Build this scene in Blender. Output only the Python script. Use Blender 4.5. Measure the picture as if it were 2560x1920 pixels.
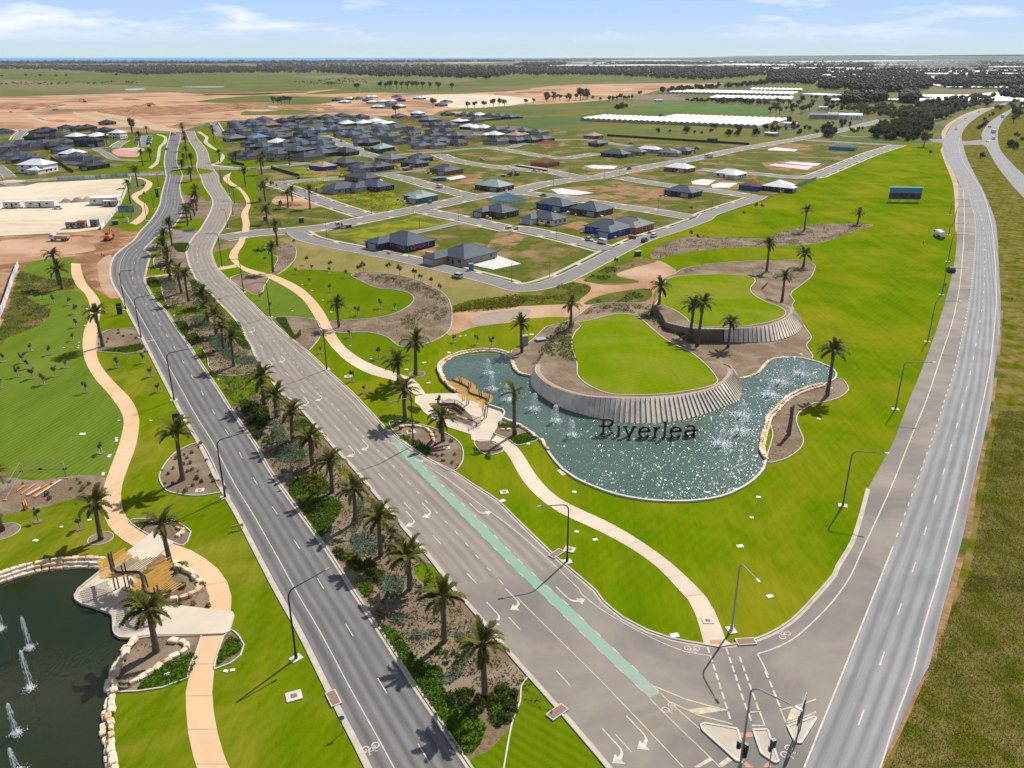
import bpy, bmesh, math, random
import numpy as np
from mathutils import Vector, Matrix, noise
from mathutils.geometry import intersect_line_line_2d
random.seed(7);RNG = np.random.default_rng(11)
SC = bpy.context.scene
COL = SC.collection
for o in list(bpy.data.objects): bpy.data.objects.remove(o)
# ------------------------------------------------------------------ camera
CAM_H = 72.0
FPX = 2000.0                       # focal length in photo pixels (2560 wide)
PITCH = math.atan(819/FPX)
cd = bpy.data.cameras.new('camera');cam = bpy.data.objects.new('camera', cd);COL.objects.link(cam)
cd.sensor_width = 36;cd.lens = FPX/2560*36;cd.clip_start = 1;cd.clip_end = 200000
cam.location = (0,0, CAM_H);cam.rotation_euler = (math.pi/2 - PITCH, 0,0)
SC.camera = cam
SC.render.resolution_x = 1024;SC.render.resolution_y = 768
SC.view_settings.view_transform = 'Standard';SC.view_settings.look = 'None'
SC.view_settings.gamma = 1;SC.view_settings.use_curve_mapping = False
SC.view_settings.exposure = 0.48
# ------------------------------------------------------------------ sky and sun
SUN_EL = math.radians(47);SUN_AZ = math.radians(35.2)       # azimuth clockwise from +Y
w = bpy.data.worlds.new('World');SC.world = w;w.use_nodes = True
nt = w.node_tree;nt.nodes.clear()
def N(nt, t, **k):
 n = nt.nodes.new(t)
 for a, b in k.items():
  if a == 'inp':
   for i, v in b.items(): n.inputs[i].default_value = v
  else: setattr(n, a, b)
 return n
sky = N(nt, 'ShaderNodeTexSky', sky_type='NISHITA', sun_disc=False, sun_elevation=SUN_EL, sun_rotation=SUN_AZ, altitude=0, air_density=1.0, dust_density=0.2, ozone_density=2.0)
tc = N(nt, 'ShaderNodeTexCoord')
sep = N(nt, 'ShaderNodeSeparateXYZ');nt.links.new(tc.outputs['Generated'], sep.inputs[0])
zz = N(nt, 'ShaderNodeMath', operation='MAXIMUM', inp={1: 0.012});nt.links.new(sep.outputs[2], zz.inputs[0])
dx = N(nt, 'ShaderNodeMath', operation='DIVIDE');nt.links.new(sep.outputs[0], dx.inputs[0]);nt.links.new(zz.outputs[0], dx.inputs[1])
dy = N(nt, 'ShaderNodeMath', operation='DIVIDE');nt.links.new(sep.outputs[1], dy.inputs[0]);nt.links.new(zz.outputs[0], dy.inputs[1])
cb = N(nt, 'ShaderNodeCombineXYZ');nt.links.new(dx.outputs[0], cb.inputs[0]);nt.links.new(dy.outputs[0], cb.inputs[1])
cm = N(nt, 'ShaderNodeMapping');cm.inputs['Scale'].default_value = (9,9,46);cm.inputs['Location'].default_value = (3.1,0.4,0.2);nt.links.new(tc.outputs['Generated'], cm.inputs[0])
n1 = N(nt, 'ShaderNodeTexNoise', inp={'Scale': 1.0,'Detail': 7.0,'Roughness': 0.6,'Distortion': 0.3});nt.links.new(cm.outputs[0], n1.inputs[0])
cm2 = N(nt, 'ShaderNodeMapping');cm2.inputs['Scale'].default_value = (2.4,2.4,7);cm2.inputs['Location'].default_value = (5.1,1.9,0.0);nt.links.new(tc.outputs['Generated'], cm2.inputs[0])
n2 = N(nt, 'ShaderNodeTexNoise', inp={'Scale': 1.0,'Detail': 1.0});nt.links.new(cm2.outputs[0], n2.inputs[0])
mu = N(nt, 'ShaderNodeMath', operation='MULTIPLY');nt.links.new(n1.outputs[0], mu.inputs[0]);nt.links.new(n2.outputs[0], mu.inputs[1])
mr = N(nt, 'ShaderNodeMapRange', inp={1: 0.235,2: 0.35,3: 0.0,4: 0.9});nt.links.new(mu.outputs[0], mr.inputs[0])
fade = N(nt, 'ShaderNodeMapRange', inp={1: 0.012,2: 0.035,3: 0.0,4: 1.0});nt.links.new(sep.outputs[2], fade.inputs[0])
mf = N(nt, 'ShaderNodeMath', operation='MULTIPLY');nt.links.new(mr.outputs[0], mf.inputs[0]);nt.links.new(fade.outputs[0], mf.inputs[1])
low = N(nt, 'ShaderNodeValToRGB');er = low.color_ramp;er.elements[0].position = 0.0;er.elements[0].color = (6.9,8.5,8.8,1);er.elements[1].position = 1.0;er.elements[1].color = (3.4,5.6,11.8,1)
e_ = er.elements.new(0.13);e_.color = (6.6,8.3,10.2,1);e_ = er.elements.new(0.30);e_.color = (5.4,7.6,11.6,1)
lr = N(nt, 'ShaderNodeMapRange', inp={1: 0.0,2: 0.16});nt.links.new(sep.outputs[2], lr.inputs[0]);nt.links.new(lr.outputs[0], low.inputs[0])
lm = N(nt, 'ShaderNodeMapRange', inp={1: 0.05,2: 0.40,3: 1.0,4: 0.0});nt.links.new(sep.outputs[2], lm.inputs[0])
hs = N(nt, 'ShaderNodeMix', data_type='RGBA');nt.links.new(lm.outputs[0], hs.inputs[0]);nt.links.new(sky.outputs[0], hs.inputs[6]);nt.links.new(low.outputs[0], hs.inputs[7])
mx = N(nt, 'ShaderNodeMix', data_type='RGBA');nt.links.new(mf.outputs[0], mx.inputs[0]);nt.links.new(hs.outputs[2], mx.inputs[6]);mx.inputs[7].default_value = (12.2,12.3,12.6,1)
bg = N(nt, 'ShaderNodeBackground', inp={'Strength': 0.065});nt.links.new(mx.outputs[2], bg.inputs[0])
ow = N(nt, 'ShaderNodeOutputWorld');nt.links.new(bg.outputs[0], ow.inputs[0])
sl = bpy.data.lights.new('sun','SUN');sl.energy = 4.9;sl.angle = math.radians(0.53);sl.color = (1.0,0.95,0.87)
so = bpy.data.objects.new('sun', sl);COL.objects.link(so)
sdir = Vector((math.sin(SUN_AZ)*math.cos(SUN_EL), math.cos(SUN_AZ)*math.cos(SUN_EL), math.sin(SUN_EL)))
so.rotation_euler = sdir.to_track_quat('Z','Y').to_euler();so.location = (200,200,400)
# ------------------------------------------------------------------ survey: photo pixel -> point on the land
TAGS = {'O': (0,0,2560/2212),'E1': (180,1340,320/2212),'E2': (1040,900,320/2212),'E3': (1480,1010,320/2212),'E4': (1720,1680,320/2212),
  'F1': (640,320,320/2212),'F2': (880,260,480/2212),'F3': (520,270,480/2212),'F4': (0,280,320/2212)}
for r, y0 in zip('ABCD',(100,560,1000,1440)):
 for c in range(4): TAGS[r+str(c)] = (c*640, y0,640/2212)
SP, CP = math.sin(PITCH), math.cos(PITCH)
def ray(x, y):
 u = (x - 1280)/FPX;v = (y - 960)/FPX
 return u, CP - v*SP, -(v*CP+SP)
def gp(tag, x, y, z=0.0):
 ox, oy, s = TAGS[tag];a, b, c = ray(ox+x*s, oy+y*s)
 c = min(c, -0.0006);t = (CAM_H - z)/-c
 return (a*t, b*t)
def P(tag, *pts, z=0.0): return [gp(tag, x, y, z) for x, y in pts]
def on_plane(zf, tag, x, y):
 z = 0
 for _ in range(12):
  q = gp(tag, x, y, z);z = zf(*q)
 return (q[0], q[1], z)
def top_z(base, tag, x, y):
 """height above base (x,y ground point) at which the photo ray through pixel passes over base's depth"""
 ox, oy, s = TAGS[tag];a, b, c = ray(ox+x*s, oy+y*s)
 return CAM_H+c*base[1]/b
# ------------------------------------------------------------------ 2D helpers
def spline(pts, closed=False, step=2.0):
 pts = [Vector(p) for p in pts];n = len(pts);out = []
 if n < 3: return [tuple(p) for p in pts]
 for i in range(n if closed else n - 1):
  if closed: a, b, c, d = pts[i - 1], pts[i], pts[(i+1) % n], pts[(i+2) % n]
  else: a, b, c, d = pts[max(i - 1,0)], pts[i], pts[i+1], pts[min(i+2, n - 1)]
  k = max(1, min(40, int((c - b).length/step)))
  L = (c - b).length
  t1 = (c - a)*0.5;t2 = (d - b)*0.5
  if t1.length > L: t1 *= L/t1.length
  if t2.length > L: t2 *= L/t2.length
  for j in range(k):
   t = j/k;t_2 = t*t;t_3 = t_2*t
   out.append(tuple(b*(2*t_3 - 3*t_2+1)+t1*(t_3 - 2*t_2+t)+c*(-2*t_3+3*t_2)+t2*(t_3 - t_2)))
 if not closed: out.append(tuple(pts[-1]))
 return out
def resample(line, n=None, step=None):
 a = np.array(line, float);d = np.r_[0, np.cumsum(np.linalg.norm(np.diff(a, axis=0), axis=1))]
 if n is None: n = max(2, int(d[-1]/step)+1)
 t = np.linspace(0, d[-1], n)
 return np.stack([np.interp(t, d, a[:, k]) for k in range(a.shape[1])], 1)
def length(line):
 a = np.array(line, float);return float(np.linalg.norm(np.diff(a, axis=0), axis=1).sum())
def offset(line, d):
 a = np.array(line, float)[:, :2];t = np.gradient(a, axis=0);t /= np.maximum(np.linalg.norm(t, axis=1, keepdims=True),1e-9)
 return a+np.stack([-t[:, 1], t[:, 0]], 1)*d
def inside(poly, x, y):
 r = False;n = len(poly);j = n - 1
 for i in range(n):
  xi, yi = poly[i][:2];xj, yj = poly[j][:2]
  if (yi > y) != (yj > y) and x < (xj - xi)*(y - yi)/(yj - yi)+xi: r = not r
  j = i
 return r
def scatter(poly, n, rnd=random):
 xs = [p[0] for p in poly];ys = [p[1] for p in poly];out = [];k = 0
 while len(out) < n and k < n*30:
  k += 1;x = rnd.uniform(min(xs), max(xs));y = rnd.uniform(min(ys), max(ys))
  if inside(poly, x, y): out.append((x, y))
 return out
def area(poly):
 a = np.array([p[:2] for p in poly]);return abs(float(np.dot(a[:, 0], np.roll(a[:, 1], 1)) - np.dot(a[:, 1], np.roll(a[:, 0], 1))))/2
# ------------------------------------------------------------------ materials
_a = gp('C3',1310,1290);_b = gp('C3',1660,115);HWANG = math.atan2(_b[0] - _a[0], _b[1] - _a[1])
def new_mat(name):
 m = bpy.data.materials.new(name);m.use_nodes = True;nt = m.node_tree;nt.nodes.clear()
 out = nt.nodes.new('ShaderNodeOutputMaterial');b = nt.nodes.new('ShaderNodeBsdfPrincipled');nt.links.new(b.outputs[0], out.inputs[0])
 return m, nt, b
def rgba(c): return (c[0], c[1], c[2], 1)
def mat(name, c, rough=0.7, metal=0.0, c2=None, scale=3.0, bump=0.0, bscale=None, spec=0.3, c3=None, scale3=0.05, detail=4.0, contrast=(0.35,0.65), c3r=(0.45,0.6), stretch=None):
 m, nt, b = new_mat(name);L = nt.links.new
 b.inputs['Roughness'].default_value = rough;b.inputs['Metallic'].default_value = metal;b.inputs['Specular IOR Level'].default_value = spec
 g = N(nt, 'ShaderNodeNewGeometry')
 src = g.outputs['Position']
 if stretch:
  mp = N(nt, 'ShaderNodeMapping');mp.inputs['Scale'].default_value = stretch[:3];mp.inputs['Rotation'].default_value = (0,0, stretch[3]);mp.vector_type = 'POINT'
  L(src, mp.inputs[0]);ssrc = mp.outputs[0]
 else: ssrc = src
 b.inputs['Base Color'].default_value = rgba(c);last = None
 if c2 is not None:
  n = N(nt, 'ShaderNodeTexNoise', inp={'Scale': scale, 'Detail': detail, 'Roughness': 0.6});L(ssrc, n.inputs[0])
  r = N(nt, 'ShaderNodeMapRange', inp={1: contrast[0], 2: contrast[1]});L(n.outputs[0], r.inputs[0])
  mx = N(nt, 'ShaderNodeMix', data_type='RGBA');L(r.outputs[0], mx.inputs[0]);mx.inputs[6].default_value = rgba(c);mx.inputs[7].default_value = rgba(c2)
  last = mx.outputs[2]
  if c3 is not None:
   n3 = N(nt, 'ShaderNodeTexNoise', inp={'Scale': scale3,'Detail': 5.0,'Roughness': 0.6,'Distortion': 0.5});L(src, n3.inputs[0])
   r3 = N(nt, 'ShaderNodeMapRange', inp={1: c3r[0], 2: c3r[1]});L(n3.outputs[0], r3.inputs[0])
   m3 = N(nt, 'ShaderNodeMix', data_type='RGBA');L(r3.outputs[0], m3.inputs[0]);L(last, m3.inputs[6]);m3.inputs[7].default_value = rgba(c3);last = m3.outputs[2]
  L(last, b.inputs['Base Color'])
 if bump:
  n = N(nt, 'ShaderNodeTexNoise', inp={'Scale': bscale or scale*3,'Detail': 3.0});L(src, n.inputs[0])
  bm_ = N(nt, 'ShaderNodeBump', inp={'Strength': 1.0,'Distance': bump});L(n.outputs[0], bm_.inputs['Height']);L(bm_.outputs[0], b.inputs['Normal'])
 return m
def lawn_mat(name, dark, mid, yellow, ang=0.6, stripe=0.25, swidth=1.6, dist=9.0, streak=False, ymin=0.48, ymax=0.72, yscale=0.035):
 m, nt, b = new_mat(name);L = nt.links.new
 b.inputs['Roughness'].default_value = 0.95;b.inputs['Specular IOR Level'].default_value = 0.0
 g = N(nt, 'ShaderNodeNewGeometry');pos = g.outputs['Position']
 nz = N(nt, 'ShaderNodeTexNoise', inp={'Scale': yscale, 'Detail': 6.0,'Roughness': 0.62,'Distortion': 0.6});L(pos, nz.inputs[0])
 ry = N(nt, 'ShaderNodeMapRange', inp={1: ymin, 2: ymax});L(nz.outputs[0], ry.inputs[0])
 mp = N(nt, 'ShaderNodeMapping');mp.inputs['Rotation'].default_value = (0,0, ang);L(pos, mp.inputs[0])
 wv = N(nt, 'ShaderNodeTexWave', wave_type='BANDS', bands_direction='X', inp={'Scale': 0.314/swidth, 'Distortion': dist, 'Detail': 1.5,'Detail Scale': 0.12});L(mp.outputs[0], wv.inputs[0])
 st = N(nt, 'ShaderNodeTexNoise', inp={'Scale': 0.6,'Detail': 5.0,'Roughness': 0.7});
 mp2 = N(nt, 'ShaderNodeMapping');mp2.inputs['Rotation'].default_value = (0,0, ang);mp2.inputs['Scale'].default_value = (1.6,0.22,1);L(pos, mp2.inputs[0]);L(mp2.outputs[0], st.inputs[0])
 if streak: L(mp2.outputs[0], nz.inputs[0])
 fine = N(nt, 'ShaderNodeTexNoise', inp={'Scale': 5.0,'Detail': 4.0,'Roughness': 0.75});L(pos, fine.inputs[0])
 a1 = N(nt, 'ShaderNodeMath', operation='MULTIPLY_ADD', inp={1: stripe, 2: 0.0});L(wv.outputs[0], a1.inputs[0])
 a2 = N(nt, 'ShaderNodeMath', operation='MULTIPLY_ADD', inp={1: 0.9});L(st.outputs[0], a2.inputs[0]);L(a1.outputs[0], a2.inputs[2])
 a3 = N(nt, 'ShaderNodeMath', operation='MULTIPLY_ADD', inp={1: 0.9});L(fine.outputs[0], a3.inputs[0]);L(a2.outputs[0], a3.inputs[2])
 bn = N(nt, 'ShaderNodeTexNoise', inp={'Scale': 0.09,'Detail': 4.0,'Roughness': 0.6});L(mp2.outputs[0], bn.inputs[0])
 a4 = N(nt, 'ShaderNodeMath', operation='MULTIPLY_ADD', inp={1: 1.1});L(bn.outputs[0], a4.inputs[0]);L(a3.outputs[0], a4.inputs[2])
 r1 = N(nt, 'ShaderNodeMapRange', inp={1: 1.12,2: 1.80+stripe*.5});L(a4.outputs[0], r1.inputs[0])
 m1 = N(nt, 'ShaderNodeMix', data_type='RGBA');L(r1.outputs[0], m1.inputs[0]);m1.inputs[6].default_value = rgba(dark);m1.inputs[7].default_value = rgba(mid)
 m2 = N(nt, 'ShaderNodeMix', data_type='RGBA');
 yy = N(nt, 'ShaderNodeMath', operation='MULTIPLY');L(ry.outputs[0], yy.inputs[0]);L(st.outputs[0], yy.inputs[1])
 y2 = N(nt, 'ShaderNodeMath', operation='MULTIPLY', inp={1: 1.5});L(yy.outputs[0], y2.inputs[0])
 L(y2.outputs[0], m2.inputs[0]);L(m1.outputs[2], m2.inputs[6]);m2.inputs[7].default_value = rgba(yellow)
 L(m2.outputs[2], b.inputs['Base Color'])
 bp = N(nt, 'ShaderNodeBump', inp={'Strength': 1.0,'Distance': 0.05});L(fine.outputs[0], bp.inputs['Height']);L(bp.outputs[0], b.inputs['Normal'])
 return m
def road_mat(name, c, c2, lanes, wear=0.35):
 """asphalt with tyre-polished bands;UV x = metres across, y = metres along"""
 m, nt, b = new_mat(name);L = nt.links.new
 b.inputs['Roughness'].default_value = 0.85;b.inputs['Specular IOR Level'].default_value = 0.15
 uv = N(nt, 'ShaderNodeUVMap');sp = N(nt, 'ShaderNodeSeparateXYZ');L(uv.outputs[0], sp.inputs[0])
 g = N(nt, 'ShaderNodeNewGeometry')
 big = N(nt, 'ShaderNodeTexNoise', inp={'Scale': 0.12,'Detail': 6.0,'Roughness': 0.65});L(g.outputs['Position'], big.inputs[0])
 mp = N(nt, 'ShaderNodeMapping');mp.inputs['Scale'].default_value = (1.2,0.03,1);L(uv.outputs[0], mp.inputs[0])
 stn = N(nt, 'ShaderNodeTexNoise', inp={'Scale': 1.0,'Detail': 4.0,'Roughness': 0.7});L(mp.outputs[0], stn.inputs[0])
 wv = N(nt, 'ShaderNodeMath', operation='MULTIPLY', inp={1: 2*math.pi/1.75});L(sp.outputs[0], wv.inputs[0])
 sn = N(nt, 'ShaderNodeMath', operation='SINE');L(wv.outputs[0], sn.inputs[0])
 a = N(nt, 'ShaderNodeMath', operation='MULTIPLY_ADD', inp={1: wear*0.5});L(sn.outputs[0], a.inputs[0]);L(stn.outputs[0], a.inputs[2])
 a2 = N(nt, 'ShaderNodeMath', operation='MULTIPLY_ADD', inp={1: 0.8});L(big.outputs[0], a2.inputs[0]);L(a.outputs[0], a2.inputs[2])
 fn = N(nt, 'ShaderNodeTexNoise', inp={'Scale': 9.0,'Detail': 3.0});L(g.outputs['Position'], fn.inputs[0])
 bl = N(nt, 'ShaderNodeTexNoise', inp={'Scale': 0.35,'Detail': 6.0,'Roughness': 0.7,'Distortion': 1.0});L(mp.outputs[0], bl.inputs[0]);br = N(nt, 'ShaderNodeMapRange', inp={1: 0.36,2: 0.46,3: -0.22,4: 0.0});L(bl.outputs[0], br.inputs[0])
 a5 = N(nt, 'ShaderNodeMath', operation='ADD');L(a2.outputs[0], a5.inputs[0]);L(br.outputs[0], a5.inputs[1]);a2 = a5
 a3 = N(nt, 'ShaderNodeMath', operation='MULTIPLY_ADD', inp={1: 0.35});L(fn.outputs[0], a3.inputs[0]);L(a2.outputs[0], a3.inputs[2])
 r = N(nt, 'ShaderNodeMapRange', inp={1: 0.72,2: 1.45});L(a3.outputs[0], r.inputs[0])
 mx = N(nt, 'ShaderNodeMix', data_type='RGBA');L(r.outputs[0], mx.inputs[0]);mx.inputs[6].default_value = rgba(c);mx.inputs[7].default_value = rgba(c2)
 L(mx.outputs[2], b.inputs['Base Color'])
 return m
def leaf_mat(name, c, c2, scale=1.2):
 m, nt, b = new_mat(name);L = nt.links.new
 oi = N(nt, 'ShaderNodeObjectInfo');g = N(nt, 'ShaderNodeNewGeometry')
 n = N(nt, 'ShaderNodeTexNoise', inp={'Scale': scale, 'Detail': 3.0});L(g.outputs['Position'], n.inputs[0])
 ad = N(nt, 'ShaderNodeMath', operation='MULTIPLY_ADD', inp={1: 0.3});L(oi.outputs['Random'], ad.inputs[0]);L(n.outputs[0], ad.inputs[2])
 r = N(nt, 'ShaderNodeMapRange', inp={1: 0.4,2: 0.9});L(ad.outputs[0], r.inputs[0])
 mx = N(nt, 'ShaderNodeMix', data_type='RGBA');L(r.outputs[0], mx.inputs[0]);mx.inputs[6].default_value = rgba(c);mx.inputs[7].default_value = rgba(c2)
 L(mx.outputs[2], b.inputs['Base Color']);b.inputs['Roughness'].default_value = 0.65;b.inputs['Specular IOR Level'].default_value = 0.08
 tr = N(nt, 'ShaderNodeBsdfTranslucent');L(mx.outputs[2], tr.inputs[0])
 ms = N(nt, 'ShaderNodeMixShader', inp={0: 0.12 if 'frond' in name else 0.36});out = [x for x in nt.nodes if x.type == 'OUTPUT_MATERIAL'][0]
 L(b.outputs[0], ms.inputs[1]);L(tr.outputs[0], ms.inputs[2]);L(ms.outputs[0], out.inputs[0])
 return m
def water_mat(name, c, c2, bump, bscale, rough=0.06, cs=0.05):
 m, nt, b = new_mat(name);L = nt.links.new
 g = N(nt, 'ShaderNodeNewGeometry')
 n = N(nt, 'ShaderNodeTexNoise', inp={'Scale': cs, 'Detail': 3.0});L(g.outputs['Position'], n.inputs[0])
 r = N(nt, 'ShaderNodeMapRange', inp={1: 0.35,2: 0.65});L(n.outputs[0], r.inputs[0])
 mx = N(nt, 'ShaderNodeMix', data_type='RGBA');L(r.outputs[0], mx.inputs[0]);mx.inputs[6].default_value = rgba(c);mx.inputs[7].default_value = rgba(c2)
 L(mx.outputs[2], b.inputs['Base Color']);b.inputs['Roughness'].default_value = rough;b.inputs['IOR'].default_value = 1.33
 if name == 'sea_water': b.inputs['Specular IOR Level'].default_value = 0.0
 if bump:
  mp = N(nt, 'ShaderNodeMapping');mp.inputs['Rotation'].default_value = (0,0,0.6);mp.inputs['Scale'].default_value = (1,0.55,1);L(g.outputs['Position'], mp.inputs[0])
  a = N(nt, 'ShaderNodeTexNoise', inp={'Scale': bscale, 'Detail': 2.5,'Roughness': 0.6});L(mp.outputs[0], a.inputs[0])
  bp = N(nt, 'ShaderNodeBump', inp={'Strength': 1.0,'Distance': bump});L(a.outputs[0], bp.inputs['Height']);L(bp.outputs[0], b.inputs['Normal'])
 return m
def metal_roof(name, c): return mat(name, c, rough=0.6, spec=0.08, c2=tuple(x*0.82 for x in c), scale=0.5)
M = {}
M['ground'] = mat('far_pasture',(0.105,0.108,0.030),0.95, c2=(0.085,0.098,0.032), scale=0.004, c3=(0.15,0.13,0.06), scale3=0.0012, spec=0.05, detail=6)
M['pasture'] = mat('paddock_grass',(0.088,0.095,0.014),0.95, c2=(0.125,0.120,0.022), scale=0.03, c3=(0.06,0.095,0.022), scale3=0.008, spec=0.05, bump=0.05, bscale=2)
M['crop'] = mat('crop_rows',(0.05,0.115,0.02),0.95, c2=(0.075,0.14,0.025), scale=0.02, spec=0.05)
M['farfield'] = mat('distant_green_field',(0.070,0.115,0.045),0.95, c2=(0.11,0.125,0.055), scale=0.003, spec=0.05, c3=(0.08,0.13,0.05), scale3=0.001)
M['lawn'] = lawn_mat('park_lawn',(0.052,0.104,0.0004),(0.116,0.172,0.0006),(0.190,0.172,0.008), ang=0.7, stripe=0.10, ymin=0.43, ymax=0.68)
M['lawn_left'] = lawn_mat('lakeside_lawn',(0.056,0.098,0.0006),(0.120,0.160,0.002),(0.200,0.172,0.02), ang=0.5, stripe=0.12, ymin=0.44, ymax=0.68, yscale=0.06)
M['lawn_dark'] = lawn_mat('striped_lawn',(0.058,0.104,0.006),(0.115,0.162,0.020),(0.16,0.165,0.03), ang=0.25, stripe=0.5, swidth=1.1, ymin=0.55, ymax=0.8)
M['lawn_green'] = lawn_mat('fresh_lawn',(0.055,0.100,0.001),(0.100,0.148,0.002),(0.16,0.160,0.010), ang=-0.9, stripe=0.4, swidth=1.3, ymin=0.5, ymax=0.8)
M['lawn_top'] = lawn_mat('mound_lawn',(0.082,0.142,0.001),(0.130,0.178,0.002),(0.205,0.180,0.03), ang=0.9, stripe=0.22, ymin=0.42, ymax=0.72, yscale=0.05)
M['verge'] = lawn_mat('rough_verge',(0.044,0.062,0.0006),(0.092,0.098,0.005),(0.205,0.150,0.055), ang=HWANG, stripe=0.30, dist=1.0, swidth=2.6, ymin=0.40, ymax=0.64, yscale=0.20)
M['dry'] = lawn_mat('dry_grass',(0.12,0.125,0.03),(0.20,0.175,0.06),(0.30,0.20,0.11), ang=-0.8, stripe=0.3, ymin=0.45, ymax=0.7)
M['weeds'] = mat('weedy_lot',(0.046,0.072,0.003),0.95, c2=(0.095,0.100,0.009), scale=0.22, c3=(0.21,0.135,0.065), scale3=0.05, c3r=(0.50,0.64), spec=0.05, bump=0.15, bscale=1.5)
M['yellowweeds'] = mat('yellow_weed_lot',(0.13,0.15,0.002),0.95, c2=(0.215,0.205,0.002), scale=0.22, c3=(0.07,0.10,0.014), scale3=0.09, spec=0.05, bump=0.3, bscale=1.2)
M['dirt'] = mat('orange_earth',(0.34,0.195,0.11),0.95, c2=(0.25,0.135,0.075), scale=0.06, c3=(0.40,0.27,0.18), scale3=0.02, spec=0.05, bump=0.2, bscale=0.6, detail=7)
M['lot_dirt'] = mat('trampled_lot',(0.30,0.175,0.09),0.95, c2=(0.18,0.105,0.05), scale=0.3, c3=(0.066,0.080,0.008), scale3=0.09, c3r=(0.50,0.60), spec=0.05, bump=0.15, bscale=1.5, detail=8)
M['dirt_dark'] = mat('turned_earth',(0.24,0.115,0.05),0.95, c2=(0.15,0.075,0.04), scale=0.12, c3=(0.33,0.20,0.12), scale3=0.07, spec=0.05, bump=0.4, bscale=0.5, detail=7)
M['dirt_far'] = mat('graded_earth',(0.46,0.29,0.175),0.95, c2=(0.30,0.165,0.09), scale=0.014, c3=(0.17,0.115,0.065), scale3=0.007, c3r=(0.50,0.64), spec=0.05, detail=7, stretch=(1,2.2,1,0.3))
M['pale_dirt'] = mat('pale_track',(0.42,0.32,0.20),0.95, c2=(0.34,0.24,0.15), scale=0.05, spec=0.05)
M['gravel'] = mat('gravel_pad',(0.50,0.42,0.31),0.95, c2=(0.42,0.345,0.25), scale=0.05, c3=(0.54,0.46,0.35), scale3=0.02, spec=0.05, detail=8, stretch=(1,4,1,0.3))
M['mulch'] = mat('bark_mulch',(0.190,0.138,0.090),0.95, c2=(0.115,0.080,0.052), scale=2.2, c3=(0.215,0.165,0.115), scale3=0.12, spec=0.05, bump=0.1, bscale=5, detail=8)
M['asphalt'] = road_mat('asphalt_left',(0.092,0.089,0.088),(0.162,0.155,0.150),2, wear=.5)
M['asphalt_right'] = road_mat('asphalt_right',(0.166,0.148,0.126),(0.255,0.222,0.182),3, wear=0.4)
M['asphalt_hwy'] = road_mat('asphalt_highway',(0.150,0.147,0.148),(0.250,0.245,0.242),2, wear=0.5)
M['asphalt_slip'] = mat('asphalt_slip',(0.192,0.168,0.140),0.85, spec=.15, c2=(0.232,0.203,0.168), scale=0.15, c3=(0.148,0.137,0.126), scale3=0.05, detail=7)
M['street'] = mat('estate_asphalt',(0.150,0.142,0.136),0.85, c2=(0.175,0.167,0.158), scale=0.15, spec=0.2)
M['concrete'] = mat('pale_concrete',(0.42,0.37,0.30),0.85, c2=(0.36,0.31,0.25), scale=0.4, spec=0.2)
M['kerb'] = mat('kerb_concrete',(0.44,0.39,0.32),0.85, c2=(0.33,0.29,0.24), scale=0.35, spec=0.2)
M['kerb_dark'] = mat('kerb_face',(0.22,0.20,0.18),0.85)
M['edging'] = mat('garden_edging',(0.50,0.47,0.41),0.85, c2=(0.42,0.39,0.34), scale=0.5)
M['path'] = mat('sandstone_path',(0.53,0.36,0.205),0.9, c2=(0.48,0.315,0.18), scale=0.25, c3=(0.54,0.375,0.235), scale3=0.06, spec=0.1)
M['path_pale'] = mat('washed_path',(0.50,0.41,0.315),0.9, c2=(0.46,0.37,0.28), scale=0.25, c3=(0.54,0.45,0.35), scale3=0.06, spec=0.1)
M['plaza'] = mat('plaza_concrete',(0.50,0.425,0.34),0.85, c2=(0.45,0.38,0.30), scale=0.2, spec=0.15)
M['white_paint'] = mat('road_paint',(0.56,0.50,0.42),0.8, c2=(0.36,0.32,0.27), scale=1.3)
M['cream_paint'] = mat('aged_road_paint',(0.50,0.42,0.30),0.8, c2=(0.36,0.30,0.22), scale=1.3)
M['green_paint'] = mat('green_lane_paint',(0.20,0.29,0.228),0.85, c2=(0.25,0.285,0.238), scale=0.5, c3=(0.16,0.29,0.205), scale3=0.03)
M['red_paving'] = mat('red_tactile_paving',(0.42,0.20,0.15),0.8)
M['water_right'] = water_mat('pond_water',(0.044,0.082,0.062),(0.060,0.098,0.078),0,2.6, rough=0.20)
M['water_left'] = water_mat('dark_pond_water',(0.010,0.020,0.008),(0.022,0.024,0.006),0.015,2.0, rough=0.05)
M['sea'] = water_mat('sea_water',(0.002,0.22,0.50),(0.002,0.17,0.42),0,1, rough=0.5, cs=0.0002)
M['puddle'] = water_mat('muddy_puddle',(0.27,0.205,0.14),(0.30,0.225,0.155),0,1, rough=0.25)
M['spray'] = None
M['stone'] = mat('limestone_block',(0.56,0.44,0.30),0.9, c2=(0.62,0.55,0.44), scale=0.25, c3=(0.50,0.32,0.18), scale3=0.4, c3r=(0.5,0.58), bump=0.05, bscale=4)
M['timber_grey'] = mat('weathered_timber',(0.58,0.515,0.43),0.85, c2=(0.46,0.41,0.345), scale=1.2, c3=(0.66,0.575,0.46), scale3=0.35, stretch=(1,1,0.2,0))
M['timber_frame'] = mat('raw_pine',(0.55,0.33,0.15),0.8, c2=(0.46,0.27,0.12), scale=0.6)
M['slat_timber'] = mat('golden_slat',(0.58,0.31,0.045),0.7, c2=(0.64,0.36,0.06), scale=2)
M['bronze'] = mat('bronze_steel',(0.055,0.043,0.035),0.45, metal=0.4, spec=0.5, c2=(0.075,0.058,0.045), scale=2)
M['black_metal'] = mat('black_metal',(0.02,0.02,0.022),0.45, spec=0.5)
M['grey_metal'] = mat('galvanised_steel',(0.30,0.32,0.33),0.45, metal=0.5)
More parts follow.
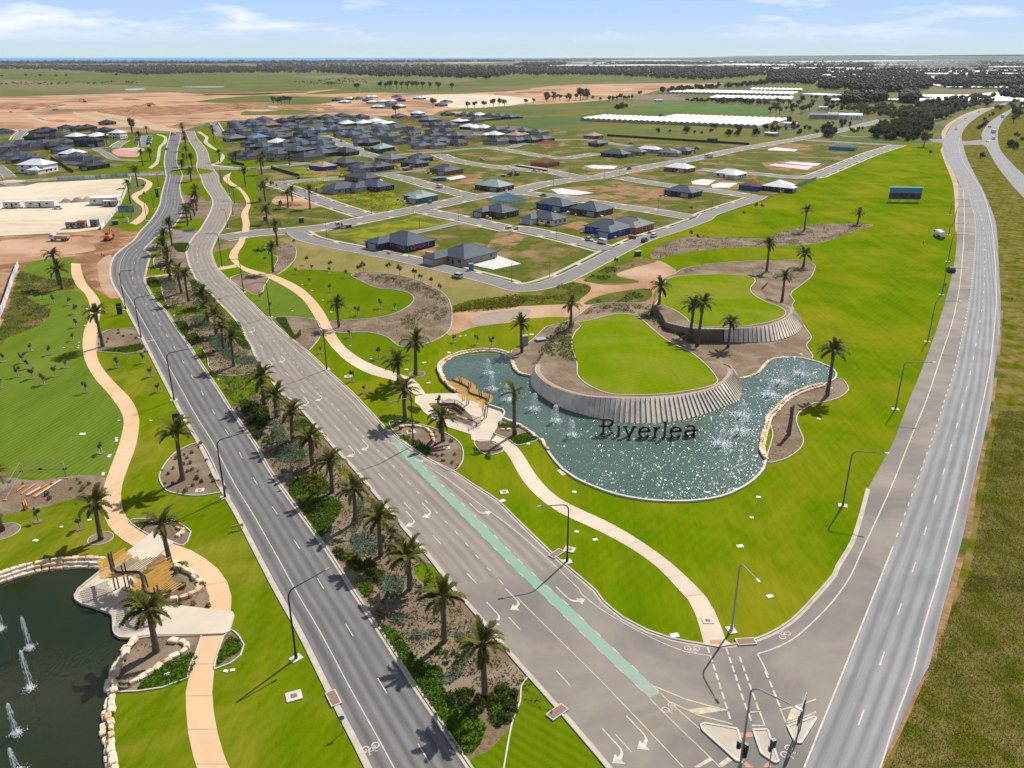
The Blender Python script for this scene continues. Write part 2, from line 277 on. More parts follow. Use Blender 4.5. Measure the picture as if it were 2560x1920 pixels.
M['pole_dark'] = mat('weathered_pole',(0.12,0.13,0.12),0.55)
M['white'] = mat('white_panel',(0.70,0.70,0.70),0.6, c2=(0.62,0.62,0.62), scale=0.5)
M['bark'] = mat('palm_bark',(0.135,0.105,0.078),0.95, c2=(0.085,0.065,0.048), scale=4, bump=0.06, bscale=8)
M['tree_bark'] = mat('gum_bark',(0.17,0.13,0.10),0.95, c2=(0.09,0.07,0.055), scale=3)
M['frond'] = leaf_mat('palm_frond',(0.052,0.058,0.008),(0.115,0.110,0.018))
M['frond_dead'] = leaf_mat('dry_frond',(0.16,0.10,0.04),(0.22,0.14,0.06))
M['leaf_gum'] = leaf_mat('gum_foliage',(0.095,0.098,0.060),(0.145,0.140,0.085),0.12)
M['leaf_dark'] = leaf_mat('dark_foliage',(0.055,0.066,0.034),(0.090,0.098,0.050),0.12)
M['leaf_olive'] = leaf_mat('olive_foliage',(0.11,0.105,0.045),(0.155,0.135,0.060),0.12)
M['leaf_green'] = leaf_mat('bright_foliage',(0.05,0.095,0.014),(0.09,0.14,0.02),0.5)
M['leaf_yellow'] = leaf_mat('mustard_flower',(0.11,0.12,0.010),(0.22,0.20,0.012),0.5)
M['leaf_blue'] = leaf_mat('saltbush_foliage',(0.095,0.125,0.078),(0.15,0.175,0.115),0.8)
M['leaf_ground'] = leaf_mat('groundcover_foliage',(0.050,0.100,0.004),(0.085,0.140,0.006),0.5)
M['leaf_sedge'] = leaf_mat('sedge_foliage',(0.065,0.085,0.018),(0.115,0.125,0.03),0.5)
M['glass'] = mat('window_glass',(0.02,0.03,0.04),0.08, spec=0.8)
M['tyre'] = mat('tyre_rubber',(0.015,0.015,0.015),0.9)
M['orange'] = mat('orange_plastic',(0.65,0.17,0.03),0.6)
M['yellow'] = mat('yellow_panel',(0.55,0.38,0.03),0.6)
M['teal'] = mat('teal_box',(0.05,0.20,0.17),0.5)
M['blue_sign'] = mat('blue_sign',(0.08,0.17,0.36),0.5)
M['green_sign'] = mat('green_sign',(0.015,0.12,0.09),0.4)
M['ibc'] = mat('green_cabinet',(0.05,0.075,0.065),0.6)
M['poly'] = mat('greenhouse_film',(0.74,0.74,0.73),0.55, c2=(0.64,0.64,0.63), scale=0.08)
M['poly_dim'] = mat('greenhouse_end',(0.40,0.32,0.22),0.7, c2=(0.28,0.24,0.18), scale=0.2)
M['cover_green'] = mat('groundcover_mat',(0.040,0.085,0.003),0.95, c2=(0.075,0.128,0.006), scale=1.2, bump=.25, bscale=3, spec=0)
M['cover_blue'] = mat('saltbush_mat',(0.07,0.092,0.058),0.95, c2=(0.11,0.135,0.088), scale=1.5, bump=.3, bscale=3, spec=0)
ROOF = {'s': metal_roof('slate_metal_roof',(0.060,0.076,0.100)),'d': metal_roof('charcoal_tile_roof',(0.030,0.036,0.046)),'g': metal_roof('grey_metal_roof',(0.13,0.135,0.14)),
  'W': metal_roof('white_metal_roof',(0.62,0.63,0.64)),'B': metal_roof('blue_metal_roof',(0.09,0.16,0.27)),'G': metal_roof('pale_green_metal_roof',(0.22,0.29,0.29)),
  'T': mat('bare_batten_roof',(0.36,0.25,0.16),0.9, c2=(0.26,0.19,0.13), scale=2.0),'b': metal_roof('brown_tile_roof',(0.17,0.125,0.10))}
WALL = {'beige': mat('beige_brick',(0.34,0.28,0.22),0.9, c2=(0.29,0.23,0.18), scale=2),'dark': mat('dark_wall',(0.045,0.045,0.05),0.8),'orange': mat('orange_brick',(0.38,0.12,0.055),0.9, c2=(0.28,0.09,0.045), scale=2),
  'blue': mat('blue_house_wrap',(0.03,0.085,0.36),0.5, c2=(0.02,0.06,0.26), scale=0.8),'lightblue': mat('pale_blue_wrap',(0.05,0.22,0.42),0.5, c2=(0.04,0.18,0.36), scale=0.8),'white': mat('white_render',(0.62,0.60,0.56),0.8),'grey': mat('grey_render',(0.30,0.29,0.28),0.85),
  'brown': mat('brown_brick',(0.12,0.075,0.055),0.9),'teal': mat('teal_wrap',(0.06,0.15,0.17),0.6),'purple': mat('purple_wrap',(0.30,0.04,0.32),0.5)}
GARAGE = mat('garage_door_panel',(0.36,0.35,0.33),0.6)
def spray_mat():
 m, nt, b = new_mat('water_spray');L = nt.links.new
 b.inputs['Base Color'].default_value = (0.85,0.88,0.9,1);b.inputs['Roughness'].default_value = 0.6
 tr = N(nt, 'ShaderNodeBsdfTransparent');ms = N(nt, 'ShaderNodeMixShader', inp={0: 0.8});out = [x for x in nt.nodes if x.type == 'OUTPUT_MATERIAL'][0]
 L(tr.outputs[0], ms.inputs[1]);L(b.outputs[0], ms.inputs[2]);L(ms.outputs[0], out.inputs[0]);return m
M['spray'] = spray_mat();M['walk'] = mat('pink_gravel_walk',(.36,.255,.19),.95, c2=(.29,.205,.155), scale=1.5);M['slab'] = mat('fresh_slab',(.52,.51,.49),.85, c2=(.42,.41,.39), scale=.35, c3=(.36,.33,.29), scale3=.15, c3r=(.55,.7))
# ------------------------------------------------------------------ object helpers
def link(name, me, m, parent=None, loc=None):
 o = bpy.data.objects.new(name, me);COL.objects.link(o)
 if m is not None and not me.materials:
  for x in (m if isinstance(m, (list, tuple)) else [m]): me.materials.append(x)
 if parent is not None: o.parent = parent
 if loc is not None: o.location = loc
 return o
def mesh(name, v, f, m=None, parent=None, smooth=False, mi=None, loc=None):
 me = bpy.data.meshes.new(name);me.from_pydata([tuple(map(float, p)) for p in v], [], [tuple(map(int, q)) for q in f])
 if mi is not None: me.polygons.foreach_set('material_index', mi)
 if smooth: me.polygons.foreach_set('use_smooth', [True]*len(me.polygons))
 me.update()
 return link(name, me, m, parent, loc)
def fast_mesh(name, v, tris):
 """numpy mesh: v (n,3), tris (m,3)"""
 me = bpy.data.meshes.new(name);me.vertices.add(len(v));me.vertices.foreach_set('co', np.asarray(v, np.float32).ravel())
 k = len(tris);me.loops.add(k*3);me.loops.foreach_set('vertex_index', np.asarray(tris, np.int32).ravel())
 me.polygons.add(k);me.polygons.foreach_set('loop_start', np.arange(k, dtype=np.int32)*3);me.polygons.foreach_set('loop_total', np.full(k, 3, np.int32))
 me.update(calc_edges=True);me.validate();return me
def structure(o, label=None):
 o['kind'] = 'structure'
 if label: o['label'] = label
 return o
def stuff(o, label=None, cat=None):
 o['kind'] = 'stuff'
 if label: o['label'] = label
 if cat: o['category'] = cat
 return o
def tag(o, label, cat, group=None):
 o['label'] = label;o['category'] = cat
 if group: o['group'] = group
 return o
def thing(name, label, cat, loc=(0,0,0), rz=0.0, group=None):
 o = bpy.data.objects.new(name, None);o.empty_display_size = 0.3;COL.objects.link(o);o.location = loc;o.rotation_euler = (0,0, rz)
 return tag(o, label, cat, group)
def copy_tree(o, parent=None):
 c = o.copy();COL.objects.link(c)
 if parent is not None: c.parent = parent
 for ch in list(o.children): copy_tree(ch, c)
 return c
ORD = 'first second third fourth fifth sixth seventh eighth ninth tenth eleventh twelfth thirteenth fourteenth fifteenth sixteenth seventeenth eighteenth nineteenth twentieth'.split()
def nth(i):
 if i < 20: return ORD[i]
 t = ['twenty','thirty','forty','fifty','sixty','seventy','eighty'][(i+1) // 10 - 2];u = (i+1) % 10
 return (t[:-1]+'ieth') if u == 0 else t+'-'+ORD[u - 1]
USED = set()
def free_z(z):
 """next unused level, so no two sheets lie in one plane"""
 k = round(z*1e4)
 while k in USED: k += 1
 USED.add(k);return k/1e4
def sheet(name, poly, z, m, kind='structure', parent=None, zf=None, skirt=0.0):
 z = free_z(z) if zf is None else z;n = len(poly);v = [(p[0], p[1], (zf(p[0], p[1]) if zf else z)) for p in poly]
 f = [tuple(range(n))]
 if skirt:
  v += [(p[0], p[1], p[2] - skirt) for p in v[:n]]
  f += [(i, (i+1) % n, n+(i+1) % n, n+i) for i in range(n)]
 o = mesh(name, v, f, m, parent)
 bm = bmesh.new();bm.from_mesh(o.data);bmesh.ops.recalc_face_normals(bm, faces=bm.faces)
 up = [x for x in bm.faces if len(x.verts) == n]
 if up and up[0].normal.z < 0: bmesh.ops.reverse_faces(bm, faces=bm.faces)
 bmesh.ops.triangulate(bm, faces=[x for x in bm.faces if len(x.verts) > 4]);bm.to_mesh(o.data);bm.free()
 if kind and parent is None: o['kind'] = kind
 return o
def band(name, L, R, z, m, n=None, parent=None, step=3.0):
 """surface between two edge lines with UV in metres"""
 z = free_z(z);n = n or max(2, int(max(length(L), length(R))/step))
 a = resample(L, n);b = resample(R, n);v = [];f = [];uv = []
 ds = np.r_[0, np.cumsum(np.linalg.norm(np.diff((a+b)/2, axis=0), axis=1))]
 for i in range(n):
  v += [(a[i][0], a[i][1], z),(b[i][0], b[i][1], z)]
 for i in range(n - 1): f.append((2*i, 2*i+1,2*i+3,2*i+2))
 o = mesh(name, v, f, m, parent)
 me = o.data;u = me.uv_layers.new(name='UVMap');wv = np.linalg.norm(a - b, axis=1)
 co = [(0 if k % 2 == 0 else wv[k // 2], ds[k // 2]) for k in range(2*n)]
 for lp in me.loops: u.data[lp.index].uv = co[lp.vertex_index]
 if me.polygons[0].normal.z < 0: me.flip_normals()
 if parent is None: o['kind'] = 'structure'
 return o
def kerb(name, line, width, z0, z1, m, parent=None, side=0.0, closed=False, kind='structure'):
 """box section swept along a line"""
 a = np.array([p[:2] for p in line], float)
 if closed:
  ex = np.vstack([a[-1:], a, a[:1]]);l = offset(ex, width/2+side)[1:-1];r = offset(ex, -width/2+side)[1:-1]
 else: l = offset(a, width/2+side);r = offset(a, -width/2+side)
 n = len(a);v = [];f = []
 for i in range(n):
  v += [(l[i][0], l[i][1], z0),(l[i][0], l[i][1], z1),(r[i][0], r[i][1], z1),(r[i][0], r[i][1], z0)]
 for i in range(n if closed else n - 1):
  j = (i+1) % n
  for k in range(3): f.append((4*i+k, 4*j+k, 4*j+k+1,4*i+k+1))
 if not closed: f += [(0,1,2,3),(4*n - 1,4*n - 2,4*n - 3,4*n - 4)]
 o = mesh(name, v, f, m, parent)
 bm = bmesh.new();bm.from_mesh(o.data);bmesh.ops.recalc_face_normals(bm, faces=bm.faces)
 tops = [x for x in bm.faces if abs(x.normal.z) > 0.9]
 if tops and sum(x.normal.z for x in tops) < 0: bmesh.ops.reverse_faces(bm, faces=bm.faces)
 bm.to_mesh(o.data);bm.free()
 if kind and parent is None: o['kind'] = kind
 return o
class MB:
 """mesh builder collecting boxes, tubes and prisms into one mesh"""
 def __init__(s): s.v = [];s.f = [];s.mi = []
 def add(s, v, f, mi=0):
  k = len(s.v);s.v += [tuple(p) for p in v];s.f += [tuple(i+k for i in q) for q in f];s.mi += [mi]*len(f);return s
 def box(s, c, sz, rz=0.0, mi=0, taper=1.0):
  x, y, z = sz[0]/2, sz[1]/2, sz[2]/2;cs, sn = math.cos(rz), math.sin(rz);v = []
  for k in (-1,1):
   t = taper if k > 0 else 1
   for i, j in ((-1,-1),(1,-1),(1,1),(-1,1)):
    a, b = i*x*t, j*y*t;v.append((c[0]+a*cs - b*sn, c[1]+a*sn+b*cs, c[2]+k*z))
  return s.add(v, [(3,2,1,0),(4,5,6,7),(0,1,5,4),(1,2,6,5),(2,3,7,6),(3,0,4,7)], mi)
 def tube(s, pts, r, n=8, mi=0, cap=True):
  pts = [Vector(p) for p in pts];rs = r if isinstance(r, (list, tuple)) else [r]*len(pts);v = [];f = []
  up = Vector((0,0,1));prev = None
  for i, p in enumerate(pts):
   t = (pts[min(i+1, len(pts) - 1)] - pts[max(i - 1,0)]).normalized()
   if prev is None:
    a = t.cross(up)
    if a.length < 1e-3: a = t.cross(Vector((1,0,0)))
   else: a = prev - t*prev.dot(t)
   a.normalize();prev = a;b = t.cross(a)
   for k in range(n):
    q = 2*math.pi*k/n;v.append(p+(a*math.cos(q)+b*math.sin(q))*rs[i])
  for i in range(len(pts) - 1):
   for k in range(n): f.append((i*n+k, i*n+(k+1) % n, (i+1)*n+(k+1) % n, (i+1)*n+k))
  if cap: f += [tuple(range(n))[::-1], tuple((len(pts) - 1)*n+k for k in range(n))]
  return s.add(v, f, mi)
 def bar(s, a, b, w, h, mi=0):
  a, b = Vector(a), Vector(b);t = (b - a).normalized();up = Vector((0,0,1));x = t.cross(up)
  if x.length < 1e-3: x = Vector((0,1,0))
  x.normalize();y = x.cross(t).normalized();v = []
  for p in (a, b):
   for i, j in ((-1,-1),(1,-1),(1,1),(-1,1)): v.append(p+x*i*w/2+y*j*h/2)
  return s.add(v, [(3,2,1,0),(4,5,6,7),(0,1,5,4),(1,2,6,5),(2,3,7,6),(3,0,4,7)], mi)
 def prism(s, poly, z0, z1, mi=0):
  n = len(poly);v = [(p[0], p[1], z0) for p in poly]+[(p[0], p[1], z1) for p in poly]
  return s.add(v, [tuple(range(n))[::-1], tuple(range(n, 2*n))]+[(i, (i+1) % n, n+(i+1) % n, n+i) for i in range(n)], mi)
 def extrude_y(s, prof, y0, y1, mi=0):
  """profile in x,z extruded along y"""
  n = len(prof);v = [(p[0], y0, p[1]) for p in prof]+[(p[0], y1, p[1]) for p in prof]
  return s.add(v, [tuple(range(n)), tuple(range(n, 2*n))[::-1]]+[((i+1) % n, i, n+i, n+(i+1) % n) for i in range(n)], mi)
 def mesh(s, name):
  me = bpy.data.meshes.new(name);me.from_pydata([tuple(map(float, p)) for p in s.v], [], s.f)
  if any(s.mi): me.polygons.foreach_set('material_index', s.mi)
  bm = bmesh.new();bm.from_mesh(me);bmesh.ops.recalc_face_normals(bm, faces=bm.faces);bm.to_mesh(me);bm.free();return me
 def build(s, name, m, parent=None, loc=None): return link(name, s.mesh(name), m, parent, loc)
def leaves(centres, sizes, aspect=0.5, flat=0.0, rng=RNG):
 """random leaf triangles-pairs (quads as two tris) at centres;returns v, tris"""
 c = np.asarray(centres, float);n = len(c);s = np.asarray(sizes, float).reshape(-1,1)*np.ones((n, 1))
 a = rng.normal(size=(n, 3));a[:, 2] *= (1 - flat);a /= np.linalg.norm(a, axis=1, keepdims=True)
 b = rng.normal(size=(n, 3));b[:, 2] *= (1 - flat);b -= a*(a*b).sum(1, keepdims=True);b /= np.linalg.norm(b, axis=1, keepdims=True)+1e-9
 v = np.empty((n, 4,3));v[:, 0] = c - a*s;v[:, 1] = c+b*s*aspect;v[:, 2] = c+a*s;v[:, 3] = c - b*s*aspect
 i = np.arange(n)[:, None]*4
 t = np.concatenate([i+np.array([[0,1,2]]), i+np.array([[0,2,3]])], 0)
 return v.reshape(-1,3), t
HAZE = 1.8e-5
# ================================================================== LAND
def rect(x0, y0, x1, y1): return [(x0, y0),(x1, y0),(x1, y1),(x0, y1)]
gx = [-60000,-30000,-15000,-8000,-5000,-3000,-2000,-1500,-1100,-800,-600,-400,-250,-120,0,120,250,400,600,800,1100,1500,2000,3000,5000,8000,15000,30000,60000];gy = [-380,-200,-80,0,60,120,180,250,330,420,520,640,800,1000,1300,1700,2300,3200,4500,6500,9000,13000,20000,33000,59950]
structure(mesh('ground', [(x, y, -0.03) for y in gy for x in gx], [(j*len(gx)+i, j*len(gx)+i+1,(j+1)*len(gx)+i+1,(j+1)*len(gx)+i) for j in range(len(gy) - 1) for i in range(len(gx) - 1)], M['ground']),'broad coastal plain')
# ---- sea beyond the coast
sea = P('A0',(-900,196),(0,193),(700,190),(2212,184))+P('A1',(900,178),(2212,174))+P('A2',(380,160),(390,154))
sheet('sea', [(-60000, sea[0][1])]+sea+[(sea[-1][0]*3.2,59900),(-60000,59900)], 0.6, M['sea'])
def patch(name, m, tag_, *pts, z=0.02, smooth=True, label=None):
 q = []
 cur = tag_
 for p in pts:
  if isinstance(p, str): cur = p
  else: q.append(gp(cur, *p))
 if smooth: q = spline(q, True, max(1.0, length(q)/160))
 return structure(sheet(name, q, z, M[m] if isinstance(m, str) else m), label), q
def PX(tag_, *pts):
 q = [];cur = tag_
 for p in pts:
  if isinstance(p, str): cur = p
  else: q.append(gp(cur, *p))
 return q
# ---- far country
patch('field','farfield','A2',(700,215),(1300,200),(2212,190),'A3',(2212,160),(2212,130),(0,140),'A2',(1500,150),(500,165), z=0.30)
patch('field','pasture','A2',(0,395),(600,380),(1150,340),(2212,345),(2212,320),(900,318),(0,310),'A1',(1200,400),(0,300),'A0',(0,275),(0,330),(2212,440),'A1',(900,470), z=0.10, label='green paddocks in front of the far woodland')
patch('bare_earth','dirt_far','A0',(-600,500),(0,492),(800,470),(1400,450),(1800,470),(2212,478),'A1',(600,430),(740,425),(430,470),(1100,455),(1500,470),(2212,440),'A2',(300,400),(600,385),(1700,370),(1800,385),(1300,430),(1100,480),(700,530),(0,570),'A1',(1650,605),(1450,660),(800,650),(300,690),'A0',(1900,700),(1500,800),(1000,800),(600,760),(0,800),(-600,850), z=0.12)
patch('scrub_strip','pasture','A0',(1700,530),(2212,480),'A1',(420,490),(760,500),(460,560),'A0',(1900,545), z=0.16)
patch('scrub_strip','pasture','A1',(0,610),(300,600),(600,625),(520,640),(0,650),'A0',(2090,650),(2100,620), z=0.16)
patch('scrub_strip','pasture','A0',(840,620),(1000,590),(1150,610),(1000,635), z=0.16)
patch('turned_earth','dirt_dark','A0',(820,600),(1100,580),(1500,570),(2212,540),'A1',(300,560),(700,600),(640,610),(0,605),'A0',(1500,650),(1100,660), z=0.18)
patch('turned_earth','dirt_dark','A0',(-300,590),(0,560),(260,545),(560,555),(420,590),(150,600), z=0.18)
patch('earth_berm','dirt_dark','A0',(1800,470),(2212,458),'A1',(0,458),(410,445),(410,455),(0,468),'A0',(1800,477), z=1.5)
patch('haul_track','pale_dirt','A0',(630,620),(760,650),(1100,710),(1500,765),(1560,795),(1450,790),(1000,735),(700,670), z=0.2)
patch('haul_track','pale_dirt','A0',(770,625),(1100,670),(1400,740),(1500,770),(1430,760),(1050,690), z=0.22)
patch('haul_track','pale_dirt','A0',(310,590),(560,555),(460,565),(340,595), z=0.2)
patch('haul_track','pale_dirt','A0',(200,640),(260,635),(330,680),(480,720),(400,725),(250,670), z=0.2)
patch('shallow_water','puddle','A0',(1080,425),(1200,418),(1260,428),(1120,438), z=0.3)
patch('shallow_water','puddle','A0',(1580,404),(1900,402),(1910,410),(1650,410), z=0.3)
patch('building_pad','gravel','A1',(1450,480),(1900,470),(2212,490),'A2',(200,520),(0,565),'A1',(1900,590),(1650,580), z=0.2)
patch('field','pasture','A1',(1700,612),(2212,575),'A2',(400,545),(700,530),(900,545),(1100,570),(1700,610),(2212,640),(2212,780),'A3',(0,870),'A2',(2060,900),(820,830),(600,790),(0,740),'A1',(1900,700), z=0.06, label='open paddock behind the last row of houses')
patch('crop_field','crop','A2',(1050,595),(1300,555),(2212,575),(2212,605),(2180,635),(1500,620), z=0.14)
patch('crop_field','pasture','A2',(700,630),(900,605),(1500,625),(2180,640),(2212,690),(1600,675),(1200,660), z=0.10)
patch('ploughed_field','mulch','A2',(1130,475),(1500,470),(1400,490),(1700,520),(1200,520),(950,500), z=0.14)
patch('field','pasture','A3',(0,440),(440,370),(720,470),(400,500),(100,430), z=0.12)
patch('field','pasture','A3',(0,650),(300,660),(420,690),(0,700), z=0.12)
patch('field','pasture','A3',(1080,720),(1500,740),(1530,840),(1150,900),(300,850),(0,880),(0,820), z=0.05)
rd = random.Random(21)
for k in range(46):
 tg, x, y = rd.choice((('A0', rd.uniform(0,2100), rd.uniform(490,770)),('A0', rd.uniform(0,2100), rd.uniform(540,770)),('A1', rd.uniform(0,700), rd.uniform(560,640)),('A1', rd.uniform(800,2200), rd.uniform(450,640)),('A2', rd.uniform(0,1100), rd.uniform(400,520))))
 w_ = rd.uniform(30,150);h_ = rd.uniform(3,11);q = [(x+w_*math.cos(a)*rd.uniform(.6,1.2)+2*h_*math.sin(a), y+h_*math.sin(a)*rd.uniform(.6,1.2)) for a in np.linspace(0,6.283,9)[:-1]]
 patch('graded_patch', rd.choice(('dirt_dark','dirt_dark','lot_dirt','pale_dirt','dirt')), tg, *q, z=.19)
# ---- estate ground
patch('estate_ground','weeds','A1',(0,640),(1000,660),(2212,680),'A2',(600,790),(830,830),(2060,900),'A3',(0,870),(350,840),(1080,890),(1140,910),(600,1110),(400,1200),'A2',(2212,1360),(1640,1560),'B2',(1300,70),(850,260),(450,500),(200,570),'B1',(2212,560),(1400,340),(560,150),'B0',(1960,110),(1900,80),'A0',(1930,1630),(1975,1560),(2008,1490),(2012,1400),(1975,1330),(1910,1225),(1900,1170),(1870,1130),(1830,1040),(1800,950),(1760,890),(1720,840),(1700,800),(1800,700), z=0.03, smooth=False)
patch('estate_ground','weeds','A0',(-300,780),(0,800),(600,750),(1400,790),(1480,800),(1430,1140),(0,1240),(-300,1250), z=0.03, smooth=False)
patch('lawn','lawn_green','A0',(1560,800),(1620,800),(1700,950),(1710,1050),(1530,1080),(1530,900), z=0.045)
patch('lawn','lawn_green','A0',(1690,800),(1780,760),(1900,870),(1990,1000),(2212,1060),'A1',(250,1075),'A0',(2212,1100),(1800,1090),(1820,1010),(1740,880), z=0.045)
patch('lawn','lawn_green','A0',(1080,1000),(1130,860),(1380,800),(1470,800),(1430,950),(1420,1110),(1200,1140),(1080,1130), z=0.045)
patch('lawn','lawn_green','A0',(650,1150),(1060,1105),(1065,1145),(660,1165), z=0.05)
patch('playground_surface','red_paving','A0',(970,960),(1100,945),(1200,970),(1180,1010),(1020,1000), z=0.06)
patch('sand_area','concrete','A0',(970,950),(1150,925),(1250,945),(1200,965),(1080,950), z=0.07)
# ---- gravel compound and earthworks on the left
patch('gravel_pad','gravel','A0',(-400,1290),(220,1260),(330,1235),(1110,1195),(1090,1290),(1000,1450),(860,1630),'B0',(850,60),(0,105),(-500,120), z=0.05, smooth=False)
_, DIRT_L = patch('earthworks','dirt_dark','B0',(-500,120),(0,108),(450,95),(880,40),(1220,10),(1180,130),(1080,205),(1000,270),(962,350),(955,430),(975,510),(1050,640),(960,650),(860,580),(800,560),(700,400),(690,340),(620,300),(200,380),(160,420),(60,760),(0,900),(-500,900), z=0.055, smooth=False)
patch('earth_track','dirt','B0',(0,150),(450,130),(700,110),(830,220),(700,250),(330,290),(150,330),(0,350), z=0.06)
patch('earth_track','dirt','B0',(850,330),(960,270),(945,430),(970,520),(1030,635),(960,640),(880,560),(850,430), z=0.06)
# ================================================================== MAIN ROADS
def line(*a, step=2.0): return spline(PX(*a), False, step)
LL = line('A0',(1478,785),(1470,830),(1440,940),(1425,1060),(1440,1180),(1420,1270),(1400,1350),(1390,1410),(1355,1490),(1300,1570),(1220,1655),'B0',(1165,140),(1080,205),(1005,270),(968,345),(962,430),(978,500),(1012,570),(1065,650),(1120,760),(1190,890),(1270,1040),(1400,1290),(1510,1500),(1595,1659),'C0',(1740,380),(1930,760),(2060,980),(2212,1270),'C1',(200,1650),'D1',(400,480),(660,1000),(880,1420),(1000,1659),(1200,2050))
LR = line('A0',(1568,785),(1560,850),(1535,950),(1528,1060),(1575,1170),(1556,1250),(1562,1330),(1590,1420),(1575,1490),(1540,1560),(1475,1640),'B0',(1380,95),(1300,165),(1250,220),(1300,262),(1283,335),(1260,430),(1252,490),(1280,552),(1330,640),(1440,765),(1500,860),(1600,1000),(1700,1150),(1800,1300),(1900,1450),(2030,1650),'C0',(2212,390),'C1',(100,575),(210,740),(370,960),(530,1180),(650,1350),(840,1650),'D1',(1000,370),(1200,680),(1360,930),(1530,1180),(1660,1370),(1850,1659),(2120,2050))
RL = line('A0',(1600,785),(1610,810),(1640,880),(1690,960),(1705,1030),(1700,1100),(1735,1185),(1760,1260),(1830,1370),(1836,1430),(1810,1500),(1760,1590),(1718,1655),'B0',(1690,90),(1645,155),(1617,205),(1610,260),(1640,370),(1700,490),(1800,590),(1880,670),(1990,780),(2080,890),(2130,1000),(2180,1080),(2212,1160),'B1',(100,1310),(250,1500),'C1',(310,0),(440,140),(560,280),(690,430),(840,590),(950,720),(1100,900),(1200,1020),(1330,1170),(1520,1390),(1720,1655),'D1',(1850,270),(2060,520),(2212,700),'D2',(380,1130),(830,1659),(1080,2000))
RR = line('A0',(1680,785),(1690,815),(1705,850),(1740,890),(1790,960),(1812,1040),(1845,1110),(1885,1175),(1895,1230),(1960,1330),(2000,1400),(1995,1490),(1960,1570),(1915,1650),'B0',(1890,90),(1850,180),(1830,230),(1840,290),(1870,370),(1940,450),(2050,550),(2130,640),(2212,720),'B1',(130,850),(450,1110),(620,1270),(830,1460),(1010,1650),'C1',(1090,220),(1240,350),(1500,520),(1700,620),(1880,740),(2080,870),(2212,1000),'C2',(320,1310),(480,1450),(720,1655),'D2',(780,220),(960,370),(1170,480),(1380,550),(1650,600),(1790,612),(1900,605),(2080,565),(2212,515),'D3',(200,395),(390,205),(570,-5),'C3',(600,1440),(720,1240),(800,1000),(860,770))
HL = line('C3',(860,770),(905,690),(960,590),(1080,370),(1200,50),'B3',(1300,1330),(1440,960),(1560,560),(1620,270),(1637,0),'A3',(1642,1240),(1600,1140),(1535,1030),(1508,930),(1520,860),(1550,800),(1610,715),(1750,640),(1960,572),(2080,530),(2212,498),(2600,440))
HR = line('D3',(700,2200),(960,1659),(1110,1370),(1260,1020),(1320,905),(1385,815),(1450,520),(1590,0),'C3',(1690,1150),(1760,800),(1860,350),(1930,0),'B3',(1960,1250),(1995,1000),(2012,750),(2000,450),(1970,0),'A3',(1915,1430),(1850,1280),(1765,1120),(1715,1010),(1690,920),(1672,850),(1685,790),(1740,720),(1850,640),(1960,588),(2100,543),(2212,515),(2600,455))
XL = line('A3',(2600,1720),(2212,1365),(2080,1220),(1960,1060),(1890,930),(1850,850),(1845,810),(1870,765),(1940,690),(2085,605),(2212,560))
XR = line('A3',(2700,1560),(2212,1165),(2110,1070),(2010,950),(1985,850),(1992,770),(2040,680),(2110,622),(2250,570))
left_road = band('road', LL, LR, 0.08, M['asphalt']);left_road['label'] = 'left carriageway of the boulevard'
k = int(np.argmin([math.hypot(p[0] - gp('D2',560,0)[0], p[1] - gp('D2',560,0)[1]) for p in RR]))
kl = int(np.argmin([math.hypot(p[0] - gp('D1',1720,120)[0], p[1] - gp('D1',1720,120)[1]) for p in RL]))
right_road = band('road', RL[:kl], RR[:k], 0.08, M['asphalt_right']);right_road['label'] = 'right carriageway of the boulevard'
hwL = line('D3',(60,2200),(312,1659),(600,950),(980,0),'C3',(1080,1270),(1110,1185),(1215,900),(1305,655),(1385,430),(1455,230),(1525,0),'B3',(1600,1300),(1680,950),(1740,650),(1775,350),(1790,0),'A3',(1745,1400),(1650,1235),(1600,1140),(1535,1030),(1508,930),(1520,860),(1550,800),(1610,715),(1750,640),(1960,572),(2080,530),(2212,498),(2600,440))
near_pt = lambda ln, q: int(np.argmin([math.hypot(p[0] - q[0], p[1] - q[1]) for p in ln]))
i1 = near_pt(hwL, gp('A3',1650,1235));i2 = near_pt(HL, gp('A3',1642,1240))
apron = sheet('road', RL[kl - 1:]+PX('D3',(40,2050))+hwL[near_pt(hwL, gp('D3',312,1659)):i1]+HL[:i2][::-1]+RR[k - 1:][::-1], 0.078, M['asphalt_slip']);apron['label'] = 'junction apron between the boulevard and the highway'
hw = band('highway', hwL, HR, 0.084, M['asphalt_hwy'], n=420);hw['label'] = 'near carriageway of the highway'
xw = band('highway', XL, XR, 0.084, M['asphalt_hwy'], n=150);xw['label'] = 'far carriageway of the highway'
structure(sheet('road', PX('A3',(1400,858),(1530,852),(1560,830),(1540,890),(1510,905),(1500,890),(1410,878)),0.075, M['street']))
structure(sheet('road', PX('A3',(1640,865),(1720,875),(1860,860),(1900,930),(1850,905),(1680,910)),0.075, M['asphalt_slip']))
ml = resample(LR, 300);mr_ = resample(RL, 300)
structure(sheet('median_bed', [tuple(p) for p in ml]+[tuple(p) for p in mr_[::-1]], 0.05, M['mulch']),'bark-mulched median between the two carriageways')
structure(sheet('lawn', [p for p in LL if p[1] < gp('B0',0,300)[1]]+PX('D0',(2600,2050),(-600,2050))+PX('D0',(-600,0))+PX('B0',(-600,900),(0,900),(60,760),(160,420),(200,380),(620,300),(690,335),(790,560),(860,580),(960,650),(1055,645)),0.03, M['lawn_left']),'lakeside lawn beside the left carriageway')
kk = near_pt(RR, gp('B0',1852,176));rp = RR[kk:]
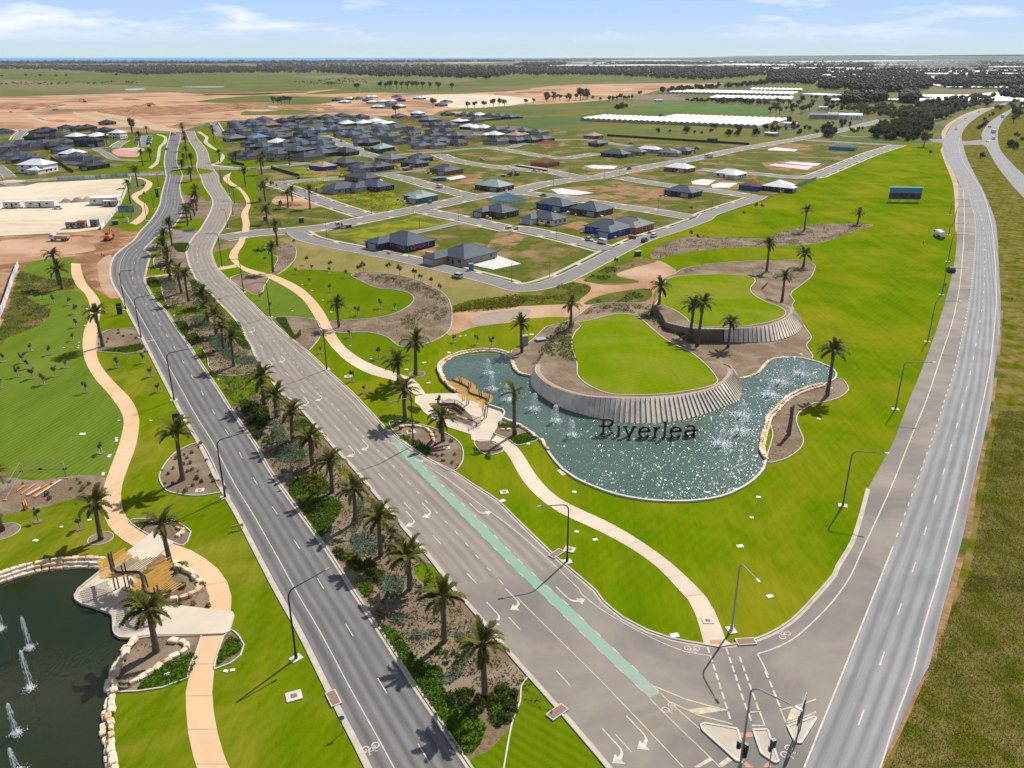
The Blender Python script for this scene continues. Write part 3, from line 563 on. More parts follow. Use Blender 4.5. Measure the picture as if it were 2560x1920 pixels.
structure(sheet('lawn', rp+HL[:int(len(HL)*.82)]+PX('A3',(1460,900),(1150,905),(600,1110),(400,1205))+PX('A2',(2212,1380),(1640,1570))+PX('B2',(1300,80),(850,270),(450,505),(200,580))+PX('B1',(2212,570),(1400,350),(560,160),(300,118),(0,120)),0.028, M['lawn']),'bright lawn between the boulevard, the estate and the highway')
structure(sheet('verge', HR[:int(len(HR)*.985)]+PX('A3',(2250,570))+[q for q in XL[::-1]], 0.035, M['verge']),'strip of rough grass between the two highway carriageways')
structure(sheet('verge', PX('A3',(2600,560),(2212,660))+XR[::-1][6:]+[(900,-60),(1200,400)], 0.034, M['verge']),'grass beyond the far carriageway')
structure(sheet('verge_ground', [(20,-40),(900,-60),(560,640),(110,640)], 0.012, M['verge']))
patch('bare_shoulder','lot_dirt','D3',(960,1662),(1110,1372),(1262,1022),(1322,907),(1388,815),(1452,520),(1592,0),'C3',(1692,1150),(1762,800),(1862,350),(1932,0),'B3',(1962,1250),(1997,1000),(2014,750),(2030,750),(2015,1000),(1990,1250),(1960,1500),'C3',(1900,350),(1800,800),(1760,1150),'D3',(1650,0),(1540,450),(1430,800),(1360,930),(1290,1050),(1130,1400),(990,1662), z=0.055, smooth=False)
for q in [('A3',(1510,930),(1540,1030),(1610,1160),(1645,1260),(1640,1659),(1620,1659),(1600,1260),(1520,1040),(1490,950))]: patch('bare_shoulder','pale_dirt', *q, z=0.05)
patch('bare_shoulder','pale_dirt','A3',(1515,860),(1545,800),(1605,715),(1750,640),(1900,590),(1850,590),(1700,640),(1560,720),(1500,800), z=0.05)
def kerbs(line_, side, name='kerb'):
 """upright kerb plus flat gutter strip;side>0 puts the kerb on the left of the line"""
 kerb(name, line_, 0.28,0.0,0.21, M['kerb'], side=side*0.14)
 kerb('gutter', line_, 0.42,0.0,0.095, M['kerb'], side=-side*0.21)
kerb('kerb', LL, 0.75,0.0,0.16, M['kerb'], side=-0.35);kerbs(LR, 1);kerbs(RL, -1);kerbs(RR, 1)
patch('side_street','street','B0',(1228,225),(1330,185),(1590,150),(1640,165),(1660,145),(1720,95),(1570,60),(1490,50),(1500,65),(1590,115),(1380,170),(1290,175), z=0.085, smooth=False)
# ---- painted markings, each line a child of its road
def dashes(name, line_, parent, width=0.14, dash=3.0, gap=9.0, m='white_paint', start=0.0, z=0.098):
 a = np.array(line_, float);d = np.r_[0, np.cumsum(np.linalg.norm(np.diff(a, axis=0), axis=1))];v = [];f = []
 t = start
 at = lambda s: np.array([np.interp(s, d, a[:, 0]), np.interp(s, d, a[:, 1])])
 while t+dash < d[-1]:
  k = max(1, int(dash/3.1));
  for i in range(k):
   p = at(t+dash*i/k);q = at(t+dash*(i+1)/k);u = (q - p)/(np.linalg.norm(q - p)+1e-9);n_ = np.array([-u[1], u[0]])*width/2
   b0 = len(v);v += [(*(p+n_), z),(*(p - n_), z),(*(q - n_), z),(*(q+n_), z)];f.append((b0, b0+1, b0+2, b0+3))
  t += dash+gap
 o = mesh(name, v, f, M[m], parent)
 return o
def solid(name, line_, parent, width=0.14, m='white_paint', z=0.098):
 l = offset(line_, width/2);r = offset(line_, -width/2);n = len(l)
 v = [];f = []
 for i in range(n): v += [(*l[i], z),(*r[i], z)]
 for i in range(n - 1): f.append((2*i, 2*i+1,2*i+3,2*i+2))
 return mesh(name, v, f, M[m], parent)
nL = 400;la, lb = resample(LL, nL), resample(LR, nL)
mixl = lambda t: [tuple(p) for p in la*(1 - t)+lb*t]
dashes('lane_line', mixl(.615)[70:], left_road, start=2.5);solid('edge_line', mixl(.225)[150:], left_road)
rl1 = line('B0',(1705,205),(1705,320),(1730,380),(1770,430),(1900,560),(2050,730),'B1',(0,1000),(145,1165),(260,1290),(390,1430),(530,1575),'C1',(690,235),(870,430),(1065,645),(1285,895),(1540,1185),(1835,1515),'D2',(0,390),(390,830),(890,1370),(1100,1600))
dashes('lane_line', rl1, right_road, m='white_paint', start=1.0)
rl2 = line('B1',(30,880),(300,1170),(450,1340),(590,1490),(690,1590),'C1',(740,115),(850,235),(970,360),(1110,495),(1250,645),(1400,805),(1560,975),(1750,1170),(1940,1390),(2160,1620),'D2',(40,185))
dashes('lane_line', rl2, right_road, dash=1.2, gap=2.6, m='white_paint')
solid('lane_line', line('D2',(40,185),(440,585),(840,985),(1480,1659)), apron, m='cream_paint')
solid('edge_line', line('B0',(1790,220),(1800,290),(1850,380),(1950,490),(2100,650),'B1',(0,780),(200,960),(400,1140),(600,1310),(800,1500),(920,1640),'C1',(1000,210),(1160,375)), right_road, m='cream_paint')
GA = line('C1',(1165,368),(1290,500),(1500,720),(1800,1020),(2212,1440),'D2',(300,205),(560,460),(880,770),(1190,1060));GB = line('C1',(1240,370),(1380,510),(1600,730),(1900,1010),(2212,1330),'D2',(200,0),(480,250),(800,560),(1100,840),(1280,1015))
gl = band('green_lane', GA, GB, 0.094, M['green_paint'], parent=right_road)
dashes('lane_line', GA, right_road, dash=1.4, gap=2.5, z=0.104, m='cream_paint');dashes('lane_line', GB, right_road, dash=1.4, gap=2.5, z=0.104, m='white_paint')
solid('lane_line', line('D2',(1190,1065),(1500,1370),(1800,1659)), apron, m='cream_paint');solid('lane_line', line('D2',(1280,1015),(1400,1130),(1640,1340)), apron, m='cream_paint')
solid('edge_line', line('C1',(1400,520),(1700,720),(1930,900),(2212,1110),'C2',(300,1370),(580,1640),'D2',(600,160),(780,300),(1000,430),(1250,560),(1500,660),(1710,695)), apron, m='white_paint', z=0.104)
solid('edge_line', line('D2',(2120,678),(2212,650),'D3',(200,560),(400,390),(570,210),(715,0),'C3',(800,1330),(940,1030),(1080,720),(1230,340),(1370,0),'B3',(1500,1130),(1600,820),(1660,500),(1690,150),(1697,-30),'A3',(1690,1300)), apron, width=0.2)
for q in (('D2',(1235,960),(1500,1070),(1860,1165)),('D2',(1400,1110),(1620,1210),(1905,1285))): solid('hatch_line', line(*q), apron, width=0.2, m='cream_paint')
sheet('hatch_bar', PX('D2',(1520,1160),(1690,1135),(1850,1165),(1620,1200)),0.1, M['cream_paint'], parent=apron)
sheet('hatch_bar', PX('E4',(1780,650),(1980,600),(1900,810),(1700,860)),0.1, M['cream_paint'], parent=apron)
for q in (('E4',(1690,890),(1800,860),(2000,790),(2212,700)),('E4',(1610,660),(1900,590),(2212,480)),('E4',(1585,630),(1690,890))): solid('hatch_line', line(*q), apron, width=0.2, m='cream_paint')
for q in (('D2',(1690,620),(1745,790),(1820,1030),(1895,1270)),('D2',(1850,630),(1925,850),(2000,1080),(2075,1280)),('D2',(1965,700),(2040,910),(2110,1100),(2135,1180)),('E4',(1330,0),(1450,260),(1540,500),(1600,640))):
 dashes('crosswalk_line', line(*q), apron, width=0.24, dash=1.15, gap=0.45, m='white_paint')
for q in (('E4',(1080,705),(1235,690),(1325,935),(1105,935)),('D2',(2120,678),(2165,760),(2212,860))): solid('crosswalk_line', PX(*q), apron, width=0.2)
dashes('lane_line', line('D3',(500,2010),(680,1570),(885,1000),(1055,520),(1195,120),'C3',(1310,1290),(1403,990),(1485,730),(1552,505),(1610,300),(1660,115),'B3',(1740,1325),(1830,850),(1870,510),(1872,200),(1855,0),'A3',(1830,1500),(1770,1260),(1690,1130),(1625,1010),(1610,930),(1620,840),(1660,760),(1800,660),(1960,585)), hw, width=0.17, start=1.5)
solid('edge_line', line('D3',(900,1850),(970,1659),(1100,1250),(1250,830),(1340,460),(1480,0),'C3',(1650,880),(1760,420),(1860,0),'B3',(1920,1200),(1970,700),(1960,300),(1930,0),'A3',(1860,1330),(1780,1190),(1690,1060),(1650,930),(1655,840)), hw, width=0.18)
solid('edge_line', line('D3',(312,1659),(600,950),(980,0),'C3',(1080,1270)), hw, width=0.2)
dashes('lane_line', line('C3',(1110,1185),(1215,900),(1305,655),(1385,430),(1455,230),(1525,0),'B3',(1600,1300),(1680,950),(1740,650),(1775,350),(1790,0),'A3',(1720,1240)), hw, width=0.2, dash=1.4, gap=2.4, z=0.099)
dashes('lane_line', line('A3',(2500,1530),(2212,1270),(2080,1130),(1970,960),(1920,850),(1930,760),(2000,680),(2080,620)), xw, width=0.17)
def arrow(tag_, x, y, hook, parent, m='white_paint', flip=0, ang=None):
 c = np.array(gp(tag_, x, y));j = int(np.argmin([math.hypot(p[0] - c[0], p[1] - c[1]) for p in (rl1)]));j = min(max(j, 1), len(rl1) - 2)
 u = np.array(rl1[j+1]) - np.array(rl1[j - 1]);u /= np.linalg.norm(u);r = np.array([-u[1], u[0]])*hook   # hook side
 if ang is not None: pass
 prof = [(-2.6,-0.08),(-2.6,0.10)]+[(0.5+0.9*math.sin(a),0.10+0.62*(1 - math.cos(a)) ) for a in np.linspace(0,1.45,5)]+[(1.55,1.0),(1.05,1.0),(1.9,2.05),(2.75,0.9),(2.1,0.95)]+[(1.85 - 1.35*(1 - math.sin(a)),-0.08+0.78*(1 - math.cos(a))) for a in np.linspace(1.35,0,5)]
 v = [tuple(c+u*p[0]+r*(p[1] - 0.5))+(0.101,) for p in prof]
 o = mesh('turn_arrow', v, [tuple(range(len(v)))], M[m], parent)
 if o.data.polygons[0].normal.z < 0: o.data.flip_normals()
for q in (('B1',115,1205),('B1',225,1170),('B1',425,1535),('B1',540,1495),('C1',935,390),('C1',820,445),('C1',1465,955),('C1',1325,1030),('D2',870,1470),('D2',1080,1355),('D1',2045,325),('D2',0,205),('B1',-30,915)): arrow(*q, -1, right_road)
for q in (('C1',1925,945),('D2',490,170)): arrow(*q, 1, apron)
def bicycle_mark(tag_, x, y, deg, parent, s=1.0):
 c = gp(tag_, x, y);mb = MB();a = math.radians(deg);R = lambda p: (c[0]+s*(p[0]*math.cos(a) - p[1]*math.sin(a)), c[1]+s*(p[0]*math.sin(a)+p[1]*math.cos(a)),0.101)
 v = [];f = []
 def seg(p, q, w=0.09):
  p = Vector(p);q = Vector(q);n_ = Vector((-(q - p).y, (q - p).x)).normalized()*w;b0 = len(v)
  v.extend([R(p+n_), R(p - n_), R(q - n_), R(q+n_)]);f.append((b0, b0+1, b0+2, b0+3))
 for cx in (-0.62,0.62):
  for i in range(12):
   t0, t1 = i*math.pi/6,(i+1)*math.pi/6;seg((cx+.42*math.cos(t0),.42*math.sin(t0)),(cx+.42*math.cos(t1),.42*math.sin(t1)))
 for p, q in (((-.62,0),(-.28,.6)),((-.28,.6),(.42,.6)),((-.28,.6),(-.05,0)),((-.62,0),(-.05,0)),((-.05,0),(.42,.6)),((.62,0),(.38,.95)),((.38,.95),(.62,1.0)),((-.28,.6),(-.36,.85)),((-.55,.85),(-.2,.85))): seg(p, q, 0.06)
 o = mesh('bicycle_symbol', v, f, M['white_paint'], parent);
 return o
for q, par in ((('D1',990,1485,-150), left_road),(('B0',1300,1010,-150), left_road),(('C1',1440,520,-150), right_road),(('D2',1350,1140,-140), apron),(('D2',1555,630,175), apron),(('D3',145,515,40), apron),(('D3',160,1520,-130), apron)): bicycle_mark(*q, par, 0.95)
# ---- traffic islands
for pts in ([(225,930),(290,905),(850,1005),(970,1440),(850,1560),(240,1010)], [(1125,1020),(1370,1015),(1560,1560),(1500,1585),(1260,1420)], [(1720,960),(2180,790),(2212,820),(1950,1240),(1850,1230)]):
 q = spline(P('E4', *pts), True, 0.6) if False else P('E4', *pts)
 t = structure(sheet('traffic_island', q, 0.2, M['concrete'], skirt=0.2),'kerbed concrete traffic island at the junction')
 kerb('island_kerb', resample(q+[q[0]], 60)[:-1].tolist(),0.26,0.0,0.27, M['edging'], parent=t, closed=True)
for q in ([(880,1060),(1130,1050),(1120,1130),(920,1150)], [(960,1600),(1000,1560),(1130,1659),(1000,1659)], [(1330,1600),(1400,1560),(1440,1659),(1300,1659)]): sheet('tactile_strip', P('E4', *q),0.1, M['red_paving'], parent=apron)
for q in ([(520,1600),(690,1480),(760,1540),(590,1659)], [(100,1659),(370,1480),(430,1530),(200,1659)]): sheet('stop_line', P('E4', *q),0.1, M['cream_paint'], parent=apron)
patch('kerb_ramp','plaza','D2',(1635,600),(1700,545),(1810,540),(1900,600),(1790,625), z=0.23, smooth=False)
sheet('tactile_strip', PX('D2',(1705,565),(1810,565),(1800,600),(1710,600)),0.24, M['red_paving'], parent=apron)
# ================================================================== PATHS, BEDS, LAWN PANELS
def pathband(name, L, R, z, m, label=None):
 l, r = line(*L), line(*R);o = band(name, l, r, z, M[m]);n = max(2, int(length(l)/4.5));a, b = resample(l, n), resample(r, n);v = [];f = []
 for p, q in zip(a[1:-1], b[1:-1]):
  u = np.array([-(q - p)[1], (q - p)[0]]);u = u/(np.linalg.norm(u)+1e-9)*.035;k = len(v);v += [(*(p+u), z+.013),(*(p - u), z+.013),(*(q - u), z+.013),(*(q+u), z+.013)];f.append((k, k+1, k+2, k+3))
 if f and m != 'concrete': mesh('path_joint', v, f, M['walk'], o)
 if label: o['label'] = label
 return o
pathband('footpath',('A0',(1150,1190),(1240,1210),(1262,1240),(1230,1290),(1150,1330),(1135,1360),(1170,1400),(1220,1440),(1228,1490),(1180,1540),(1120,1585)),('A0',(1215,1188),(1305,1225),(1312,1265),(1265,1310),(1195,1350),(1205,1380),(1255,1415),(1282,1460),(1272,1510),(1235,1565),(1180,1597)),0.07,'path')
pathband('footpath',('B0',(615,340),(620,440),(660,530),(730,600),(770,680),(780,770),(770,830),(735,900),(715,1000),(720,1120),(750,1220),(830,1350),(930,1460),(1020,1580),(1060,1655),'C0',(1070,200),(1040,350),(980,520),(920,680),(880,840),(900,1010),(960,1120),(1060,1210),(1165,1272)),('B0',(695,345),(710,420),(750,520),(820,600),(865,670),(870,760),(850,880),(835,960),(830,1050),(850,1180),(920,1290),(1030,1410),(1120,1500),(1180,1600),(1198,1655),'C0',(1205,200),(1180,380),(1120,550),(1060,720),(1045,850),(1070,970),(1130,1060),(1250,1160),(1300,1180)),0.07,'path','sandstone-coloured winding path west of the boulevard')
pathband('footpath',('C0',(1390,1335),(1560,1400),(1700,1500),(1780,1620),'D0',(1810,130),(1808,298)),('C0',(1500,1243),(1650,1300),(1800,1390),(1920,1500),(1985,1620),'D0',(2005,200),(1995,322)),0.07,'path')
pathband('footpath',('D0',(1742,512),(1690,660),(1640,850),(1605,1000),(1610,1180),(1630,1400),(1670,1560),(1720,1720),(1800,1950)),('D0',(1932,505),(1890,660),(1850,830),(1835,1000),(1850,1200),(1890,1400),(1940,1560),(2010,1720),(2110,1950)),0.07,'path')
pathband('footpath',('A0',(1930,1180),(1932,1210),(1980,1250),(2060,1290),(2110,1360),(2128,1420),(2085,1500),(2098,1590),(2090,1659),'B0',(2075,90),(2060,150),(2000,230),(1980,280),(2010,330),(2100,400),(2212,445),'B1',(120,475),(280,560),(400,650),(480,760),(530,850),(580,960),(650,1060)),('A0',(2000,1145),(1985,1180),(1995,1220),(2080,1280),(2142,1350),(2165,1420),(2145,1500),(2158,1590),(2150,1659),'B0',(2130,100),(2105,180),(2060,250),(2060,310),(2095,362),(2212,405),'B1',(180,450),(380,545),(500,650),(580,750),(640,860),(690,960),(740,1030)),0.07,'path','sandstone-coloured winding path east of the boulevard')
pathband('footpath',('B1',(650,1060),(760,1170),(900,1260),(1050,1320),(1210,1355),(1290,1410),(1340,1480),'E2',(0,600)),('B1',(740,1030),(800,1090),(950,1190),(1150,1270),(1340,1330),(1420,1400),(1462,1475),'E2',(165,592)),0.07,'path_pale')
pathband('footpath',('E2',(1290,1400),(1500,1540),(1600,1655),'C2',(80,680),(200,820),(350,940),(500,1020),(700,1110),(900,1210),(1100,1330),(1260,1450),(1380,1570),(1450,1655),'D2',(1480,140),(1560,270),(1610,400),(1655,580)),('E2',(1400,1290),(1590,1380),(1720,1480),(1850,1630),'C2',(120,510),(200,640),(300,760),(420,860),(600,950),(800,1040),(1000,1150),(1200,1280),(1400,1430),(1530,1550),(1635,1655),'D2',(1640,130),(1740,280),(1800,420),(1855,575)),0.07,'path_pale','pale winding path curving down to the highway corner')
pathband('footpath',('A0',(1280,1105),(1345,1050),(1368,930),(1410,880),(1412,840),(1350,818)),('A0',(1310,1112),(1375,1060),(1395,930),(1440,885),(1435,835),(1360,812)),0.07,'concrete')
pathband('footpath',('A0',(1700,795),(1770,840),(1760,885),(1800,920),(1890,970),(1910,1010),(1880,1050),(1820,1080),(1850,1095)),('A0',(1730,790),(1800,840),(1795,880),(1840,920),(1930,985),(1940,1020),(1910,1060),(1870,1080),(2100,1105)),0.07,'concrete')
for q in ((1885,385),(1890,400)): pass
pathband('footpath',('B0',(1880,382),(1950,375),(2030,350)),('B0',(1895,402),(1970,390),(2050,372)),0.068,'path')
for q in ((('B0',(1262,460),(1380,440),(1490,430)),('B0',(1258,468),(1380,450),(1490,440))),): pathband('footpath', q[0], q[1], 0.07,'path')
def edge_rib(q, closed=True, w=0.18, h=0.2): kerb('garden_edging', q+([] if not closed else []), w, 0.0, h, M['edging'], closed=closed)
BEDS = {}
def bed(key, *pts, m='mulch', z=0.05, edge=True, label=None, smooth=True):
 o, q = patch('garden_bed', m, *pts, z=z, smooth=smooth, label=label);BEDS[key] = q
 if edge: edge_rib(q)
 return o
bed('b1','B1',(-60,440),(60,455),(110,470),(70,540),(60,580),(0,615),'B0',(2150,590),(2060,540),(1990,470),(2100,430))
bed('b2','B1',(130,822),(200,805),(300,805),(530,838),(560,960),(490,1060),(433,1100),(280,970))
bed('b3','B1',(640,850),(850,832),(1050,812),(1200,775),(1320,710),(1365,650),(1320,600),(1200,570),(1050,555),(920,500),(825,440),(1000,415),(1300,460),(1500,535),(1640,620),(1690,740),(1680,900),(1600,980),(1480,1035),(1350,1065),(1240,1060),(1120,975),(950,938),(690,938), label='large mulched bed of young shrubs on the park slope')
bed('b4','B1',(80,190),(170,170),(330,195),(342,290),(280,370),(180,440),(125,430),(180,330),(185,290),(100,240))
bed('b5','C1',(1150,190),(1250,190),(1450,222),(1640,290),(1760,375),(1792,470),(1770,560),(1685,618),(1480,500),(1330,400),(1210,300))
bed('b6','C1',(1888,358),(2045,358),(2140,432),(2080,470),(2020,482),(1940,450))
bed('b8','E2',(1400,1115),(1480,1035),(1680,1095),(1900,1215),(2110,1370),(1900,1450),(1740,1480),(1600,1380),(1340,1262))
bed('c1','C0',(1378,680),(1400,600),(1470,500),(1560,430),(1740,375),(1930,785),(1830,815),(1700,830),(1550,815),(1440,785))
bed('c2','C0',(-200,600),(0,630),(200,690),(400,690),(560,665),(740,650),(925,680),(890,815),(700,840),(400,925),(200,960),(0,1015),(-200,1050), edge=False)
bed('c3','B0',(838,960),(930,920),(1190,897),(1300,1112),(1080,1122),(838,1105), smooth=False)
bed('c4','C0',(1120,1048),(1290,1030),(1440,1028),(1560,1075),(1650,1145),(1635,1190),(1580,1262),(1400,1190),(1290,1170))
bed('c5','C0',(1380,1342),(1560,1402),(1720,1535),(1800,1655),'D0',(1812,200),(1806,293),(1540,262),(1400,230),(1240,90),(1290,-60), edge=False)
bed('c6','D0',(1190,545),(1300,528),(1742,518),(1690,680),(1640,780),(1622,888),(1400,970),(1190,1000),(1000,1008),(925,1000),(1000,830),(1050,700),(1100,600), smooth=False)
bed('c7','D0',(1935,522),(1998,470),(2070,530),(2110,600),(2080,690),(1990,760),(1852,812))
bed('c8','B0',(-400,1060),(0,1045),(60,985),(280,905),(400,830),(440,770),(420,730),(300,672),(240,640),(290,595),(560,572),(640,560),(625,465),(450,480),(200,420),(150,440),(60,700),(-30,860),(-300,900), edge=False, m='weeds')
for q in (('C0',870,1200,1.9),('C0',20,1140,2.6),('B1',1395,1298,1.9)):
 c = gp(*q[:3]);r = [(c[0]+q[3]*math.cos(a), c[1]+q[3]*math.sin(a)) for a in np.linspace(0,2*math.pi, 25)[:-1]]
 structure(sheet('mulch_ring', r, 0.06, M['mulch']));edge_rib(r, w=0.1, h=0.12)
for q in (('B0',(1265,438),(1288,330),(1305,262),(1392,228),(1380,262),(1330,300),(1342,378),(1420,400),(1640,372),(1655,400),(1480,428)),('B0',(1462,722),(1480,780),(1510,820),(1640,795),(1740,785),(1960,792),(1985,840),(2062,860),(1990,782),(1880,680),(1790,700),(1640,712)),('B0',(1340,640),(1260,490),(1300,478),(1390,540),(1400,600),(1440,690),(1465,730),(1440,760)),('B0',(1655,1068),(1740,1075),(1790,1150),(1805,1225),(1850,1280),(1920,1310),(2080,1308),(2212,1290),'B1',(60,1270),(240,1490),(130,1520),(60,1480),'B0',(2212,1480),(2080,1550),(1990,1580),(1900,1450),(1780,1270)),('C1',(1365,1438),(1500,1412),(1700,1650),'D1',(1690,105),(1560,140),(1450,75),(1400,20)),('D1',(1835,1608),(2000,1520),(2212,1285),'D2',(70,1080),(80,960),(132,882),(460,1230),(835,1665),(900,1800),'D1',(2000,1900)),('C1',(320,190),(430,165),(520,260),(600,360),(520,310),(400,290),(340,280)),('C1',(700,590),(790,600),(860,690),(780,680)),
  ('A0',(1565,1225),(1660,1200),(1735,1190),(1740,1240),(1828,1372),(1790,1390),(1700,1330),(1600,1340),(1572,1300)),('A0',(1530,1560),(1640,1545),(1790,1550),(1720,1640),(1510,1640)),('A0',(1545,900),(1620,880),(1690,970),(1700,1060),(1680,1085),(1540,1080),(1535,980)),('B0',(1505,172),(1640,165),(1612,205),(1605,245),(1540,235)),('B0',(1275,185),(1330,150),(1385,95),(1480,60),(1480,110),(1370,160))):
 patch('lawn','lawn_green', *q, z=0.058)
edge_rib(line('C1',(0,0),(1,1)) if False else spline(PX('D2',(-75,1690),(0,1280),(72,1085),(80,960),(133,882)), False, 1.0), closed=False)
edge_rib(spline(PX('B0',(1740,1065),(1790,1150),(1805,1228),(1850,1282),(1920,1312),(2080,1310),(2212,1285),'B1',(50,1265)), False, 1.0), closed=False)
edge_rib(spline(PX('B0',(1390,545),(1405,600),(1440,690),(1466,724)), False, 1.0), closed=False);edge_rib(spline(PX('B0',(1510,822),(1640,797),(1740,787),(1960,794)), False, 1.0), closed=False);edge_rib(spline(PX('B0',(1380,262),(1330,300),(1342,378),(1420,400)), False, 1.0), closed=False)
patch('lawn','lawn_dark','B0',(240,640),(300,595),(560,575),(680,590),(745,680),(760,780),(735,900),(712,1000),(718,1120),(748,1220),(828,1350),(928,1460),(1018,1580),'C0',(1066,200),(1036,350),(976,520),(918,678),(740,648),(400,690),(0,628),(-400,600),'B0',(-400,1070),(60,990),(280,910),(430,800),(430,740),(300,672), z=0.042, label='lawn with mowing stripes west of the path')
patch('lawn','lawn_dark','B1',(120,478),(280,562),(400,652),(480,762),(525,835),(300,803),(140,812),(0,690),(-60,640),(0,615),(70,580),(75,530), z=0.045, label='striped lawn wedge below the path')
patch('lawn','lawn_green','B1',(190,452),(330,395),(600,405),(850,432),(920,500),(1050,553),(1200,572),(1320,602),(1362,650),(1320,706),(1200,772),(1050,808),(850,830),(645,848),(585,752),(505,652),(385,547), z=0.045, label='rounded striped lawn below the estate road')
patch('lawn','lawn_green','B1',(693,942),(950,940),(1120,978),(1240,1063),(1250,1200),(1180,1270),(950,1186),(800,1088), z=0.045)
patch('lawn','lawn_dark','B0',(200,420),(300,320),(610,295),(615,340),(620,440),(625,465),(450,480), z=0.06)
patch('lawn','lawn_green','B0',(1835,240),(1960,200),(2030,190),(1985,270),(2015,335),(1890,375),(1850,310), z=0.05)
patch('lawn','lawn_green','B0',(2065,255),(2110,190),(2212,175),(2350,200),(2390,290),(2330,370),(2212,400),(2095,360), z=0.05)
patch('lawn','lawn_green','B0',(1910,405),(2040,385),(2160,425),(2000,455), z=0.05)
patch('lawn','lawn_green','A0',(1160,1200),(1120,1330),(1120,1400),(1150,1460),(1110,1560),(1000,1600),(950,1580),(1050,1420),(1105,1300),(1150,1190), z=0.055)
patch('lawn','lawn_green','A0',(1220,1190),(1470,1200),(1430,1250),(1400,1330),(1390,1410),(1340,1510),(1280,1590),(1230,1570),(1270,1510),(1282,1460),(1255,1415),(1195,1355),(1312,1265), z=0.055)
patch('lawn','lawn_green','A0',(1000,1600),(1120,1590),(1280,1600),(1260,1640),(1100,1655), z=0.056)
patch('lawn','lawn_green','A0',(1980,1150),(2212,1130),'A1',(0,1200),'A0',(2212,1420),(2150,1500),(2168,1420),(2142,1350),(2080,1280),(1998,1220), z=0.05)
patch('lawn','lawn_green','A0',(1930,1220),(2060,1300),(2110,1360),(2120,1410),(2010,1400),(1960,1330),(1900,1240), z=0.05)
patch('weed_lot','weeds','A1',(150,1250),(350,1330),(500,1400),(700,1460),(900,1530),(560,1590),(100,1640),(60,1500),(150,1380), z=0.05)
patch('bare_earth','dirt','A1',(180,1350),(300,1350),(480,1400),(550,1440),(350,1460),(220,1440),(140,1400), z=0.056)
bed('d1','A0',(1900,1240),(2000,1400),(2005,1490),(1975,1530),(2090,1490),(2110,1420),(2050,1330), edge=False, z=0.046)
bed('d2','B0',(1840,210),(1900,180),(2050,145),(2030,185),(1960,215),(1840,240), z=0.052, edge=False)
patch('dry_slope','dry','B1',(190,130),(330,112),(560,165),(760,215),(1200,310),(1700,430),(2212,575),'B2',(60,585),'B1',(2212,640),(1850,660),(1700,750),(1680,680),(1620,620),(1500,535),(1300,460),(1000,413),(820,432),(600,400),(340,390),(345,290),(330,200), z=0.04)
patch('bare_earth','dirt','B1',(1660,960),(1700,780),(1900,740),(2212,720),'B2',(100,710),(500,690),(600,640),(480,490),(620,470),(900,430),(1150,320),(1280,320),(1420,400),(1400,430),(1280,530),(1220,620),(1230,700),(900,690),(700,705),(560,800),(300,805),(0,835),'B1',(2212,850),(1900,890), z=0.045)
patch('muddy_puddle','puddle','B1',(1880,820),(2000,770),(2212,745),'B2',(120,730),(165,760),(100,790),(0,805),'B1',(2100,860),(1900,875), z=0.06)
patch('weedy_ground','weeds','B2',(620,480),(850,360),(1000,290),(1250,320),(1050,380),(900,440),(1100,500),(850,530),(650,500), z=0.055)
patch('weedy_ground','weeds','B2',(620,690),(800,610),(1150,560),(1210,620),(1100,680),(800,690), z=0.055)
patch('weedy_ground','weeds','B2',(0,640),(250,590),(500,505),(680,545),(600,640),(400,690),(0,705), z=0.055)
bed('e1','B2',(1200,250),(1290,180),(1500,115),(1620,105),(2212,130),'B3',(0,115),(150,60),(470,0),(900,5),(800,45),(450,165),(100,195),(0,190),'B2',(2212,195),(1800,212),(1500,250),(1290,295),(1210,300), edge=False, z=0.05)
patch('bare_earth','mulch','B3',(100,150),(350,40),(480,0),(700,50),(560,120),(400,170),(150,190), z=0.055)
bed('e2','B2',(0,1095),(100,1060),(200,980),(300,890),(430,862),(560,800),(700,700),(900,685),(1150,690),(1230,700),(1300,540),(1400,440),(1480,390),(1700,348),(2000,325),(2212,320),'B3',(100,318),(250,314),(380,340),(408,372),(370,460),(290,525),(205,590),(195,620),(228,670),(205,705),(310,880),(375,985),(330,1050),(380,1165),(120,1160),(0,1180),'B2',(2100,1300),(1980,1345),(1800,1200),(1000,1250),(300,1320),(0,1270), z=0.052, edge=True, smooth=True)
bed('e3','C3',(-10,535),(40,300),'C3',(0,150),'B3',(50,1655),(200,1500),(330,1440),(480,1400),(590,1330),(650,1350),(695,1420),(685,1450),(620,1500),(470,1545),'C3',(400,30),(270,110),(245,185),(290,300),(305,360),(270,430),(150,510), z=0.05)
patch('verge_grass','lawn_green','B2',(-300,470),(0,500),(170,512),(330,470),(600,350),(870,235),(860,250),(600,385),(330,505),(170,530),(0,528),(-300,500), z=0.058, smooth=False)
patch('verge_grass','lawn_green','B2',(110,90),(300,120),(480,155),(470,162),(290,130), z=0.058, smooth=False)
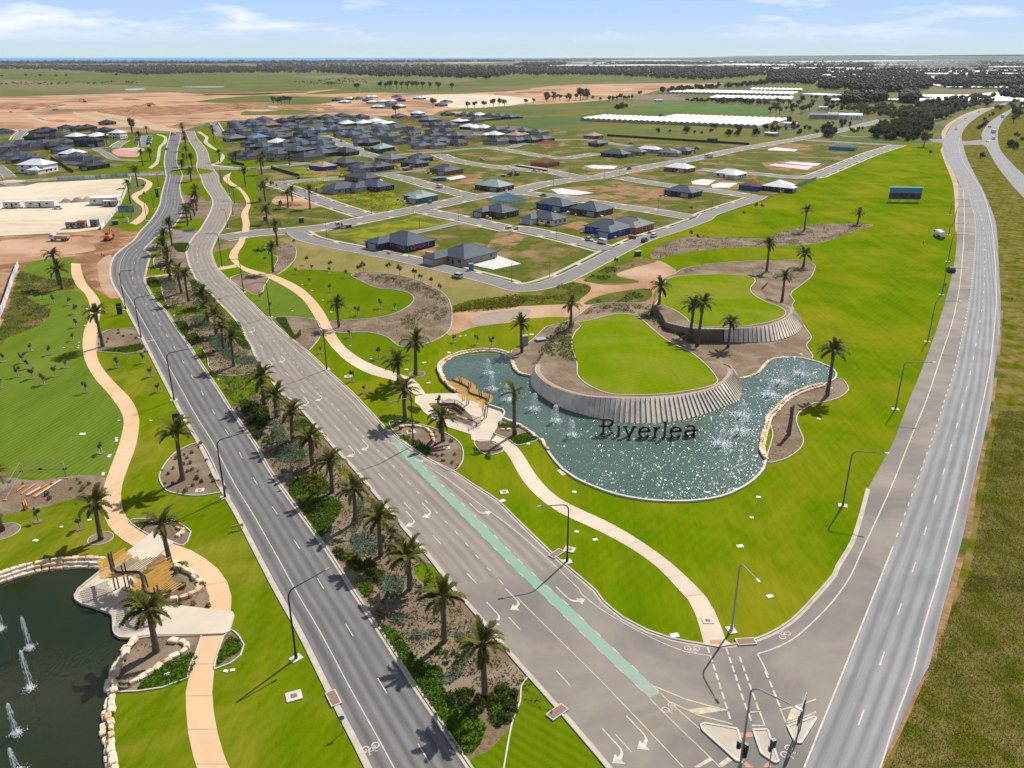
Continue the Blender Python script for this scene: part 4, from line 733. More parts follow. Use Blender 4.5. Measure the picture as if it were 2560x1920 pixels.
# ================================================================== PONDS
PR = spline(PX('B1',(1605,1260),(1630,1205),(1750,1155),(1900,1132),(2060,1125),(2160,1140),'B2',(0,1190),(30,1250),(70,1300),(165,1325),(350,1350),(1000,1400),(1700,1390),(1985,1345),(2100,1318),(2150,1270),(2212,1195),'B3',(60,1172),(160,1165),(300,1172),(430,1205),(530,1248),(582,1305),(565,1345),(480,1390),(330,1432),(200,1490),(100,1570),(40,1640),'C3',(5,150),'C2',(2190,250),(2150,360),(2150,470),(2190,525),(2170,600),(2080,700),(1950,780),(1800,840),(1600,872),(1400,880),(1150,866),(900,820),(700,750),(550,680),(440,605),(350,500),(300,440),(240,340),(130,250),(40,200),'E2',(1900,1205),(1680,1085),(1495,1022),(1530,935),(1500,885),(1250,795),(1100,720),(900,640),(700,570),(620,490),(480,350),(440,250),(435,160)), True, 2.0)
structure(sheet('pond', PR, 0.11, M['water_right']),'rippled teal pond sparkling in the sun')
def ripples(poly, z, step, amp, m, parent_label):
 xs = [p[0] for p in poly];ys = [p[1] for p in poly];nx = int((max(xs) - min(xs))/step)+1;ny = int((max(ys) - min(ys))/step)+1;g = np.random.default_rng(5)
 X = min(xs)+np.arange(nx)*step;Y = min(ys)+np.arange(ny)*step;gxx, gyy = np.meshgrid(X, Y);a = np.array([p[:2] for p in poly]);ins = np.zeros(gxx.shape, bool);j = len(a) - 1
 for i in range(len(a)):
  xi, yi = a[i];xj, yj = a[j];c = ((yi > gyy) != (yj > gyy)) & (gxx < (xj - xi)*(gyy - yi)/(yj - yi+1e-12)+xi);ins ^= c;j = i
 wv = np.sin(gxx*1.7+gyy*2.6+1.5*np.sin(gyy*.31))*.5+np.sin(gxx*3.1 - gyy*1.9)*.35
 h = z+amp*(g.normal(0,1, gxx.shape)*.8+wv*.7);jx = gxx+g.uniform(-.3,.3, gxx.shape)*step;jy = gyy+g.uniform(-.3,.3, gxx.shape)*step
 V = np.c_[jx.ravel(), jy.ravel(), h.ravel()];idx = np.arange(nx*ny).reshape(ny, nx);ok = ins[:-1, :-1] & ins[1:, :-1] & ins[:-1,1:] & ins[1:, 1:]
 p0, p1, p2, p3 = idx[:-1, :-1][ok], idx[:-1,1:][ok], idx[1:, 1:][ok], idx[1:, :-1][ok];T = np.r_[np.c_[p0, p1, p2], np.c_[p0, p2, p3]]
 return structure(link('pond_ripples', fast_mesh('pond_ripples', V, T), m), parent_label)
ripples(PR, 0.25,0.13,0.0262, M['water_right'], 'small wind ripples over the teal pond')
PL = spline(PX('C0',(-500,1700),(0,1600),(100,1560),(300,1500),(600,1475),(820,1470),(900,1478),(700,1640),'D0',(670,165),(655,200),(720,250),(960,340),(990,380),(998,480),(1035,530),(1120,555),(1110,610),(1050,700),(990,830),(930,950),(915,1080),(890,1250),(890,1400),(900,1550),(905,1700),(800,2100),(-600,2100)), True, 1.5)
structure(sheet('pond', PL, 0.11, M['water_left']),'still dark green pond in the near corner')
rim = line('C2',(310,450),(350,505),(440,608),(550,683),(700,753),(900,823),(1150,869),(1400,883),(1600,875),(1800,843),(1950,783),(2080,703),(2172,602),(2193,525))
structure(kerb('pond_rim', rim, 0.45,0.0,0.35, M['edging']))
structure(kerb('pond_rim', line('B3',(300,1168),(430,1200),(535,1243),(588,1300),(570,1350),(480,1394)),0.4,0.0,0.4, M['edging']))
patch('concrete_pad','plaza','C2',(385,610),(430,598),(485,640),(435,658), z=0.1, smooth=False)
def stone_meshes(n, lo=(0.9,0.6,0.5), hi=(1.0,0.75,0.6)):
 out = []
 for i in range(n):
  r = random.Random(i+50);bm = bmesh.new();bmesh.ops.create_cube(bm, size=1.0)
  bmesh.ops.bevel(bm, geom=bm.edges[:], offset=0.16, segments=1, affect='EDGES')
  for v in bm.verts: v.co = Vector((v.co.x*r.uniform(.85,1.15), v.co.y*r.uniform(.85,1.15), v.co.z*r.uniform(.8,1.1)))
  me = bpy.data.meshes.new('stone');bm.to_mesh(me);bm.free();me.materials.append(M['stone']);out.append(me)
 return out
STONES = stone_meshes(9)
def stone_wall(label, line_, size, rows=1, hgt=0.55, jitter=0.15, lean=0.0, z0=0.0, group='limestone block edgings'):
 a = resample(line_, step=size*0.98);c = a.mean(0)
 t = thing('stone_edging', label, 'stone edging',(c[0], c[1], 0), group=group)
 for r in range(rows):
  off = offset(a, lean*(r - (rows - 1)/2)*size*.6)
  for i in range(len(a) - 1):
   p = (off[i]+off[i+1])/2;d = a[i+1] - a[i];s = size*random.uniform(.8,1.15)
   o = link('stone', random.choice(STONES), None, t)
   o.location = (p[0] - c[0]+random.uniform(-jitter, jitter)*size*.5, p[1] - c[1]+random.uniform(-jitter, jitter)*size*.5, z0+hgt*(r*.75+.42))
   o.rotation_euler = (random.uniform(-.08,.08), random.uniform(-.08,.08), math.atan2(d[1], d[0])+random.uniform(-.15,.15)+(math.pi if random.random() < .5 else 0))
   o.scale = (s*1.02, s*random.uniform(.6,.85), hgt*random.uniform(.85,1.15))
 return t
stone_wall('double row of limestone blocks curving round the far left end of the teal pond', line('E2',(700,570),(610,500),(540,420),(470,350),(430,260),(395,160),(430,90),(500,30),(560,0),'B1',(1660,1170),(1760,1130),(1900,1108),(2060,1102),(2180,1135),(2212,1160)),0.95, rows=2, hgt=0.5, lean=1.0)
stone_wall('limestone blocks at the foot of the planted bank left of the big timber wall', line('B2',(0,1190),(20,1250),(70,1305),(165,1328)),0.9, rows=2, hgt=0.5, lean=-1.0)
stone_wall('limestone blocks below the bed beside the lone bedraggled palm', line('E2',(1490,1025),(1680,1088),(1900,1208),(2100,1360),(2200,1440),'C2',(250,345),(310,440)),0.95, hgt=0.55)
stone_wall('limestone blocks where the timber wall meets the sparkling pond', line('B2',(1965,1345),(2050,1325),(2130,1290),(2180,1230),(2212,1195),'B3',(60,1168),(160,1160),(310,1166)),0.95, hgt=0.5)
stone_wall('double row of limestone blocks along the headland with the trunk stump', line('B3',(480,1398),(330,1440),(200,1500),(110,1575),(50,1650),'C3',(15,150),'C2',(2200,250),(2165,360),(2165,470),(2200,525)),0.95, rows=2, hgt=0.5, lean=-1.0)
stone_wall('stacked limestone blocks along the north bank of the dark pond', line('C0',(-150,1640),(0,1575),(100,1535),(300,1478),(500,1445),(700,1430),(900,1438)),1.0, rows=3, hgt=0.55, lean=0.9)
stone_wall('tumbled limestone blocks down the right bank of the dark pond', line('D0',(1165,560),(1110,640),(1050,730),(1000,830),(965,930),(960,1060),(940,1180),(935,1290),(930,1400),(945,1520),(960,1650),(975,1800)),1.05, rows=2, hgt=0.5, jitter=0.4, lean=0.8)
stone_wall('garden row of pale boulders beside the palm on the dark pond bank', line('D0',(1480,560),(1590,580),(1610,640),(1540,690),(1400,760),(1340,820),(1220,900),(1120,950)),1.1, hgt=0.55, jitter=0.4)
stone_wall('curved row of white boulders in the bed beside the golden canopy', line('C0',(1440,1390),(1530,1440),(1650,1510),(1720,1590),(1740,1650),'D0',(1690,150),(1600,200),(1480,215)),1.2, hgt=0.7, jitter=0.4)
stone_wall('small boulders in the bed above the loop of the west path', line('C0',(1330,1055),(1450,1050),(1530,1090),(1580,1140),(1540,1190)),1.0, hgt=0.5, jitter=0.5)
stone_wall('line of pale boulders in the bed beside the east plaza lamp', line('C1',(1240,232),(1370,228),(1470,250),(1530,310),(1530,370)),0.95, hgt=0.5, jitter=0.3)
stone_wall('white boulders in the triangular bed of the east plaza', line('E2',(420,820),(520,880),(640,950),(740,1000),(880,1040)),0.9, hgt=0.5, jitter=0.3)
stone_wall('two short boulders near the lone bedraggled palm', line('E2',(1440,1210),(1540,1215),(1650,1210)),0.9, hgt=0.45)
# ================================================================== TIMBER-CLAD MOUNDS
zM1 = lambda x, y: 4.0 - 0.050*(y - 158)
zM2 = lambda x, y: 3.6 - 0.045*(y - 207)
def PZ(zf, *a):
 cur = None;out = []
 for p in a:
  if isinstance(p, str): cur = p
  else: out.append(on_plane(zf, cur, *p))
 return out
def mound(label, zf, wall_top, wall_bot, back, lawn, zbot, nplank, edge_label):
 t = thing('landscape_mound', label, 'mound',(wall_bot[len(wall_bot) // 2][0], wall_bot[len(wall_bot) // 2][1], 0), group='timber-walled grass mounds')
 O = Vector(t.location)
 loc = lambda pts: [(p[0] - O.x, p[1] - O.y)+tuple(p[2:]) for p in pts]
 def param(pts, m=24):
  q = [Vector(p) for p in pts];out = []
  for i in range(len(q) - 1):
   a_, b_, c_, d_ = q[max(i - 1,0)], q[i], q[i+1], q[min(i+2, len(q) - 1)]
   for j in range(m):
    t_ = j/m;h1 = (c_ - a_)*.5;h2 = (d_ - b_)*.5;out.append(tuple(b_*(2*t_**3 - 3*t_**2+1)+h1*(t_**3 - 2*t_**2+t_)+c_*(3*t_**2 - 2*t_**3)+h2*(t_**3 - t_**2)))
  return out+[tuple(q[-1])]
 top = param(wall_top);bot = param([(p[0], p[1], zbot) for p in wall_bot])
 bk = spline(back, False, 2.0)
 zl = lambda x, y: zf(x+O.x, y+O.y)
 body = sheet('bank', loc(top)+loc(bk[1:-1]),0, M['mulch'], parent=t, zf=lambda x, y: zl(x, y) - 0.02, skirt=6.0)
 lw = spline(lawn, True, 1.2)
 sheet('lawn_cap', loc(lw),0, M['lawn_top'], parent=t, zf=lambda x, y: zl(x, y)+0.05)
 n = len(lw);e1 = offset(lw+lw[:1], 0.1)[:-1];e2 = offset(lw+lw[:1], -0.1)[:-1];v = [];f = []
 for i in range(n):
  for e, dz in ((e1,-.1),(e1,.12),(e2,.12),(e2,-.1)): v.append((e[i][0] - O.x, e[i][1] - O.y, zf(*e[i])+dz))
 for i in range(n):
  j = (i+1) % n
  for k in range(3): f.append((4*i+k, 4*j+k, 4*j+k+1,4*i+k+1))
 mesh('lawn_edging', v, f, M['edging'], t)
 l2 = [(p[0], p[1]) for p in top];inner = offset(l2,0.95 if zf is zM1 else .8);inner0 = offset(l2,0.15);v = [];f = []
 for i in range(len(l2)):
  for e in (inner0, inner): v.append((e[i][0] - O.x, e[i][1] - O.y, zf(*e[i])+0.03))
 for i in range(len(l2) - 1): f.append((2*i, 2*i+1,2*i+3,2*i+2))
 o = mesh('gravel_walk', v, f, M['walk'], t)
 if o.data.polygons[0].normal.z < 0: o.data.flip_normals()
 ba, ta = np.array(bot), np.array(top);ds = np.r_[0, np.cumsum(np.linalg.norm(np.diff((ba+ta)/2, axis=0), axis=1))];tt = np.linspace(0, ds[-1], nplank+1)
 T = np.stack([np.interp(tt, ds, ta[:, k]) for k in range(3)], 1);B = np.stack([np.interp(tt, ds, ba[:, k]) for k in range(3)], 1)
 v = [];f = []
 for i in range(nplank+1): v += [tuple(Vector(T[i]) - O), tuple(Vector(B[i]) - O)]
 for i in range(nplank): f.append((2*i, 2*i+1,2*i+3,2*i+2))
 mesh('wall_backing', v, f, M['black_metal'], t)
 for i in range(nplank):
  g = i % 3;lift = (0.06+0.09*(2 - g))       # sawtooth: later planks of a group stand further out
  a0, a1 = Vector(T[i]), Vector(T[i+1]);b0, b1 = Vector(B[i]), Vector(B[i+1])
  e = 0.04;c0, c1 = a0.lerp(a1, e), a0.lerp(a1,1 - e);d0, d1 = b0.lerp(b1, e), b0.lerp(b1,1 - e)
  nrm = (d0 - c0).cross(c1 - c0);
  if nrm.length < 1e-4: continue
  nrm.normalize()
  if nrm.z < 0: nrm = -nrm
  if g == 0: c0 = a0.lerp(a1,0.22);d0 = b0.lerp(b1,0.22)
  l0, l1 = lift+0.07, lift;th = 0.12
  v = []
  for p, l in ((c0, l0),(c1, l1),(d1, l1),(d0, l0)): v.append(p+nrm*l - O)
  for p, l in ((c0, l0),(c1, l1),(d1, l1),(d0, l0)): v.append(p+nrm*(l - th - .1) - O)
  o = mesh('plank', v, [(3,2,1,0),(0,1,5,4),(1,2,6,5),(2,3,7,6),(3,0,4,7)], M['timber_grey'], t)
  bm = bmesh.new();bm.from_mesh(o.data);bmesh.ops.recalc_face_normals(bm, faces=bm.faces)
  f0 = max(bm.faces, key=lambda q: q.calc_area())
  if f0.normal.dot(nrm) < 0: bmesh.ops.reverse_faces(bm, faces=bm.faces)
  bm.to_mesh(o.data);bm.free()
 return t
W1B = PX('B2',(165,1315),(175,1400),(240,1480),(400,1580),'C2',(630,138),(880,190),(1160,208),(1440,183),(1680,120),(1810,74),(1880,45),'B2',(1950,1540),(1983,1450),(1990,1390),(1960,1330))
mound('near grass mound with tall plank wall standing in the pond', zM1,
 PZ(zM1,'B2',(215,1212),(214,1285),(300,1370),(450,1440),(650,1490),(900,1506),(1150,1507),(1400,1492),(1600,1462),(1700,1436),(1765,1410),(1835,1368),(1882,1320),(1900,1280),(1888,1248)), W1B,
 PZ(zM1,'B2',(1885,1243),(1760,1170),(1600,1080),(1480,1000),(1300,850),(1230,760),(1130,695),(900,690),(700,720),(600,780),(440,880),(320,1060),(215,1210)),
 PZ(zM1,'B2',(850,1468),(1000,1478),(1200,1476),(1400,1460),(1640,1420),(1750,1388),(1775,1345),(1700,1240),(1560,1120),(1350,1010),(1230,920),(1140,840),(1080,795),(1000,778),(900,776),(780,802),(650,836),(545,850),(592,882),(550,930),(515,1010),(530,1100),(560,1200),(570,1310),(640,1380),(740,1432)),0.05,210,'')
mound('far grass mound with low plank wall behind the first mound', zM2,
 PZ(zM2,'B2',(1330,850),(1400,870),(1550,900),(1750,907),(2000,902),(2212,880),'B3',(60,862),(130,835),(190,795),(216,755),(200,722),(130,690)),
 PX('B2',(1326,858),(1400,922),(1550,972),(1750,1008),(2000,1026),(2232,1018),'B3',(95,1003),(185,976),(262,934),(300,880),(275,815),(215,742)),
 PZ(zM2,'B3',(130,690),(0,640),(-60,560),(0,490),(-100,455),'B2',(2000,425),(1800,418),(1420,432),(1300,500),(1220,700),(1280,760),(1330,850)),
 PZ(zM2,'B2',(1235,705),(1290,620),(1310,530),(1340,480),(1430,450),(1600,440),(1800,435),(2000,445),(2085,468),(2100,500),(2058,560),(2100,620),(2212,680),'B3',(100,715),(153,760),(125,805),(0,850),'B2',(2000,886),(1800,890),(1640,885),(1550,860),(1500,810),(1400,742),(1300,706)),0.05,150,'')
# ---- letters of the pond sign, in strokes
def letter_sign():
 base = [gp('E3', *p, z=0.2) for p in ((190,515),(460,550),(640,565),(900,575),(1085,575),(1250,580),(1440,572),(1690,545))]
 t = thing('letter_sign','row of dark metal letters spelling Riverlea standing in the pond','sign',(base[3][0], base[3][1], 0))
 arc = lambda cx, cy, rx, ry, a0, a1, n=14: [(cx+rx*math.cos(math.radians(a0+(a1 - a0)*i/n)), cy+ry*math.sin(math.radians(a0+(a1 - a0)*i/n))) for i in range(n+1)]
 H, X = 3.3,2.35
 G = {'R': [[(0,0),(0, H)], [(-.55, H),(.9, H)]+arc(.9, H - .72,.95,.72,90,-90)+[(-.75, H - 1.44)], [(1.0, H - 1.44),(2.0,0)], [(-.4,0),(.4,0)]],
  'i': [[(0,0),(0, X - .1)], [(-.35, X - .1),(.08, X - .1)], [(-.35,0),(.35,0)]], 'v': [[(-.95, X),(0,0),(.95, X)], [(-1.25, X),(-.6, X)], [(.6, X),(1.25, X)]],
  'e': [[(-1.0, X*.56),(.98, X*.62)]+arc(0, X/2,1.05, X/2,15,325,22)], 'r': [[(0,0),(0, X - .1)], [(-.4, X - .1),(.08, X - .1)], [(0, X*.62),(.35, X*.9),(.85, X)], [(-.38,0),(.38,0)]],
  'l': [[(0,0),(0, H+.2)], [(-.45,0),(.45,0)], [(-.35, H+.2),(.05, H+.2)]], 'a': [arc(-.05, X*.68,.85, X*.32,155,0,10)+[(.8,.1)], [(.8, X*.55),(-.2, X*.5)]+arc(-.15, X*.27,.85, X*.25,100,330,14)+[(.8,.55)], [(.8, X*.55),(1.5, X*.58)], [(.6,0),(1.2,0)]]}
 for ch, b, nb in zip('Riverlea', base, base[1:]+base[-1:]):
  mb = MB()
  for st in G[ch]:
   for p, q in zip(st[:-1], st[1:]):
    d = Vector((q[0] - p[0], q[1] - p[1]));
    if d.length < 1e-3: continue
    e = d.normalized()*0.08
    mb.bar((p[0] - e.x, 0, p[1] - e.y),(q[0]+e.x, 0, q[1]+e.y),0.55,0.40)
  o = mb.build('letter', M['bronze'], t, (b[0] - t.location.x, b[1] - t.location.y, 0.2));o['label'] = 'letter '+ch
  o.rotation_euler = (0,0,0.0)
 return t
letter_sign()
# ================================================================== ESTATE STREETS
STREETS = []
def street(q, w, walks=(1,1), verge=1.6):
 c = line(*q, step=2.5);STREETS.append((c, w, walks, verge))
street(('B0',(1900,128),'B1',(0,78),(300,58),(600,28),'A1',(1000,1540),(1300,1480),(1600,1418),(1900,1355),'A2',(0,1315),(200,1262),(500,1210),(715,1190),(900,1150),(1200,1090),(1500,1040),(1700,1000),(1900,955),(2212,900),'A3',(300,848),(480,812),(700,765),(900,715),(1000,690)),8.5)
street(('B1',(330,62),(450,135),(800,212),(1200,290),(1700,405),(2150,525),'B2',(60,562),(250,540),(450,475),(700,350),(950,220),(1150,130),(1400,50),(1650,-40),'A2',(1700,1510),(1900,1440),(2100,1375),(2150,1345)),7.6,(1,0))
street(('F1',(1880,1510),(1500,1390),(1100,1250),(700,1090),(430,1000),(330,975),(360,955),(500,945),(900,905),(1300,880),(1480,865)),7.0,(1,1))
street(('F2',(350,805),(500,835),(700,885),(1000,970),(1450,1085)),7.0)
street(('F2',(200,815),(350,805),(600,780),(860,755)),6.5,(0,0))
street(('F2',(1000,580),(1150,640),(1400,690),(1700,730),(2000,760),(2212,770),'A2',(0,1085),(250,1120),(540,1180)),7.5)
street(('A1',(1440,1475),(1600,1508),(1900,1570),(2212,1640),'B2',(0,32),(300,90),(650,175),(830,222)),7.2)
street(('B1',(930,168),(1100,135),'B1',(1450,58),(1760,-8)),4.5,(0,0))
street(('A2',(0,1318),(180,1330),(400,1355),(700,1400),(880,1430),(1200,1475),(1560,1535)),7.2)
street(('A2',(930,1188),(1200,1235),(1500,1275),(1800,1310),(2050,1350),(2130,1362)),7.2)
street(('A2',(1620,1118),(1900,1140),(2212,1165),'A3',(150,1182),(370,1185),(480,1150),(700,1060),(900,980),(1130,908)),7.2)
street(('A3',(330,865),(700,885),(1060,905)),6.5,(0,1))
street(('A1',(560,825),(700,880),(850,940),(1000,1000),(1100,1010)),7.5)
street(('A1',(860,1000),(1000,1003),(1300,985),(1600,965),(1850,940),(2050,933),(2212,925),'A2',(60,905),(330,868),(640,862),(900,900),(1030,920)),8.0,(0,0))
street(('A1',(2080,935),(2212,960),'A2',(150,985),(400,1022),(560,1008),(740,980)),7.0)
street(('A1',(520,510),(620,540),(700,570),(850,620),(1000,665),(1060,680)),9.0,(1,1))
street(('A1',(1500,690),(1650,760),(1540,790),(1200,800)),6.5,(0,0))
street(('A0',(1870,1115),(2100,1115),'A1',(0,1112),(150,1100),(400,1073),(480,1063)),8.0,(1,0))
street(('A0',(1450,1148),(1300,1158),(1100,1163),(700,1180),(500,1195),(230,1215),(100,1222),(-100,1240)),8.5,(1,0))
street(('F4',(170,1130),(60,1020),(-60,930)),7.0,(1,0))
street(('F4',(290,480),(330,410),(430,330),(520,300)),6.5,(1,1))
street(('A0',(1220,1045),(1000,1030),(900,975),(830,940),(850,935),(950,930)),6.5,(0,0))
street(('A0',(1000,935),(1030,905),(1090,870)),6.5,(1,0))
street(('A0',(1235,925),(1255,880),(1270,825)),9.0,(0,0))
street(('A0',(1900,830),(1870,770),(1840,712)),7.0,(0,1))
street(('F4',(0,1190),(200,1250),(350,1280)),7.0,(0,0))
street(('A3',(650,765),(760,740),(880,720),(1000,690)),6.0,(0,0))
street(('A3',(640,825),(700,835),(870,838)),5.0,(0,0))
POLYS = []
for c, w, wk, vg in STREETS:
 l, r = offset(c, w/2), offset(c, -w/2);POLYS.append([tuple(p) for p in l]+[tuple(p) for p in r[::-1]])
MAINP = [[tuple(p) for p in resample(RL, 160)]+[tuple(p) for p in resample(RR, 160)[::-1]], [tuple(p) for p in resample(LL, 160)]+[tuple(p) for p in resample(LR, 160)[::-1]]]
BB = [(min(p[0] for p in q), max(p[0] for p in q), min(p[1] for p in q), max(p[1] for p in q)) for q in POLYS+MAINP]
def on_road(p, skip=-1):
 for i, q in enumerate(POLYS+MAINP):
  if i == skip: continue
  b = BB[i]
  if b[0] <= p[0] <= b[1] and b[2] <= p[1] <= b[3] and inside(q, p[0], p[1]): return True
 return False
def runs(ln, skip):
 a = resample(ln, step=1.6);out = [];cur = []
 for p in a:
  if on_road(p, skip):
   if len(cur) > 2: out.append(cur)
   cur = []
  else: cur.append(tuple(p))
 if len(cur) > 2: out.append(cur)
 return out
for i, (c, w, wk, vg) in enumerate(STREETS):
 s = structure(band('street', offset(c, w/2), offset(c, -w/2),0.086+0.0015*(i % 9), M['street'], step=3.0))
 far = c[len(c) // 2][1] > 900
 for sd in (1,-1):
  for q in runs(offset(c, sd*(w/2)), i):
   q = q[::2] if len(q) > 6 else q
   kerb('kerb', q, 0.5,0.0,0.15, M['kerb'], parent=s)
  if wk[0 if sd > 0 else 1]:
   for q in runs(offset(c, sd*(w/2+vg+0.9)), i):
    if length(q) < 8: continue
    q = resample(q, step=4.0)
    structure(band('footpath', offset(q, 0.75), offset(q, -0.75),0.075+0.001*(i % 7), M['concrete']))
    if not far:
     for k in range(2, len(q) - 2,5):
      d = np.array(q[k+1]) - np.array(q[k]);d /= np.linalg.norm(d);n_ = np.array([-d[1], d[0]])*-sd;p = np.array(q[k])
      sheet('driveway_apron', [tuple(p+d*1.6), tuple(p - d*1.6), tuple(p - d*1.6+n_*(vg+.8)), tuple(p+d*1.6+n_*(vg+.8))], 0.072, M['concrete'], parent=s)
def roundabout(tag_, x, y, ro, ri, m):
 c = gp(tag_, x, y);ci = lambda r, n=36: [(c[0]+r*math.cos(a), c[1]+r*math.sin(a)) for a in np.linspace(0,2*math.pi, n+1)[:-1]]
 structure(sheet('roundabout', ci(ro),0.104, M['street']));structure(sheet('roundabout_apron', ci(ri+1.0),0.16, M['concrete'], skirt=.15));structure(sheet('roundabout_bed', ci(ri),0.2, M[m], skirt=.15))
roundabout('A2',715,1188,10.5,4.2,'weeds');roundabout('F2',1615,505,10,3.5,'mulch')
patch('roundabout_bed','lawn_green','A0',(1450,1143),(1560,1115),(1700,1108),(1835,1130),(1800,1150),(1640,1165),(1500,1160), z=0.14)
patch('roundabout_bed','concrete','F4',(50,1195),(200,1175),(430,1185),(380,1210),(150,1225),(0,1220), z=0.14)
# ---- lots
for q in (('B1',(620,90),(860,40),(1100,-10),'A1',(1270,1555),(1400,1520),(1680,1580),(1440,1640),'B1',(900,155)),('A1',(640,1345),(800,1310),(1000,1280),(1180,1320),(1290,1370),(1300,1440),(1060,1490),(900,1450),(760,1400)),('A1',(310,1240),(560,1215),(640,1225),(540,1285),(380,1275)),('A1',(180,1110),(420,1100),(560,1130),(700,1180),(560,1190),(380,1180))):
 patch('weed_lot','yellowweeds', *q, z=0.052, smooth=False)
for q in (('A1',(1560,985),(1800,955),(2212,965),'A2',(190,1000),'A1',(2212,1060),(1950,1050),(1700,1010)),('A2',(0,970),(200,1000),'A2',(0,1060)),('A2',(370,1130),(560,1150),(850,1150),(880,1130),(640,1080),(440,1060)),('A2',(980,1185),(1150,1140),(1450,1130),(1720,1140),(1600,1190),(1350,1240),(1150,1215)),('A2',(0,1160),(200,1150),(400,1180),(440,1195),(200,1240),(0,1280)),('A1',(1290,1150),(1480,1120),(2212,1130),'A2',(0,1250),'A1',(2000,1340),(1700,1270),(1500,1215)),('A2',(1000,1480),(1200,1490),(1480,1540),(1300,1640),(1100,1600)),('B1',(1560,110),(1800,30),(2212,80),'B2',(0,80),(400,160),(760,240),(600,320),(150,480),(0,485),'B1',(2100,440),(1900,280)),('A2',(1100,1380),(1400,1350),(1800,1320),(1980,1350),(1650,1480),(1300,1460))):
 patch('grassed_lot','weeds', *q, z=0.05, smooth=False)
for q in (('A2',(300,1300),(500,1270),(900,1250),(1250,1280),(1450,1300),(1300,1360),(1000,1420),(760,1380),(500,1340)),('A2',(600,1100),(800,1075),(1000,1090),(850,1130),(620,1125)),('A1',(1700,1240),(1850,1190),(2000,1210),(1900,1250)),('B2',(-180,140),(0,80),(110,100),(80,160),(0,200),'B1',(1900,330)),('A3',(0,920),(150,890),(420,905),(300,940),(0,960)),('A3',(-60,1060),(200,1040),(500,1070),(380,1130),(0,1120)),('A2',(1500,1240),(1700,1200),(2000,1230),(1980,1290),(1700,1290)),('A2',(160,900),(400,880),(500,910),(300,935)),('A1',(380,1100),(560,1120),(720,1130),(760,1180),(560,1180)),('A1',(1200,1080),(1480,1060),(1500,1105),(1250,1125)),('A2',(1600,1050),(1800,1070),(1700,1095)),('A2',(600,1560),(700,1600),(560,1640),(420,1600)),('B1',(1350,190),(1560,160),(1600,210),(1480,260),(1350,230))):
 patch('bare_earth','lot_dirt', *q, z=0.056, smooth=False)
SLABS = [(('B1',(1800,345),(2080,275),(2290,350),(2050,400)),'white slab just poured beside the grey-roofed brick house'),(('A2',(335,1295),(430,1285),(710,1325),(560,1345),(400,1335)),'long white slab with dirt around it behind the blue framed house'),(('A2',(620,1092),(700,1083),(910,1092),(880,1118),(700,1115)),'white slab on the lot beside the small roundabout'),
  (('A2',(1545,1225),(1640,1205),(1760,1215),(1690,1260),(1560,1250)),'left slab of the pair beside the dark-walled house'),(('A2',(1720,1255),(1800,1235),(1950,1240),(1880,1280),(1730,1280)),'right slab of the pair beside the dark-walled house'),(('A1',(1640,1195),(1780,1170),(1820,1190),(1680,1215)),'white slab behind the teal tarpaulins'),(('A1',(900,1225),(1080,1205),(1100,1220),(1000,1250)),'white slab behind the orange brick house'),
  (('A3',(0,945),(70,930),(260,950),(230,965),(0,955)),'farthest slab by the blue-wrapped house with roof trusses'),(('A3',(120,1065),(200,1055),(460,1070),(420,1090),(380,1090)),'white slab behind the pink prepared pad')]
for q, lb in SLABS:
 tag(sheet('house_slab', PX(*q),0.3, M['slab'], kind=None, skirt=.3),'fresh concrete '+lb, 'house slab','poured house slabs')
tag(sheet('slab_formwork', PX('A3',(0,1085),(60,1070),(390,1095),(340,1125)),0.25, mat('pink_membrane',(0.55,0.24,0.22),0.7, c2=(0.6,0.5,0.48), scale=0.6, contrast=(.5,.6)), kind=None, skirt=.25),'pink membrane and formwork pad awaiting concrete by the boundary street','house slab')
# ================================================================== HOUSES
def hip(mb, cx, cy, w, d, z, pitch=0.42, ov=0.55, mi=0):
 """hip roof over w (x) by d (y)"""
 W, D = w/2+ov, d/2+ov;r = min(W, D);h = r*pitch;zt = z+h
 if W >= D: rx = W - D;ridge = [(cx - rx, cy, zt),(cx+rx, cy, zt)]
 else: ry = D - W;ridge = [(cx, cy - ry, zt),(cx, cy+ry, zt)]
 c = [(cx - W, cy - D, z),(cx+W, cy - D, z),(cx+W, cy+D, z),(cx - W, cy+D, z)]
 b = [(p[0], p[1], z - .18) for p in c]
 v = c+ridge+b
 if W >= D: f = [(0,1,5,4),(1,2,5),(2,3,4,5),(3,0,4)]
 else: f = [(0,1,4),(1,2,5,4),(2,3,5),(3,0,4,5)]
 f += [(6,7,1,0),(7,8,2,1),(8,9,3,2),(9,6,0,3),(9,8,7,6)]
 mb.add(v, f, mi);return ridge
def window(parent, x, y, z, w, h, rz, m=None, name='window'):
 mb = MB();mb.box((0,0,0),(w+.16,.12, h+.16), mi=0);mb.box((0,-.05,0),(w, .08, h), mi=1)
 o = mb.build(name, [M['white'] if m is None else m, M['glass']], parent);o.location = (x, y, z);o.rotation_euler = (0,0, rz);return o
